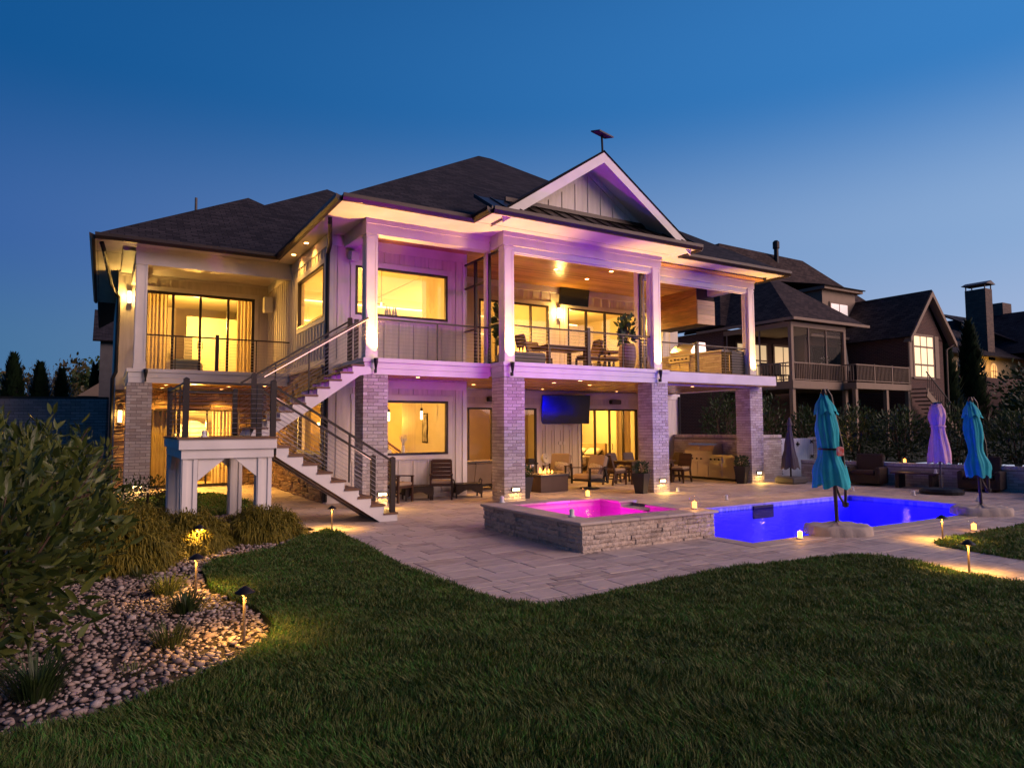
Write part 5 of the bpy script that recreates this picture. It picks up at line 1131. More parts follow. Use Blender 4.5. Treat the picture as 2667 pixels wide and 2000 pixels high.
cantilever('closed teal umbrella in a taupe covered base at the near edge of the pool', (2.36, -7.22, 0), R(-32), 2, 1.0, .50, [(0, .27), (.12, .26), (.38, .155), (.6, .18), (.85, .13), (1, .05)])
cantilever('closed teal umbrella at the far right corner of the pool, lit blue on one side', (7.2, -7.25, 0), R(-32), 7, .98, .52, [(0, .20), (.14, .225), (.34, .125), (.6, .165), (.85, .12), (1, .05)], False, (-.12, 0))
pu = thing('closed_umbrella', 'closed lilac umbrella tied at the waist by the wicker armchairs', 'umbrella', (11.1, -4.5, 0)); MB().lathe([(.52, 0), (.53, .08), (.46, .14), (.06, .17)], 20).build('base', BLACK, pu); MB().tube([(0, 0, .1), (-.03, 0, 2.45)], .028, 8).build('pole', SLATE, pu)
c = canopy(1.5, [(0, .30), (.1, .29), (.63, .17), (.8, .215), (1, .15)], 7, PURPLE, pu, .12, (-.06, 0), 11); c.location = (0, 0, .88); c = canopy(.3, [(0, .225), (.4, .2), (1, .13)], 7, PURPLE, pu, .08, (0, 0), 12, 'top_flap', 5, 60); c.location = (-.05, 0, 2.14); MB().lathe([(.12, 0), (.13, .03), (.05, .06)], 14, (-.05, 0, 2.42)).build('cap', BLACK, pu); MB().lathe([(.19, 0), (.195, .02), (.19, .04)], 20, (-.04, 0, 1.80)).build('strap', PURPLE, pu)
gu = thing('closed_umbrella', 'small closed grey umbrella in front of the white gate', 'umbrella', (10.75, -.05, 0)); MB().bevbox(-.36, -.36, 0, .36, .36, .22, .05).build('base', SLATE, gu); MB().tube([(0, 0, .2), (0, 0, 2.1)], .028, 8).build('pole', BLACK, gu)
c = canopy(1.5, [(0, .28), (.05, .27), (.5, .15), (.85, .07), (1, .035)], 6, GREYC, gu, .14, (0, 0), 15); c.location = (0, 0, .52); MB().lathe([(.1, 0), (.06, .12), (.03, .25)], 12, (0, 0, 1.88)).build('top_flap', GREYC, gu)
# ---------------------------------------------------------------- wicker armchairs, bench, lounger by the low wall
def wicker_chair(label, loc, rz):
    t = thing('wicker_armchair', label, 'armchair', loc, rz, 'dark wicker armchairs by the low wall')
    MB().bevbox(-.42, -.36, .06, .42, .38, .34, .03).build('seat_frame', WICK, t); MB().bevbox(-.34, -.38, .34, .34, .26, .47, .04).build('cushion', M('brown cushion', (.05, .028, .022), .9), t)
    m4 = Matrix.Translation((0, .34, .62)) @ Euler((R(-10), 0, 0)).to_matrix().to_4x4(); MB().bevbox(-.4, -.07, -.34, .4, .07, .36, .05, m4).build('backrest', WICK, t)
    for s in (-1, 1): MB().bevbox(s * .44 - .07, -.36, .05, s * .44 + .07, .36, .58, .04).build('armrest', WICK, t)
    return t
wicker_chair('dark wicker armchair left of the bench by the low brick wall', (12.15, -1.75, 0), R(-78)); wicker_chair('dark wicker armchair between the lilac and far teal umbrellas', (12.75, -4.75, 0), R(-78))
bn = thing('bench_table', 'low dark bench table between the wicker armchairs', 'table', (12.3, -3.2, 0), R(10)); MB().box(-.3, -.62, .42, .3, .62, .46).build('tabletop', CHAIRW, bn)
for y in (-.45, .45): MB().box(-.26, y - .05, 0, .26, y + .05, .42).build('leg', WICK, bn)
ll = thing('sun_lounger', 'dark sun lounger at the right edge behind the pool', 'lounger', (12.3, -6.75, 0), R(20)); MB().bevbox(-1.0, -.34, .26, 1.0, .34, .36, .03).build('seat', SLATE, ll); MB().box(-.7, -.25, 0, -.3, .25, .26).build('leg', WICK, ll); MB().box(.4, -.25, 0, .8, .25, .26).build('leg', WICK, ll)
globe(12.75, -2.62, .70, 1, 'orange lit glass globe on top of the low brick wall'); globe(12.3, -3.75, .46, 0, 'unlit glass globe on the dark bench table')
# ---------------------------------------------------------------- upper balcony furniture
def tv(label, loc, w, h, tilt, rz=0):
    t = thing('television', label, 'television', loc, rz, 'wall mounted televisions'); m4 = Matrix.Translation((0, -.10, 0)) @ Euler((R(tilt), 0, 0)).to_matrix().to_4x4()
    MB().box(-w / 2, -.02, -h / 2, w / 2, .03, h / 2, m4).build('body', BLACK, t); MB().box(-w / 2 + .012, -.024, -h / 2 + .012, w / 2 - .012, -.0205, h / 2 - .012, m4).build('screen', TVS, t); MB().box(-.2, -.075, -.15, .2, 0, .15).build('bracket', BLACK, t)
tv('large black television on the patio wall between the glass doors', (6.52, BY - .16, 2.52), 1.95, 1.08, 8, R(-13)); tv('black television high on the upper balcony wall', (5.62, UY - .07, 6.44), 1.25, .66, 8)
ft = thing('fire_pit_table', 'low dark fire table with flame on the upper balcony', 'fire pit', (1.05, .85, DZ)); MB().bevbox(-.55, -.32, 0, .55, .32, .34, .02).build('body', SLATE, ft); flames(ft, .34, 4, .12); lamp('flame_lamp', 'POINT', (-.1, 0, .6), 8, (1, .45, .12), .08, ft)
ot = thing('dining_table', 'brown slatted dining table behind the balcony rail', 'table', (3.0, 1.9, DZ), R(3))
for k in range(6): MB().box(-.75, -.45 + k * .151, .68, .75, -.45 + k * .151 + .146, .715).build('slat', CHAIRW, ot)
MB().box(-.7, -.4, .61, .7, .4, .68).build('apron', CHAIRW, ot)
for x in (-.68, .68):
    for y in (-.38, .38): MB().bar((x, y, 0), (x, y, .61), .1, .1).build('leg', CHAIRW, ot)
dk = lambda l, loc, rz: slat_chair(l, loc, rz, 'balcony dining chairs', False, True, .48, .98, .45)
dk('dark chair left of the upper balcony table', (2.05, 1.95, DZ), R(95)); dk('dark chair behind the upper balcony table', (2.9, 2.75, DZ), R(4)); dk('dark chair at the right end of the upper balcony table', (4.05, 1.9, DZ), R(-88)); dk('dark chair facing left beside the big balcony planter', (4.75, 1.75, DZ), R(80)); dk('dark chair right of the third upper post', (6.0, 1.55, DZ), R(-100))
bt = thing('bistro_table', 'round dark table behind the big balcony planter', 'table', (5.2, 2.3, DZ)); MB().lathe([(.45, .70), (.45, .73)], 28).build('tabletop', CHAIRW, bt); MB().lathe([(.3, 0), (.3, .03), (.05, .06), (.04, .70)], 16).build('pedestal', BLACK, bt)
po = thing('potted_plant', 'large ribbed pale pot with broad dark leaves behind the balcony rail', 'plant pot', (4.50, .62, DZ)); MB().lathe([(.16, 0), (.22, .12), (.255, .4), (.24, .66), (.2, .76), (.18, .76), (.17, .68)], 28).build('pot', M('ribbed clay', (.24, .17, .12), .8, var=.3, vs=2, stretch=(6, 6, .3)), po, True)
mb = MB()
for k in range(5): mb.tube([(0, 0, .68), (random.uniform(-.1, .1), random.uniform(-.1, .1), 1.0), (random.uniform(-.2, .2), random.uniform(-.15, .15), 1.4)], .012, 5)
mb.build('stem', BARK, po); leaf_cloud((0, 0, 1.15), .32, .3, .42, 110, .20, PLANTG, 'foliage', po, 8, .6, .2)
p2 = thing('potted_plant', 'tall fiddle leaf plant beside the second upper post', 'plant pot', (.95, 1.75, DZ)); MB().lathe([(.12, 0), (.17, .35), (.15, .35)], 20).build('pot', LGREY, p2, True); MB().tube([(0, 0, .3), (.02, 0, .9), (0, 0, 1.6)], .02, 6).build('stem', BARK, p2); leaf_cloud((0, 0, 1.15), .2, .2, .6, 90, .2, PLANTG, 'foliage', p2, 9, .75, .3)
ki = thing('kitchen_island', 'pale brick balcony kitchen island with built in steel grill', 'grill', (9.75, 2.75, DZ))
MB().box(-.5, -1.4, 0, .5, 1.7, .88).build('core', MORTAR, ki); mbj = MB()
for r in range(10):
    y = -1.4 - (.1 if r % 2 else 0)
    while y < 1.7: a, b = max(y, -1.4), min(y + .2, 1.7); (link('brick', brm[r % 5], ki, (-.52, a, r * .0875)) if True else None).scale = (.06, b - a, .078); y += .21
mbj.box(-.56, -1.44, .882, .56, 1.74, .93).build('countertop', LGREY, ki)
for y0, y1 in ((.06, .48), (.5, .92)):
    d = MB().box(-.56, y0, .12, -.522, y1, .62).build('door', STEEL, ki); MB().tube([(-.6, y0 + .05, .58), (-.6, y1 - .05, .58)], .012, 6).build('handle', STEEL, d)
MB().box(-.60, -.02, .66, -.522, 1.0, .86).build('control_panel', STEEL, ki)
for y in (.12, .32, .5, .68, .88): o = MB().lathe([(.032, 0), (.026, .04), (.001, .041)], 12).build('knob', BLACK, ki, loc=(-.602, y, .76)); o.rotation_euler = (0, R(-90), 0)
m = MB(); m.prism([(-.5, .932), (-.52, 1.05), (-.3, 1.32), (-.1, 1.36), (.2, 1.36), (.25, .932)], 'y', -.02, 1.0); m.build('grill_hood', STEEL, ki)
fg = thing('drink_fridge', 'small black drink fridge beside the balcony kitchen island', 'fridge', (9.45, 1.1, DZ)); MB().bevbox(-.3, -.25, .02, .3, .2, .84, .015).build('body', BLACK, fg); MB().box(-.305, -.2, .1, -.3, .17, .8).build('door', TVS, fg); MB().box(-.32, -.18, .2, -.306, -.15, .7).build('handle', STEEL, fg)
hd = thing('range_hood', 'wood plank range hood box hanging above the balcony grill', 'range hood', (9.75, 3.4, 5.45))
for k in range(5): MB().box(-.46, -.92, k * .25, -.435, 1.25, k * .25 + .244).build('plank', HOODW, hd)
for k in range(5): MB().box(-.43, -.945, k * .17, .42, -.92, k * .17 + .165).build('plank', wood('pale hood plank', (.42, .3, .17), (.55, .4, .24), .5, 'X'), hd)
MB().box(-.43, -.915, .01, .42, 1.25, 1.24).build('core', DARKIN, hd)
for y in (0,): lamp('hood_lamp', 'SPOT', (0, y, -.03), 60, WARM, .05, hd, (0, 0, -1), 120)
# speakers, outlets, cameras
def speaker(label, loc, d, mat, rz=0, rx=0):
    t = thing('outdoor_speaker', label, 'speaker', loc, rz, 'wall speakers'); m4 = Matrix.Translation((0, -d[1] / 2 - .05, 0)) @ Euler((rx, 0, 0)).to_matrix().to_4x4()
    MB().bevbox(-d[0] / 2, -d[1] / 2, -d[2] / 2, d[0] / 2, d[1] / 2, d[2] / 2, .02, m4).build('cabinet', mat, t); MB().box(-d[0] * .42, -d[1] / 2 - .004, -d[2] * .42, d[0] * .42, -d[1] / 2 - .001, d[2] * .42, m4).build('grille', SLATE if mat is BLACK else LGREY, t); MB().box(-.03, -.06, -.05, .03, 0, .05).build('bracket', mat, t)
speaker('white speaker on the upper wall above the stair top', (-3.12, AY - .004, 6.22), (.22, .18, .24), WHITEP, R(12), R(8)); speaker('black speaker on the patio wall right of the big television', (9.0, BY - .004, 2.84), (.5, .16, .17), BLACK); speaker('black speaker on the patio wall left of the second brick column', (3.45, BY - .004, 2.86), (.5, .16, .17), BLACK)
speaker('white wall unit on the siding beside the bedroom balcony', (SXX - .004, 8.75, 5.92), (.3, .26, .52), WHITEP, R(-90))
for x in (6.32, 6.52): o = MB().box(x, BY - .03, 1.2, x + .13, BY - .003, 1.32).build('outlet_box', TRIM, house)
sc2 = thing('security_camera', 'small dome camera under the far right eave', 'camera', (10.25, .35, SOF)); MB().lathe([(.05, -.01), (.05, -.05), (.035, -.09), (.001, -.1)], 14).build('dome', BLACK, sc2, True)
# ---------------------------------------------------------------- things seen inside
def curtain(label, x0, x1, y, z0, z1, folds, mat=CURT):
    V = []; n = folds * 6
    for k in range(n + 1):
        x = x0 + (x1 - x0) * k / n; yy = y + .05 * math.sin(2 * PI * k / 6) + .02 * math.sin(k * .7)
        V += [(x, yy, z0), (x, yy * 1.0 + .01, z1)]
    mb = MB(); mb.add(V, [(2 * k, 2 * k + 2, 2 * k + 3, 2 * k + 1) for k in range(n)]); tag(mb.build('curtain', mat, None, True), label, 'curtain', 'curtains behind the glass doors')
curtain('cream curtain at the left of the upper bedroom door', -7.3, -6.75, WY + .3, DZ + .03, 6.4, 5); curtain('cream curtain at the right of the upper bedroom door', -4.65, -4.2, WY + .3, DZ + .03, 6.4, 4); curtain('tan curtain at the left of the lower bedroom door', -7.15, -6.45, WY + .32, .05, 2.7, 6, M('ochre curtain', (.5, .38, .16), .85)); curtain('cream curtain at the right of the lower bedroom door', -5.35, -4.7, WY + .32, .05, 2.7, 6); curtain('cream curtain at the right of the patio bedroom doors', 9.45, 10.15, BY + .34, .05, 2.7, 6)
def bed(label, loc, rz, spread=LINEN, w=1.7):
    t = thing('bed', label, 'bed', loc, rz, 'beds behind the glass doors'); MB().bevbox(-w / 2, -1, .2, w / 2, 1, .62, .06).build('mattress', spread, t); MB().bevbox(-w / 2 - .05, .95, 0, w / 2 + .05, 1.1, 1.15, .04).build('headboard', CUSH, t)
    for x in (-.42, .42): m4 = Matrix.Translation((x, .72, .78)) @ Euler((R(30), 0, R(5 * x))).to_matrix().to_4x4(); MB().bevbox(-.34, -.22, -.1, .34, .22, .1, .07, m4).build('pillow', LINEN, t, True)
    MB().bevbox(-w / 2 - .02, -1.02, .3, w / 2 + .02, -.2, .66, .05).build('blanket', BLUEL if spread is LINEN else LINEN, t)
bed('white bed with slate blue throw behind the upper bedroom door', (-6.6, 11.2, DZ + .02), R(80)); bed('pale bed behind the patio bedroom doors', (8.7, 9.0, .03), R(-80), CUSHG); bed('bed in the lower left bedroom', (-6.3, 12.4, .03), R(90), CUSHG)
mr = thing('round_mirror', 'round pale mirror behind the lower bedroom door', 'mirror', (-5.7, 12.3, 1.6)); o = MB().lathe([(.55, 0), (.55, .04), (.001, .04)], 36).build('disc', LGREY, mr); o.rotation_euler = (R(90), 0, 0)
ch = thing('chandelier', 'row of five clear tube lights hanging behind the upper window', 'chandelier', (-2.1, 4.3, 5.45)); MB().tube([(-.6, 0, 0), (.6, 0, 0)], .012, 6).build('bar', BLACK, ch)
for x in (-.5, .5): MB().tube([(x, 0, 0), (x, 0, 1.1)], .006, 5).build('hanger', BLACK, ch)
for k in range(5): MB().lathe([(.04, 0), (.04, .2)], 10, (-.5 + k * .25, 0, -.12)).build('glass_tube', GLOBE, ch); MB().lathe([(.018, 0), (.018, .1)], 8, (-.5 + k * .25, 0, -.06)).build('bulb', GLOWB, ch)
for lab, x, y, z in (('lit glass tube pendant behind the patio window', -1.62, 3.6, 2.05), ('second lit glass tube pendant near the patio window edge', -.50, 3.9, 2.1)):
    pe = thing('pendant_lamp', lab, 'pendant lamp', (x, y, z), 0, 'pendants behind the patio window'); MB().lathe([(.035, 0), (.035, .24)], 12).build('lamp_shade', GLOWW, pe); MB().lathe([(.036, .24), (.036, .33)], 12).build('cap', BLACK, pe); MB().tube([(0, 0, .33), (0, 0, .9)], .004, 4).build('cord', BLACK, pe)
pf = thing('picture_frame', 'dark framed picture with a pale upright shape on the inside wall', 'picture', (.0, 4.75, 1.85), R(-90)); MB().box(-.19, -.03, -.45, .19, 0, .45).build('frame', BRONZE, pf); MB().box(-.15, -.034, -.41, .15, -.031, .41).build('print', M('abstract print', (.012, .01, .012), .5, col2=(.65, .6, .55), vs=7, stretch=(1.6, 1, .7)), pf)
pf2 = thing('picture_frame', 'pale framed picture inside the patio bedroom', 'picture', (7.95, 11.48, 1.9)); MB().box(-.35, -.03, -.5, .35, 0, .5).build('frame', LGREY, pf2); MB().box(-.28, -.034, -.42, .28, -.031, .42).build('print', M('dark print', (.05, .05, .05), .5, col2=(.5, .48, .42), vs=5), pf2)
ct = thing('window_counter', 'pale counter inside the patio window', 'counter', (-1.7, 3.0, .05)); MB().box(-1.3, -.35, 1.02, 1.4, .35, 1.08).build('countertop', LGREY, ct); MB().box(-1.3, -.2, 0, 1.4, .3, 1.02).build('base', IWALL, ct)
def snake(label, loc, n, h, mat):
    t = thing('potted_plant', label, 'plant', loc); MB().box(-.22, -.09, 0, .22, .09, .14).build('pot', CANDW, t); mb = MB()
    for k in range(n):
        x = -.16 + .32 * k / max(1, n - 1); l = h * random.uniform(.55, 1); dx = random.uniform(-.08, .08); mb.add([(x - .02, 0, .12), (x + .02, 0, .12), (x + .03 + dx * .5, .02, .12 + l * .5), (x + dx, .03, .12 + l), (x - .03 + dx * .5, .02, .12 + l * .5)], [(0, 1, 2, 4), (4, 2, 3)])
    mb.build('foliage', mat, t)
snake('upright snake plant in a white trough on the counter inside the patio window', (-2.05, 2.9, 1.13), 9, .5, PLANTG); snake('spiky plant behind the upper dining window', (-1.7, 3.2, 4.75), 6, .45, BLUEL)
va = thing('vase', 'white vase of pale plumes on the counter inside the patio window', 'vase', (-1.45, 2.95, 1.13)); MB().lathe([(.05, 0), (.06, .1), (.04, .22), (.045, .25)], 16).build('vessel', CANDW, va, True); mb = MB()
for k in range(24): a = random.uniform(0, 6.28); l = random.uniform(.2, .34); mb.tube([(0, 0, .22), (.05 * math.cos(a), .05 * math.sin(a), .22 + l * .6), (.11 * math.cos(a), .11 * math.sin(a), .22 + l)], [.003, .012, .004], 4)
mb.build('plume', LINEN, va)
# ---------------------------------------------------------------- planting
laurel_spots = (((-9.30, -7.55), 1.0, 1.55, .95, 21), ((-9.40, -6.0), 1.05, 1.75, 1.0, 22), ((-9.05, -4.3), .95, 1.6, .95, 23), ((-9.0, -2.2), .85, 1.45, .9, 24))
for k, ((x, y), rx, h, ry, sd_) in enumerate(laurel_spots):
    t = thing('laurel_shrub', ['tall leafy laurel shrub over the pebbles, nearest the camera', 'tall leafy laurel shrub, second along the left edge', 'leafy laurel shrub behind the golden shrubs at the left edge', 'leafy laurel shrub at the back of the left bed, before the house'][k], 'shrub', (x, y, -.05), 0, 'laurel shrubs along the left edge')
    g = random.Random(sd_); mb = MB()
    for q in range(9):
        a = g.uniform(0, 6.28); r1, r2 = rx * .35, rx * g.uniform(.5, .95); hh = h * g.uniform(.7, 1.1)
        mb.tube([(.1 * math.cos(a), .1 * math.sin(a), 0), (r1 * math.cos(a), r1 * math.sin(a), hh * .45), (r2 * math.cos(a), r2 * math.sin(a), hh)], [.022, .014, .005], 5)
    mb.build('stem', BARK, t)
    leaf_cloud((0, 0, h * .54), rx, ry, h * .56, [1900, 1700, 1200, 900][k], [.15, .145, .14, .14][k], LEAF, 'foliage', t, sd_, .34, .25, .45, [290, 120, 0, 0][k], 0, .13)
    top = []
    for q in range(16):
        a = g.uniform(0, 6.28); r_ = rx * g.uniform(.1, .8); leaf_cloud_c = (r_ * math.cos(a), r_ * math.sin(a), h * g.uniform(.95, 1.12)); top.append(leaf_cloud_c)
    for q, c in enumerate(top[:10]): leaf_cloud(c, .10, .10, .24, 22, .14, LEAF, 'sprig', t, sd_ * 10 + q, .30, .1, .9)
def thread_shrub(label, x, y, rx, h, n, seed, z=-.05):
    """golden thread-leaf conifer: thousands of thin drooping strands"""
    t = thing('thread_cypress', label, 'shrub', (x, y, z), 0, 'golden thread shrubs'); g = np.random.default_rng(seed)
    th = g.random(n) * 2 * PI; u = g.random(n); el = np.arcsin(np.clip(u * 1.05 - .05, -1, 1)); lump = 1 + .10 * np.sin(th * 3 + seed) + .13 * np.sin(th * 8 + el * 6 + seed) * np.cos(el * 7 + th * 3) + .08 * np.sin(el * 11 + th * 5)
    d = np.stack([np.cos(th) * np.cos(el), np.sin(th) * np.cos(el), np.sin(el)], 1)
    P = d * (lump * (.80 + .18 * g.random(n)))[:, None] * np.array([rx, rx, h]); P[:, 2] = np.maximum(P[:, 2], .02)
    ax = d * .55 + g.normal(size=(n, 3)) * .38; ax[:, 2] += .12; ax /= np.linalg.norm(ax, axis=1)[:, None]; L = (.09 + .11 * g.random(n))[:, None]
    sd = np.cross(ax, np.array([0, 0, 1.])) + g.normal(size=(n, 3)) * .2; sd /= np.linalg.norm(sd, axis=1)[:, None] + 1e-6; w = .0075
    dn = np.array([0, 0, -1.])
    A = P; B_ = P + ax * L * .5 + dn * L * .08; C_ = P + ax * L * .9 + dn * L * .38; D_ = P + ax * L * 1.05 + dn * L * .85
    V = np.stack([A - sd * w, A + sd * w, B_ - sd * w, B_ + sd * w, C_ - sd * w * .8, C_ + sd * w * .8, D_], 1)
    F = np.array([[0, 1, 3], [0, 3, 2], [2, 3, 5], [2, 5, 4], [4, 5, 6]]); Fa = (np.arange(n)[:, None, None] * 7 + F[None]).reshape(-1, 3)
    link('foliage', np_mesh('foliage', V.reshape(-1, 3), Fa, GOLD), t)
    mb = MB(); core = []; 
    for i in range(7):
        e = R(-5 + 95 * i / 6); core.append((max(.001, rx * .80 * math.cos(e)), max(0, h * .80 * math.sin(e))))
    mb.lathe(core, 18).build('inner_core', M('shaded twigs', (.016, .014, .005), 1), t); MB().tube([(0, 0, 0), (0, 0, h * .5)], .03, 6).build('stem', BARK, t)  # solid core coloured dark as shaded depth, so the shrub looks dense
thread_shrub('large golden thread shrub beside the laurel, at the edge of the pebbles', -8.20, -3.6, .74, .74, 15000, 31); thread_shrub('golden thread shrub behind a path light, left of the lawn', -7.28, -2.75, .56, .56, 10000, 32); thread_shrub('golden thread shrub in front of the right landing leg', -6.08, -2.15, .62, .50, 10000, 33); thread_shrub('golden thread shrub farther back beside the left brick column', -8.0, -.7, .7, .55, 4500, 34); thread_shrub('small golden thread shrub below the laurel at the back of the bed', -8.6, .8, .6, .7, 3000, 35)
for (x, y, rx, h, sd_, lb) in ((-7.55, 2.6, .62, .85, 41, 'dark round shrub behind the left landing legs'), (-6.9, 3.2, .45, .6, 42, 'low dark shrub behind the front landing legs'), (-8.6, 4.2, .6, 1.3, 43, 'dark shrub at the foot of the left stone wall')):
    t = thing('round_shrub', lb, 'shrub', (x, y, -.05), 0, 'dark shrubs by the house'); leaf_cloud((0, 0, h * .5), rx, rx, h * .55, 1100, .07, LEAFD, 'foliage', t, sd_, .4, .3); MB().tube([(0, 0, 0), (0, 0, h * .6)], .03, 6).build('stem', BARK, t)
def tuft(label, x, y, n, L, seed, mat=TUFT):
    t = thing('grass_tuft', label, 'grass tuft', (x, y, -.03), 0, 'sedge tufts in the pebble bed'); g = np.random.default_rng(seed)
    th = g.random(n) * 2 * PI; r = g.random(n) * .14; P = np.stack([r * np.cos(th), r * np.sin(th), np.zeros(n)], 1); lean = .25 + .7 * g.random(n); d = np.stack([np.cos(th) * lean, np.sin(th) * lean, np.ones(n)], 1); d /= np.linalg.norm(d, axis=1)[:, None]
    l = (L * (.6 + .6 * g.random(n)))[:, None]; s = np.stack([-np.sin(th), np.cos(th), 0 * th], 1) * .004; dn = np.array([0, 0, -1.])
    V = np.stack([P - s, P + s, P + d * l * .5 - s, P + d * l * .5 + s, P + d * l * .95 + dn * l * .2], 1); F = np.array([[0, 1, 3], [0, 3, 2], [2, 3, 4]]); link('blades', np_mesh('blades', V.reshape(-1, 3), (np.arange(n)[:, None, None] * 5 + F[None]).reshape(-1, 3), mat), t)
tuft('tall sedge tuft beside the second path light', -7.78, -5.75, 260, .34, 51); tuft('broad dark sedge tuft below the second path light', -7.66, -6.65, 300, .30, 52, LEAFD); tuft('straw coloured sedge tuft left of the tall path light', -7.90, -7.75, 160, .28, 53); tuft('dark sedge tuft at the bottom left of the pebble bed', -8.80, -8.55, 420, .40, 54, LEAFD); tuft('small pale tuft below the golden shrubs', -8.0, -4.55, 90, .2, 55); tuft('tiny green sprout among the foreground pebbles', -8.18, -8.35, 40, .12, 56)
# pebble bed
BED = [(-5.15, 1.7), (-5.3, -1.0), (-5.55, -2.75), (-6.21, -3.44), (-7.02, -3.84), (-7.29, -4.45), (-7.36, -5.71), (-7.22, -6.33), (-7.06, -7.05), (-7.04, -7.62), (-7.2, -8.14), (-7.5, -8.53), (-7.75, -8.72), (-8.02, -8.88), (-8.26, -9.05), (-8.54, -9.17), (-8.95, -9.2), (-10.8, -9.2), (-10.8, -1), (-8.0, .5), (-7.0, 1.9)]
peb = []
for k in range(4):
    bm = bmesh.new(); bmesh.ops.create_icosphere(bm, subdivisions=1, radius=.5); g = random.Random(k)
    for v in bm.verts: v.co *= g.uniform(.86, 1.08); v.co.z *= .55
    me = bpy.data.meshes.new('pebble'); bm.to_mesh(me); bm.free(); me.materials.append(PEBBLE); me.polygons.foreach_set('use_smooth', [True] * len(me.polygons)); peb.append(me)
mb = MB(); mb.prism(BED, 'z', -.058, -.035); o = mb.build('pebble_bed_soil', ROCKM); o['kind'] = 'structure'
pts = []; g = random.Random(5); cells = {}
tries = 0
while tries < 90000 and len(pts) < 10500:
    tries += 1; x, y = g.uniform(-10.6, -5.0), g.uniform(-9.25, 1.8)
    if not in_poly(x, y, BED) or (x < -9.6 and y > -7): continue
    d = math.hypot(x - CAM.x, y - CAM.y); s = g.choice((.028, .035, .042, .05, .058, .085)) * g.uniform(.8, 1.2) * (1.0 if d < 9 else 1.1)
    c = (int(x // .1), int(y // .1)); ok = True
    for i in (-1, 0, 1):
        for j in (-1, 0, 1):
            for (px, py, ps) in cells.get((c[0] + i, c[1] + j), ()):
                if (px - x) ** 2 + (py - y) ** 2 < ((ps + s) * .33) ** 2: ok = False; break
            if not ok: break
        if not ok: break
    if ok: cells.setdefault(c, []).append((x, y, s)); pts.append((s / max(d, 3), x, y, s))
pts.sort(reverse=True)
PV = [np.array([v.co[:] for v in me.vertices]) for me in peb]; PF = [np.array([p.vertices[:] for p in me.polygons]) for me in peb]
Vs = []; Fs = []; nb = 0
for k, (_, x, y, s) in enumerate(pts):
    sx, sy, sz_ = s * g.uniform(.85, 1.35), s * g.uniform(.7, 1.0), s * g.uniform(.7, 1.1); a = g.uniform(0, 6.28); ti = (g.uniform(-.3, .3), g.uniform(-.3, .3)); z = -.035 + sz_ * .22 + g.uniform(0, .012)
    if k < 290:
        o = link('pebble', peb[k % 4], None, (x, y, z)); o.rotation_euler = (ti[0], ti[1], a); o.scale = (sx, sy, sz_); tag(o, 'smooth river pebble, one of the larger ones lying in the bed by the lawn', 'pebble', 'larger river pebbles in the bed')
    else:
        m = np.array((Euler((ti[0], ti[1], a)).to_matrix() @ Matrix.Diagonal((sx, sy, sz_)))); Vs.append(PV[k % 4] @ m.T + np.array([x, y, z])); Fs.append(PF[k % 4] + nb); nb += len(PV[k % 4])
o = link('pebbles', np_mesh('pebbles', np.concatenate(Vs), np.concatenate(Fs), PEBBLE, True)); o['kind'] = 'stuff'
# lawns
LAWN = [(-5.5, -2.6), (-4.90, -1.98), (-4.80, -2.4), (-4.85, -3.94), (-4.95, -5.67), (-4.91, -6.8), (-4.83, -7.64), (-4.74, -8.17), (-4.53, -8.45), (-4.19, -8.53), (-3.36, -8.33), (-2.37, -8.25), (-1.37, -8.23), (-.64, -8.29), (0, -8.37), (.7, -8.5), (.95, -8.82), (.99, -9.31), (.77, -10), (.68, -10.8), (.66, -15), (-11.5, -15), (-11.5, -9.3)] + [(-8.95, -9.25), (-8.54, -9.22), (-8.26, -9.1), (-8.02, -8.93), (-7.75, -8.77), (-7.47, -8.56), (-7.15, -8.14), (-7.0, -7.62), (-7.02, -7.05), (-7.18, -6.33), (-7.32, -5.71), (-7.25, -4.45), (-6.98, -3.88), (-6.18, -3.5)]
LAWN2 = [(2.28, -15), (2.32, -10), (2.46, -9.37), (2.57, -8.76), (2.82, -8.54), (3.5, -8.46), (4.66, -8.44), (6.5, -8.34), (16, -8.25), (16, -15)]
LAWN3 = [(-7.4, 1.2), (-5.15, 1.85), (-5.2, 4.2), (-5.6, 7.0), (-7.2, 7.0), (-8.8, 3.0)]
for nm, P in (('lawn', LAWN), ('lawn', LAWN2), ('lawn', LAWN3)):
    mb = MB(); mb.prism(P, 'z', -.058, -.018); o = mb.build(nm, EARTH); o['kind'] = 'structure'
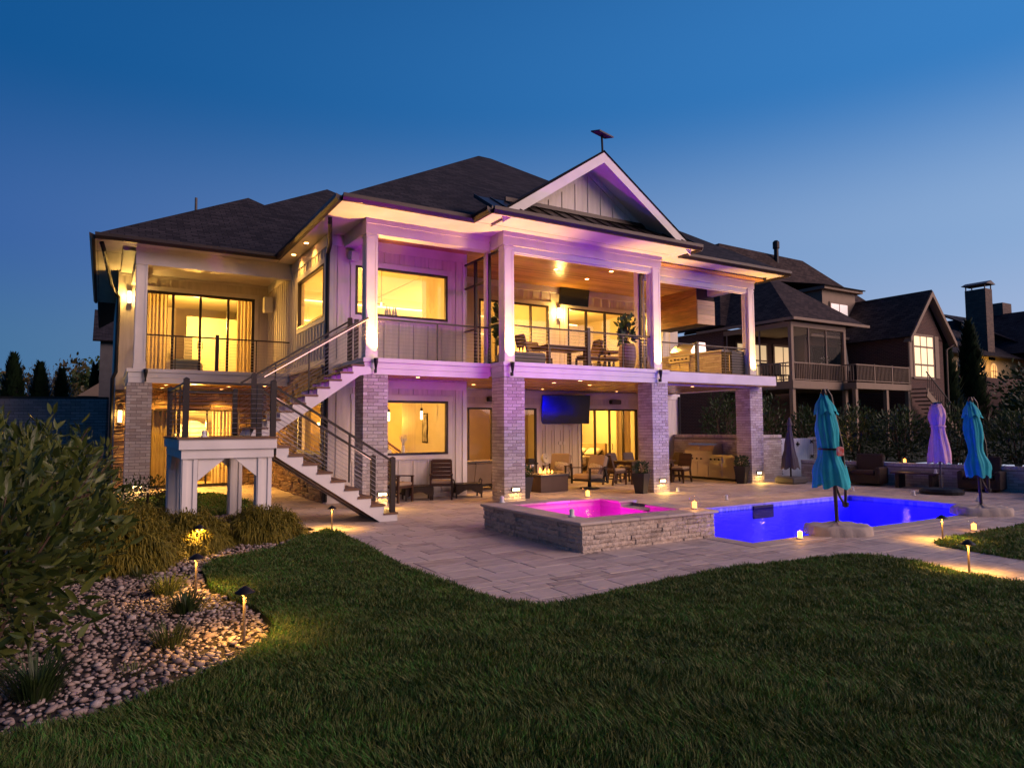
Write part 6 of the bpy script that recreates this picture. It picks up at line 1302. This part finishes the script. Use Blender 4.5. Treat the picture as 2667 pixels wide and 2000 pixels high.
def grass(P, n, x0, x1, y0, y1, seed, h=.075, fall=True):
    g = np.random.default_rng(seed); X = g.uniform(x0, x1, n); Y = g.uniform(y0, y1, n); d = np.hypot(X - CAM.x, Y - CAM.y)
    keep = in_poly_np(X, Y, P); ang = np.arctan2(X - CAM.x, Y - CAM.y) - .5416; keep &= (np.abs(ang) < R(43)) & (d > 2.6)
    if fall: keep &= g.random(n) < np.clip((6.5 / np.maximum(d, .1)) ** 1.1, 0, 1)
    X, Y, d = X[keep], Y[keep], d[keep]; n = len(X)
    pat = .5 + .25 * np.sin(X * 2.1 + 1.3 * np.sin(Y * 1.7)) + .25 * np.sin(Y * 2.9 + X * .8 + 1.1 * np.sin(X * 3.1)); fine = .5 + .5 * np.sin(X * 9.7 + 2 * np.sin(Y * 7.3)) * np.sin(Y * 8.9 + 1.7 * np.sin(X * 6.1))
    H = h * (.55 + .4 * pat + .35 * fine) * (.65 + .6 * g.random(n)) ; th = g.random(n) * 2 * PI; ln = .15 + .6 * g.random(n) ** 1.5; th2 = th + .8 * np.sin(X * 4 + Y * 3)
    D = np.stack([np.cos(th2) * ln, np.sin(th2) * ln, np.ones(n)], 1); w = (.0030 + .0022 * g.random(n)) * np.clip(d / 4.5, 1, 3.2); S = np.stack([-np.sin(th), np.cos(th), 0 * th], 1) * w[:, None]
    B_ = np.stack([X, Y, np.full(n, -.02)], 1); m = B_ + D * (H * .55)[:, None]; tip = B_ + D * H[:, None] * np.array([1.55, 1.55, .95])
    V = np.stack([B_ - S, B_ + S, m + S * .8, m - S * .8, tip], 1).reshape(-1, 3); F = np.array([[0, 1, 2], [0, 2, 3], [3, 2, 4]]); o = link('lawn_grass', np_mesh('lawn_grass', V, (np.arange(n)[:, None, None] * 5 + F[None]).reshape(-1, 3), GRASS)); o['kind'] = 'stuff'
    return n
ng = grass(LAWN, 1250000, -10.5, 1.2, -14.2, -1.9, 61); ng += grass(LAWN2, 170000, 2.2, 12, -11.5, -8.2, 62); ng += grass(LAWN3, 60000, -8.8, -5.1, 1.2, 7, 63, .09)
print('grass blades', ng, 'pebbles', len(pts))
# ---------------------------------------------------------------- neighbouring houses
def brick_tex(name, c1, c2, mo, bw=.21, bh=.075):
    m, N, L, B = new_mat(name); B.inputs['Roughness'].default_value = .85
    tc = N.new('ShaderNodeTexCoord'); sp = N.new('ShaderNodeSeparateXYZ'); L.new(tc.outputs['Object'], sp.inputs[0]); ad = N.new('ShaderNodeMath'); ad.operation = 'ADD'; L.new(sp.outputs[0], ad.inputs[0]); L.new(sp.outputs[1], ad.inputs[1]); cb = N.new('ShaderNodeCombineXYZ'); L.new(ad.outputs[0], cb.inputs[0]); L.new(sp.outputs[2], cb.inputs[1])
    br = N.new('ShaderNodeTexBrick'); L.new(cb.outputs[0], br.inputs['Vector']); br.inputs['Scale'].default_value = 1; br.inputs['Brick Width'].default_value = bw; br.inputs['Row Height'].default_value = bh; br.inputs['Mortar Size'].default_value = .008
    br.inputs['Color1'].default_value = (*c1, 1); br.inputs['Color2'].default_value = (*c2, 1); br.inputs['Mortar'].default_value = (*mo, 1); L.new(br.outputs[0], B.inputs['Base Color'])
    bp = N.new('ShaderNodeBump'); bp.inputs['Strength'].default_value = .6; bp.inputs['Distance'].default_value = .01; iv = N.new('ShaderNodeMath'); iv.operation = 'SUBTRACT'; iv.inputs[0].default_value = 1; L.new(br.outputs['Fac'], iv.inputs[1]); L.new(iv.outputs[0], bp.inputs['Height']); L.new(bp.outputs[0], B.inputs['Normal']); return m
RB = brick_tex('brown red brick', (.095, .04, .028), (.06, .028, .022), (.14, .10, .085)); GB_ = brick_tex('grey brick', (.30, .27, .27), (.20, .18, .18), (.12, .11, .11), .3, .1); CHB = brick_tex('chimney stone', (.16, .11, .08), (.09, .065, .055), (.05, .04, .04), .3, .14)
N1 = thing('neighbour_house', 'dark brick house with screened porch and tall gable window, right of the white house', 'house', (17.4, 4.7, 0))
n0 = Vector((-17.4, -4.7, 0))
def NB(name, mat, x0, y0, z0, x1, y1, z1, par=None): return MB().box(x0 - 17.4, y0 - 4.7, z0, x1 - 17.4, y1 - 4.7, z1).build(name, mat, par or N1)
def NR(name, faces, mat, th=.1): return roof_faces(name, [[Vector(p) + n0 for p in f] for f in faces], mat, th, N1)
# main body and roof
NB('wall', RB, 23.2, 8.6, 0, 36, 20, 6.6); NB('wall', RB, 17.5, 8.6, 0, 23.1, 20, 6.6)
# gap side wall of the porch seen between the posts
NR('roof', [[(17.0, 8.3, 6.75), (37, 8.3, 6.75), (30, 13.0, 12.5), (22.3, 13.0, 12.6)], [(37, 8.3, 6.75), (37, 18, 6.75), (30, 13.1, 12.5), (30, 13.0, 12.5)], [(17.0, 20, 6.75), (17.0, 8.3, 6.75), (22.3, 13.0, 12.6), (22.3, 16, 12.6)]], ROOFB)
# porch hip roof
NR('roof', [[(17.25, 4.5, 6.65), (22.7, 4.5, 6.65), (20.9, 8.2, 9.45), (20.4, 8.2, 9.45)], [(17.25, 11, 6.65), (17.25, 4.5, 6.65), (20.4, 8.2, 9.45), (20.4, 11, 9.45)], [(22.7, 4.5, 6.65), (22.7, 8.6, 6.65), (20.9, 8.6, 9.45), (20.9, 8.2, 9.45)]], ROOFB)
NB('gutter', SIDEN, 17.15, 4.36, 6.50, 22.8, 4.49, 6.62); NB('gutter', SIDEN, 17.13, 4.5, 6.50, 17.24, 10, 6.62)
NB('porch_beam', SIDEN, 17.4, 4.7, 6.25, 21.4, 4.85, 6.48); NB('porch_beam', SIDEN, 17.4, 4.86, 6.25, 17.55, 8.5, 6.48)
NB('porch_deck', SIDEN, 17.35, 4.62, 3.5, 21.3, 8.5, 3.84); NB('porch_ceiling', SIDEN, 17.5, 4.9, 6.38, 21.3, 8.5, 6.42); NB('fascia', SIDEN, 17.3, 4.6, 3.52, 21.35, 4.618, 3.86)
for x in (17.4, 21.22): NB('post', SIDEN, x, 4.7, 3.84, x + .16, 4.86, 6.25); NB('post', SIDEN, x, 4.7, .3, x + .18, 4.88, 3.5)
for x in (18.66, 19.93): NB('mullion', SIDEN, x, 4.74, 3.84, x + .05, 4.8, 6.25)
for y in (6.4, 8.3): NB('mullion', SIDEN, 17.42, y, 3.84, 17.48, y + .05, 6.25)
MB().quad((.05, .08, 3.84), (3.8, .08, 3.84), (3.8, .08, 6.25), (.05, .08, 6.25)).build('screen_mesh', SCREENM, N1); MB().quad((.05, .16, 3.84), (.05, 3.8, 3.84), (.05, 3.8, 6.25), (.05, .16, 6.25)).build('screen_mesh', SCREENM, N1)
def nrail(x0, y0, x1, y1, z=3.84, step=.12, h=.82):
    L = math.hypot(x1 - x0, y1 - y0); r = MB().bar((x0 - 17.4, y0 - 4.7, z + h), (x1 - 17.4, y1 - 4.7, z + h), .06, .05).build('railing', SIDEN if step < .125 else SIDEN, N1); MB().bar((x0 - 17.4, y0 - 4.7, z + .08), (x1 - 17.4, y1 - 4.7, z + .08), .05, .04).build('bottom_rail', SIDEN, r)
    for k in range(1, int(L / step)): t = k * step / L; x, y = x0 + (x1 - x0) * t, y0 + (y1 - y0) * t; MB().box(x - 17.4 - .012, y - 4.7 - .012, z + .1, x - 17.4 + .012, y - 4.7 + .012, z + h - .02).build('baluster', SIDEN, r)
nrail(17.56, 4.72, 21.2, 4.72); nrail(17.44, 4.9, 17.44, 8.4, step=.16)
# lit doors and windows at the back of the porch
def nwin(x0, x1, y, z0, z1, cols, rows, mat=PANELY, fr=.07, ax='y', frm=SIDEN):
    f = NB('window', frm, x0 - .08, y - .03, z0 - .08, x1 + .08, y + .0, z1 + .08); w = (x1 - x0) / cols; h = (z1 - z0) / len(rows) if False else 1; zz = z0
    for r in rows:
        hh = (z1 - z0) * r
        for c in range(cols): NB('pane', mat, x0 + c * w + fr / 2, y - .034, zz + fr / 2, x0 + (c + 1) * w - fr / 2, y - .031, zz + hh - fr / 2, f)
        zz += hh
    return f
nwin(24.4, 25.1, 8.57, 3.95, 6.3, 2, (.5, .5)); nwin(25.7, 26.2, 8.57, 3.95, 6.2, 1, (.5, .5)); nwin(18.4, 20.6, 8.57, 3.95, 6.0, 4, (.6, .4)); nwin(21.2, 22.6, 8.57, 4.0, 6.0, 2, (.5, .5)); nwin(28.0, 29.0, 8.57, 4.3, 5.6, 2, (1,), PANELD)
# dormer
NB('dormer', SIDEN, 25.0, 8.3, 7.0, 28.0, 11.5, 9.3); NB('dormer_eave', SIDEN, 24.8, 8.0, 9.3, 28.3, 11.5, 9.48); NR('roof', [[(24.7, 7.9, 9.49), (28.4, 7.9, 9.49), (28.4, 12.5, 10.6), (24.7, 12.5, 10.6)]], ROOFB, .06)
nwin(25.65, 27.2, 8.27, 7.55, 8.62, 2, (1,), ME('sky lit blind', (.9, .72, .66), .75))  # emission stands in for sky light on the dormer blind
MB().lathe([(.14, 0), (.14, 2.2), (.2, 2.2), (.2, 2.6), (.1, 2.7)], 12, (26.9 - 17.4, 12.6 - 4.7, 10.6)).build('flue_pipe', BLACK, N1)
# gable wing
NB('wall', RB, 26.25, 4.5, 0, 29.55, 11, 6.35)
MB().prism([(26.25 - 17.4, 6.3), (29.55 - 17.4, 6.3), (28.0 - 17.4, 8.55)], 'y', 4.5 - 4.7, 4.7 - 4.7).build('gable_wall', RB, N1)
NR('roof', [[(25.85, 12, 6.3), (25.85, 4.15, 6.3), (28.05, 4.15, 8.85), (28.05, 12, 8.85)], [(30.25, 4.15, 6.3), (30.25, 12, 6.3), (28.05, 12, 8.85), (28.05, 4.15, 8.85)]], ROOFB, .06)
for s, xe in ((-1, 25.85), (1, 30.25)): MB().prism([(28.05 - 17.4, 8.78), (xe - 17.4, 6.23), (xe - 17.4, 5.98), (28.05 - 17.4, 8.5)], 'y', 4.1 - 4.7, 4.16 - 4.7).build('rake_board', SIDEN, N1); MB().prism([(28.05 - 17.4, 8.56), (xe - 17.4, 6.06), (xe - 17.4, 6.02), (28.05 - 17.4, 8.52)], 'y', 4.17 - 4.7, 4.49 - 4.7).build('rake_soffit', SIDEN, N1)
nwin(26.68, 28.5, 4.47, 4.3, 6.45, 3, (.30, .43, .27), PANELY, .10); NB('shutter', SIDEN, 26.32, 4.46, 4.3, 26.58, 4.497, 6.5); NB('shutter', SIDEN, 28.72, 4.46, 4.3, 29.1, 4.497, 6.5)
for p in ([(26.15, 4.4, 6.2), (26.18, 4.42, 5.9), (26.2, 4.44, 1)], [(30.1, 4.2, 6.1), (29.75, 4.4, 5.85), (29.7, 4.42, 1)]): MB().tube([Vector(q) + n0 for q in p], .05, 6).build('downspout', SIDEN, N1)
NB('gutter', SIDEN, 22.8, 7.5, 6.5, 26.2, 7.62, 6.62); NB('wall', RB, 22.9, 8.0, 3.8, 26.2, 8.55, 6.6)
NR('roof', [[(22.7, 7.6, 6.63), (27, 7.6, 6.63), (27, 11, 8.8), (22.7, 11, 8.8)]], ROOFB, .06)
# second deck
NB('deck', SIDEN, 20.9, 3.95, 3.55, 25.4, 8.0, 3.84); nrail(20.95, 4.0, 25.35, 4.0, step=.11); nrail(20.95, 4.0, 20.95, 4.68)
for x in (22.4, 23.85, 25.3): NB('rail_post', SIDEN, x - .03, 3.97, 3.84, x + .03, 4.03, 4.72)
for x in (20.9, 23.35, 25.2): NB('post', SIDEN, x, 4.0, .3, x + .17, 4.17, 3.55)
dr = NB('door', BLACK, 23.4, 7.96, 3.86, 25.6, 7.99, 6.1); NB('pane', TVS, 23.5, 7.955, 3.95, 24.4, 7.958, 6.0, dr)
# outdoor steps down from the deck
for k in range(12): NB('step', SIDEN, 25.5 + k * .27, 3.3, 3.6 - k * .19, 25.8 + k * .27, 4.3, 3.66 - k * .19)
NB('stringer', SIDEN, 25.5, 3.25, 3.3, 25.6, 3.29, 3.6); MB().bar((25.5 - 17.4, 3.28 - 4.7, 3.4), (28.8 - 17.4, 3.28 - 4.7, 1.15), .05, .3).build('stringer', SIDEN, N1); r = MB().bar((25.5 - 17.4, 3.28 - 4.7, 4.45), (28.8 - 17.4, 3.28 - 4.7, 2.15), .04, .04).build('railing', BLACK, N1)
for k in range(18): x = 25.6 + k * .18; MB().bar((x - 17.4, 3.28 - 4.7, 3.45 - (x - 25.5) * .68), (x - 17.4, 3.28 - 4.7, 4.43 - (x - 25.5) * .70), .02, .02).build('baluster', BLACK, r)
u = thing('closed_umbrella', 'closed black umbrella on the neighbouring deck', 'umbrella', (22.3, 5.4, 3.84)); MB().tube([(0, 0, 0), (0, 0, 2.5)], .03, 6).build('pole', BLACK, u); c = canopy(1.8, [(0, .24), (.3, .17), (1, .04)], 6, BLACK, u, .12, (0, 0), 5, nz=8, na=36); c.location = (0, 0, .7)
fb = thing('flower_pot', 'pot of pale flowers on the neighbouring porch rail', 'flowers', (20.2, 5.0, 3.84)); MB().lathe([(.12, 0), (.18, .8), (.15, .8)], 12).build('pot', SIDEN, fb); leaf_cloud((0, 0, 1.0), .2, .2, .18, 120, .07, LEAFD, 'foliage', fb, 4); leaf_cloud((0, 0, 1.05), .22, .2, .17, 60, .06, LINEN, 'blossom', fb, 6)
for k, x in enumerate((18.3, 19.2)):
    pc = thing('porch_chair', ['black porch chair at the left of the neighbouring porch', 'black porch chair in the middle of the neighbouring porch'][k], 'chair', (x, 6.6, 3.84)); MB().box(-.25, -.25, .4, .25, .25, .45).build('seat', BLACK, pc); MB().box(-.25, .22, .46, .25, .26, 1.0).build('backrest', BLACK, pc)
    for q in ((-.23, -.23), (.19, -.23), (-.23, .19), (.19, .19)): MB().box(q[0], q[1], 0, q[0] + .04, q[1] + .04, .4).build('leg', BLACK, pc)
# second house on the right
N2 = thing('neighbour_house', 'farther dark roofed house with tall stone chimney and arched windows at the right edge', 'house', (48, 12, 2))
n0b = Vector((-48, -12, -2))
def N2B(name, mat, x0, y0, z0, x1, y1, z1, par=None): return MB().box(x0 - 48, y0 - 12, z0 - 2, x1 - 48, y1 - 12, z1 - 2).build(name, mat, par or N2)
CREAMW = M('ochre stucco', (.42, .33, .17), .85, var=.1)
N2B('wall', CREAMW, 44, 12, 1, 56, 24, 7.4); N2B('wall', CHB, 56, 10, 1, 75, 24, 7.6)
for f in ([[(42.5, 11.2, 7.2), (60, 11.2, 7.2), (60, 18, 11.2), (42.5, 18, 9.9)]], [[(34, 15, 7.0), (52, 15, 7.0), (52, 21, 12.2), (36, 21, 12.4)]], [[(56, 9, 7.2), (80, 9, 7.2), (80, 18, 12.0), (56, 18, 12.0)]]): roof_faces('roof', [[Vector(p) + n0b for p in q] for q in f], ROOF, .12, N2)
def arch(x, y, z0, z1, w):
    pts = [(x - w, z0)] + [(x - w * math.cos(PI * k / 10), z1 - w + w * math.sin(PI * k / 10)) for k in range(11)] + [(x + w, z0)]
    f = MB().prism([(48 * 0 + a - 48, b - 2) for a, b in [(x + (p - x) * 1.25, z0 if q == z0 else q + .1) for p, q in pts]], 'y', y - 12 - .04, y - 12).build('window', M('pale surround', (.5, .42, .26), .8), N2)
    MB().prism([(a - 48, b - 2) for a, b in pts], 'y', y - 12 - .05, y - 12 - .042).build('pane', PANELD, f)
    for k in (-.33, .33): N2B('muntin', BLACK, x + k * w - .025, y - .07, z0, x + k * w + .025, y - .052, z1 - .1, f)
    N2B('muntin', BLACK, x - w, y - .07, (z0 + z1) / 2, x + w, y - .052, (z0 + z1) / 2 + .05, f)
arch(49.9, 12, 5.45, 6.75, .48); arch(52.1, 12, 5.45, 6.75, .48)
lamp('wall_lamp', 'POINT', (51 - 48, 11.0 - 12, 6.4 - 2), 30, WARM, .2, N2)
ch_ = N2B('chimney', CHB, 51.4, 12.0, 7, 52.5, 13.5, 12.75)
for x in (51.42, 52.4):
    for y in (12.02, 13.4): N2B('cap_leg', BLACK, x, y, 12.75, x + .07, y + .07, 13.1, ch_)
MB().prism([(51.2 - 48, 13.11 - 2), (52.7 - 48, 13.11 - 2), (51.95 - 48, 13.4 - 2)], 'y', 11.8 - 12, 13.7 - 12).build('chimney_cap', SLATE, ch_)
N2B('chimney', CHB, 58.9, 14, 9, 60.5, 15.5, 12.6)
for s, xe in ((-1, 55.0), (1, 63)): MB().prism([(59 - 48, 11.6 - 2), (xe - 48, 7.75 - 2), (xe - 48, 7.4 - 2), (59 - 48, 11.2 - 2)], 'y', 9 - 12, 9.15 - 12).build('rake_board', SIDEN, N2)
roof_faces('roof', [[Vector(p) + n0b for p in f] for f in [[(55, 20, 7.7), (55, 9.1, 7.7), (59, 9.1, 11.6), (59, 20, 11.6)], [(63, 9.1, 7.7), (63, 20, 7.7), (59, 20, 11.6), (59, 9.1, 11.6)]]], ROOF, .1, N2)
MB().prism([(56.2 - 48, 8.2 - 2), (61.8 - 48, 8.2 - 2), (61.8 - 48, 8.5 - 2), (59 - 48, 9.3 - 2), (56.2 - 48, 8.5 - 2)], 'y', 9.02 - 12, 9.12 - 12).build('truss', SIDEN, N2)
for x in (55.2, 56.4): N2B('post', SIDEN, x, 9.2, 3, x + .25, 9.45, 7.7)
N2B('terrace_wall', CHB, 55.5, 8, 2.2, 75, 9, 5.6); N2B('terrace_wall', RB, 40, 10.5, 1.5, 55, 11, 5.4)
r3 = thing('neighbour_house', 'roof of a house far behind, showing a small gable between the two dark houses', 'house', (36, 20, 4)); roof_faces('roof', [[(-4, 0, 5.5), (12, 0, 5.5), (12, 5, 8.8), (-2, 5, 8.9)], [(-3, -3, 5.6), (-1, -3, 8.6), (-1, 4, 8.6), (-3, 4, 5.6)]], ROOFB, .1, r3); MB().prism([(-3.2, 5.5), (1.2, 5.5), (-1, 8.6)], 'y', -2.9, -2.7).build('gable_wall', SIDEN, r3)
# sloping drive at the far right
mb = MB(); mb.prism([(34, -1.0), (40, 2.2), (62, 4.2), (64, 1.0), (44, -2)], 'z', 0, .05); o = mb.build('driveway', M('drive stone', (.28, .25, .26), .8)); o['kind'] = 'structure'; o.rotation_euler = (0, R(-6.2), 0); o.location = (0, 0, -1.2)
# black fence behind the low wall
fe = thing('metal_fence', 'black metal picket fence behind the laurel hedge', 'fence', (15.2, 2.0, .7), R(-84)); Lf = 16
for z in (.12, 1.15): MB().bar((0, 0, z), (Lf, 0, z), .03, .03).build('rail', BLACK, fe)
pk_ = MB().bar((0, 0, 0), (0, 0, 1.3), .016, .016).mesh('picket', BLACK)
for k in range(int(Lf / .12)): link('picket', pk_, fe, (k * .12, 0, 0))
for k in range(7): MB().box(k * 2.5 - .03, -.03, -.1, k * 2.5 + .03, .03, 1.4).build('post', BLACK, fe)
fe2 = thing('metal_fence', 'short pale metal fence beside the right house corner', 'fence', (11.2, 7.2, .3), R(8))
for z in (.1, 1.0): MB().bar((0, 0, z), (2.2, 0, z), .025, .025).build('rail', SIDEN, fe2)
for k in range(19): MB().bar((k * .12, 0, 0), (k * .12, 0, 1.05), .014, .014).build('picket', SIDEN, fe2)
# laurel hedge shrubs
for k, (x, y, h, rx, sd_, lb) in enumerate(((14.6, 6.2, 3.3, 1.0, 71, 'tall dark laurel seen between the two right brick columns'), (14.4, 3.9, 3.0, .95, 72, 'tall dark laurel right of the last brick column'), (14.9, 2.3, 2.5, .75, 73, 'dark laurel behind the grey umbrella and the near teal umbrella'), (14.3, -.05, 1.9, .85, 74, 'laurel right of the near teal umbrella, lit from below'), (14.4, -1.6, 1.85, .9, 75, 'laurel behind the left wicker armchair'), (14.5, -3.2, 1.8, .85, 76, 'laurel behind the lilac umbrella'), (14.6, -4.9, 1.7, 1.0, 77, 'laurel right of the far teal umbrella'), (14.9, -6.6, 1.6, .9, 78, 'laurel at the right edge behind the lounger'))):
    zb = .6 if y < 1 else .1
    t = thing('laurel_hedge_shrub', lb, 'shrub', (x, y, zb), 0, 'laurels along the black fence'); leaf_cloud((0, 0, h * .5), rx, rx, h * .53, 1500, .15, LEAFD, 'foliage', t, sd_, .36, .3, .7, rough=.12)
    mb = MB()
    for q in range(4): a = q * 1.6; mb.tube([(.05 * math.cos(a), .05 * math.sin(a), 0), (.4 * math.cos(a), .4 * math.sin(a), h * .8)], [.03, .01], 5)
    mb.build('stem', BARK, t)
lamp('hedge_lamp', 'SPOT', (13.7, .55, .75), 40, WARM, .05, None, (.6, -.4, 1), 80)
def conifer(label, x, y, z, h, r, seed, mat=CYPR, group='dark conifers', n=1600):
    t = thing('conifer', label, 'tree', (x, y, z), 0, group); g = np.random.default_rng(seed); u = g.random(n) ** .7; th = g.random(n) * 2 * PI; rr = r * (1 - u) ** .75 * (.55 + .45 * g.random(n)) * (1 + .15 * np.sin(th * 3 + u * 9 + seed))
    P = np.stack([rr * np.cos(th), rr * np.sin(th), .1 + u * h], 1); d = np.stack([np.cos(th) * .5, np.sin(th) * .5, np.ones(n)], 1); L = h * .05 * (.6 + g.random(n))[:, None]; s = np.stack([-np.sin(th), np.cos(th), 0 * th], 1) * L * .35
    V = np.stack([P - s, P + s, P + d * L], 1).reshape(-1, 3); link('crown', np_mesh('crown', V, np.arange(3 * n).reshape(-1, 3), mat), t); MB().lathe([(r * .12, 0), (r * .55, h * .08), (r * .5, h * .35), (.02, h * .95)], 9).build('trunk', M('dark bark', (.01, .012, .008), 1), t)
conifer('tall dark arborvitae in front of the arched windows', 39.0, 7.6, 1.6, 6.6, 1.3, 81); conifer('shorter dark arborvitae left of the tall one', 36.6, 7.9, 1.6, 5.6, 1.2, 82)
for k, (x, y, h, rx) in enumerate(((44, 5.5, 4.6, 3.0), (38, 3.2, 2.6, 2.2), (33, 1.5, 2.2, 1.8), (30, -1.2, 1.9, 1.6), (51, 6.5, 4.2, 2.6))):
    t = thing('round_shrub', ['large rounded dark shrub below the arched windows', 'dark shrub on the slope beside the drive', 'low dark shrub beyond the black fence', 'low dark shrub behind the far teal umbrella', 'rounded dark shrub by the far terrace wall'][k], 'shrub', (x, y, tz(x, y) - .1), 0, 'dark shrubs on the right slope'); leaf_cloud((0, 0, h * .4), rx, rx, h * .55, 1300, .3, LEAFD, 'foliage', t, 90 + k, .5, .5); MB().tube([(0, 0, 0), (0, 0, h * .5)], .08, 6).build('stem', BARK, t)
# ---------------------------------------------------------------- left background
brick_wall('brick_wall', 'grey brick building wall beyond the left edge of the house', (-11.6, 15.6, 0), (-8.35, 14.6, 0), 3.05, .3, .32, .11, False, GB_, 0)
ld = thing('step_ladder', 'small step ladder leaning on the grey brick wall', 'ladder', (-9.25, 14.7, .9), R(-15))
for x in (-.25, .25): MB().bar((x, -.3, -.9), (x, 0, 1.35), .06, .04).build('side_rail', SIDEN, ld)
for k in range(5): MB().box(-.25, -.3 + k * .07, -.6 + k * .44, .25, -.2 + k * .07, -.57 + k * .44).build('tread', LGREY, ld)
wp_ = thing('tilted_panel', 'pale flat tilted panel on a post beyond the laurel', 'panel', (-10.9, 16.2, 0), R(10)); MB().cbox((0, 0, 2.75), (1.0, .04, .5), rx=-.7).build('panel', WHITEP, wp_); MB().bar((0, .1, 0), (0, .1, 2.7), .06, .06).build('post', BLACK, wp_)
hn = thing('neighbour_house', 'sliver of a dark gabled house behind the left corner of the white house', 'house', (-7.2, 34, 0)); MB().box(-1.5, 0, 0, 6, 8, 7.4).build('wall', SLATE, hn); roof_faces('roof', [[(-1.9, -.4, 7.3), (6, -.4, 7.3), (6, 4, 9.8), (-1.9, 4, 9.8)]], ROOF, .1, hn); MB().prism([(-2.6, 3.9), (-1.5, 3.9), (-1.5, 4.7)], 'y', 0, 3).build('porch_roof', SIDEN, hn)
mb = MB(); nxx = 40
for i in range(nxx + 1):
    x = -150 + i * 6; hgt = 7.2 + 1.6 * math.sin(x * .045 + 1) + .8 * math.sin(x * .13)
    for (y, z) in ((60, -1), (75, hgt * .35), (95, hgt * .7), (125, hgt), (200, hgt * .9)): mb.v.append((x, y, z))
for i in range(nxx):
    for j in range(4): mb.f.append((i * 5 + j, (i + 1) * 5 + j, (i + 1) * 5 + j + 1, i * 5 + j + 1))
o = mb.build('hill', M('wooded slope', (.03, .028, .012), 1, var=.5, vs=.2, col2=(.07, .055, .02))); o['kind'] = 'structure'
g = random.Random(9)
for k in range(54):
    x = g.uniform(-52, 2); y = g.uniform(64, 128); hh = 7.2 + 1.6 * math.sin(x * .045 + 1) + .8 * math.sin(x * .13); f = min(1, max(0, (y - 60) / 65)); z = hh * min(1, f * 1.05) - .6
    t = thing('hillside_tree', ['bare branching tree on the far left hillside', 'olive leafed tree on the far left hillside', 'dark rounded tree on the far left hillside'][k % 3], 'tree', (x, y, z), 0, ['bare trees on the hillside', 'olive trees on the hillside', 'dark trees on the hillside'][k % 3]); hgt = g.uniform(4.5, 8)
    MB().tube([(0, 0, 0), (.2, 0, hgt * .4), (.0, .1, hgt * .8)], [.2, .12, .03], 5).build('trunk', BARK, t)
    if k % 3 == 0:
        mb = MB()
        for q in range(26): a = g.uniform(0, 6.28); b = g.uniform(.3, .75) * hgt; l = g.uniform(.8, 2.2); mb.tube([(0, 0, b), (math.cos(a) * l * .5, math.sin(a) * l * .5, b + l * .5), (math.cos(a) * l * .8, math.sin(a) * l * .8, b + l * 1.3)], [.05, .03, .012], 4, False)
        mb.build('branch', M('bare twigs', (.09, .06, .045), 1), t); leaf_cloud((0, 0, hgt * .65), 2.0, 2.0, hgt * .35, 160, .35, AUT, 'crown', t, 200 + k, .4, .6, .3)
    else: leaf_cloud((0, 0, hgt * .55), 2.6, 2.6, hgt * .48, 420, .65, [None, AUT, LEAFD][k % 3], 'crown', t, 200 + k, .6, .4, .3)
for k, (x, y, h, r) in enumerate(((-13.6, 41, 6.6, 1.5), (-12.2, 42, 6.2, 1.5), (-11.0, 43, 5.9, 1.2), (-9.0, 40, 6.0, .75), (-8.2, 41, 5.0, .6), (-7.6, 41.5, 4.6, .5))): conifer(['dark conifer at the left edge of the frame, tallest of its clump', 'dark conifer in the middle of the left clump', 'dark conifer at the right of the left clump', 'tallest dark conifer above the grey brick wall', 'second dark conifer above the grey brick wall', 'smallest dark conifer above the grey brick wall'][k], x, y, 0, h, r, 300 + k, n=1100)
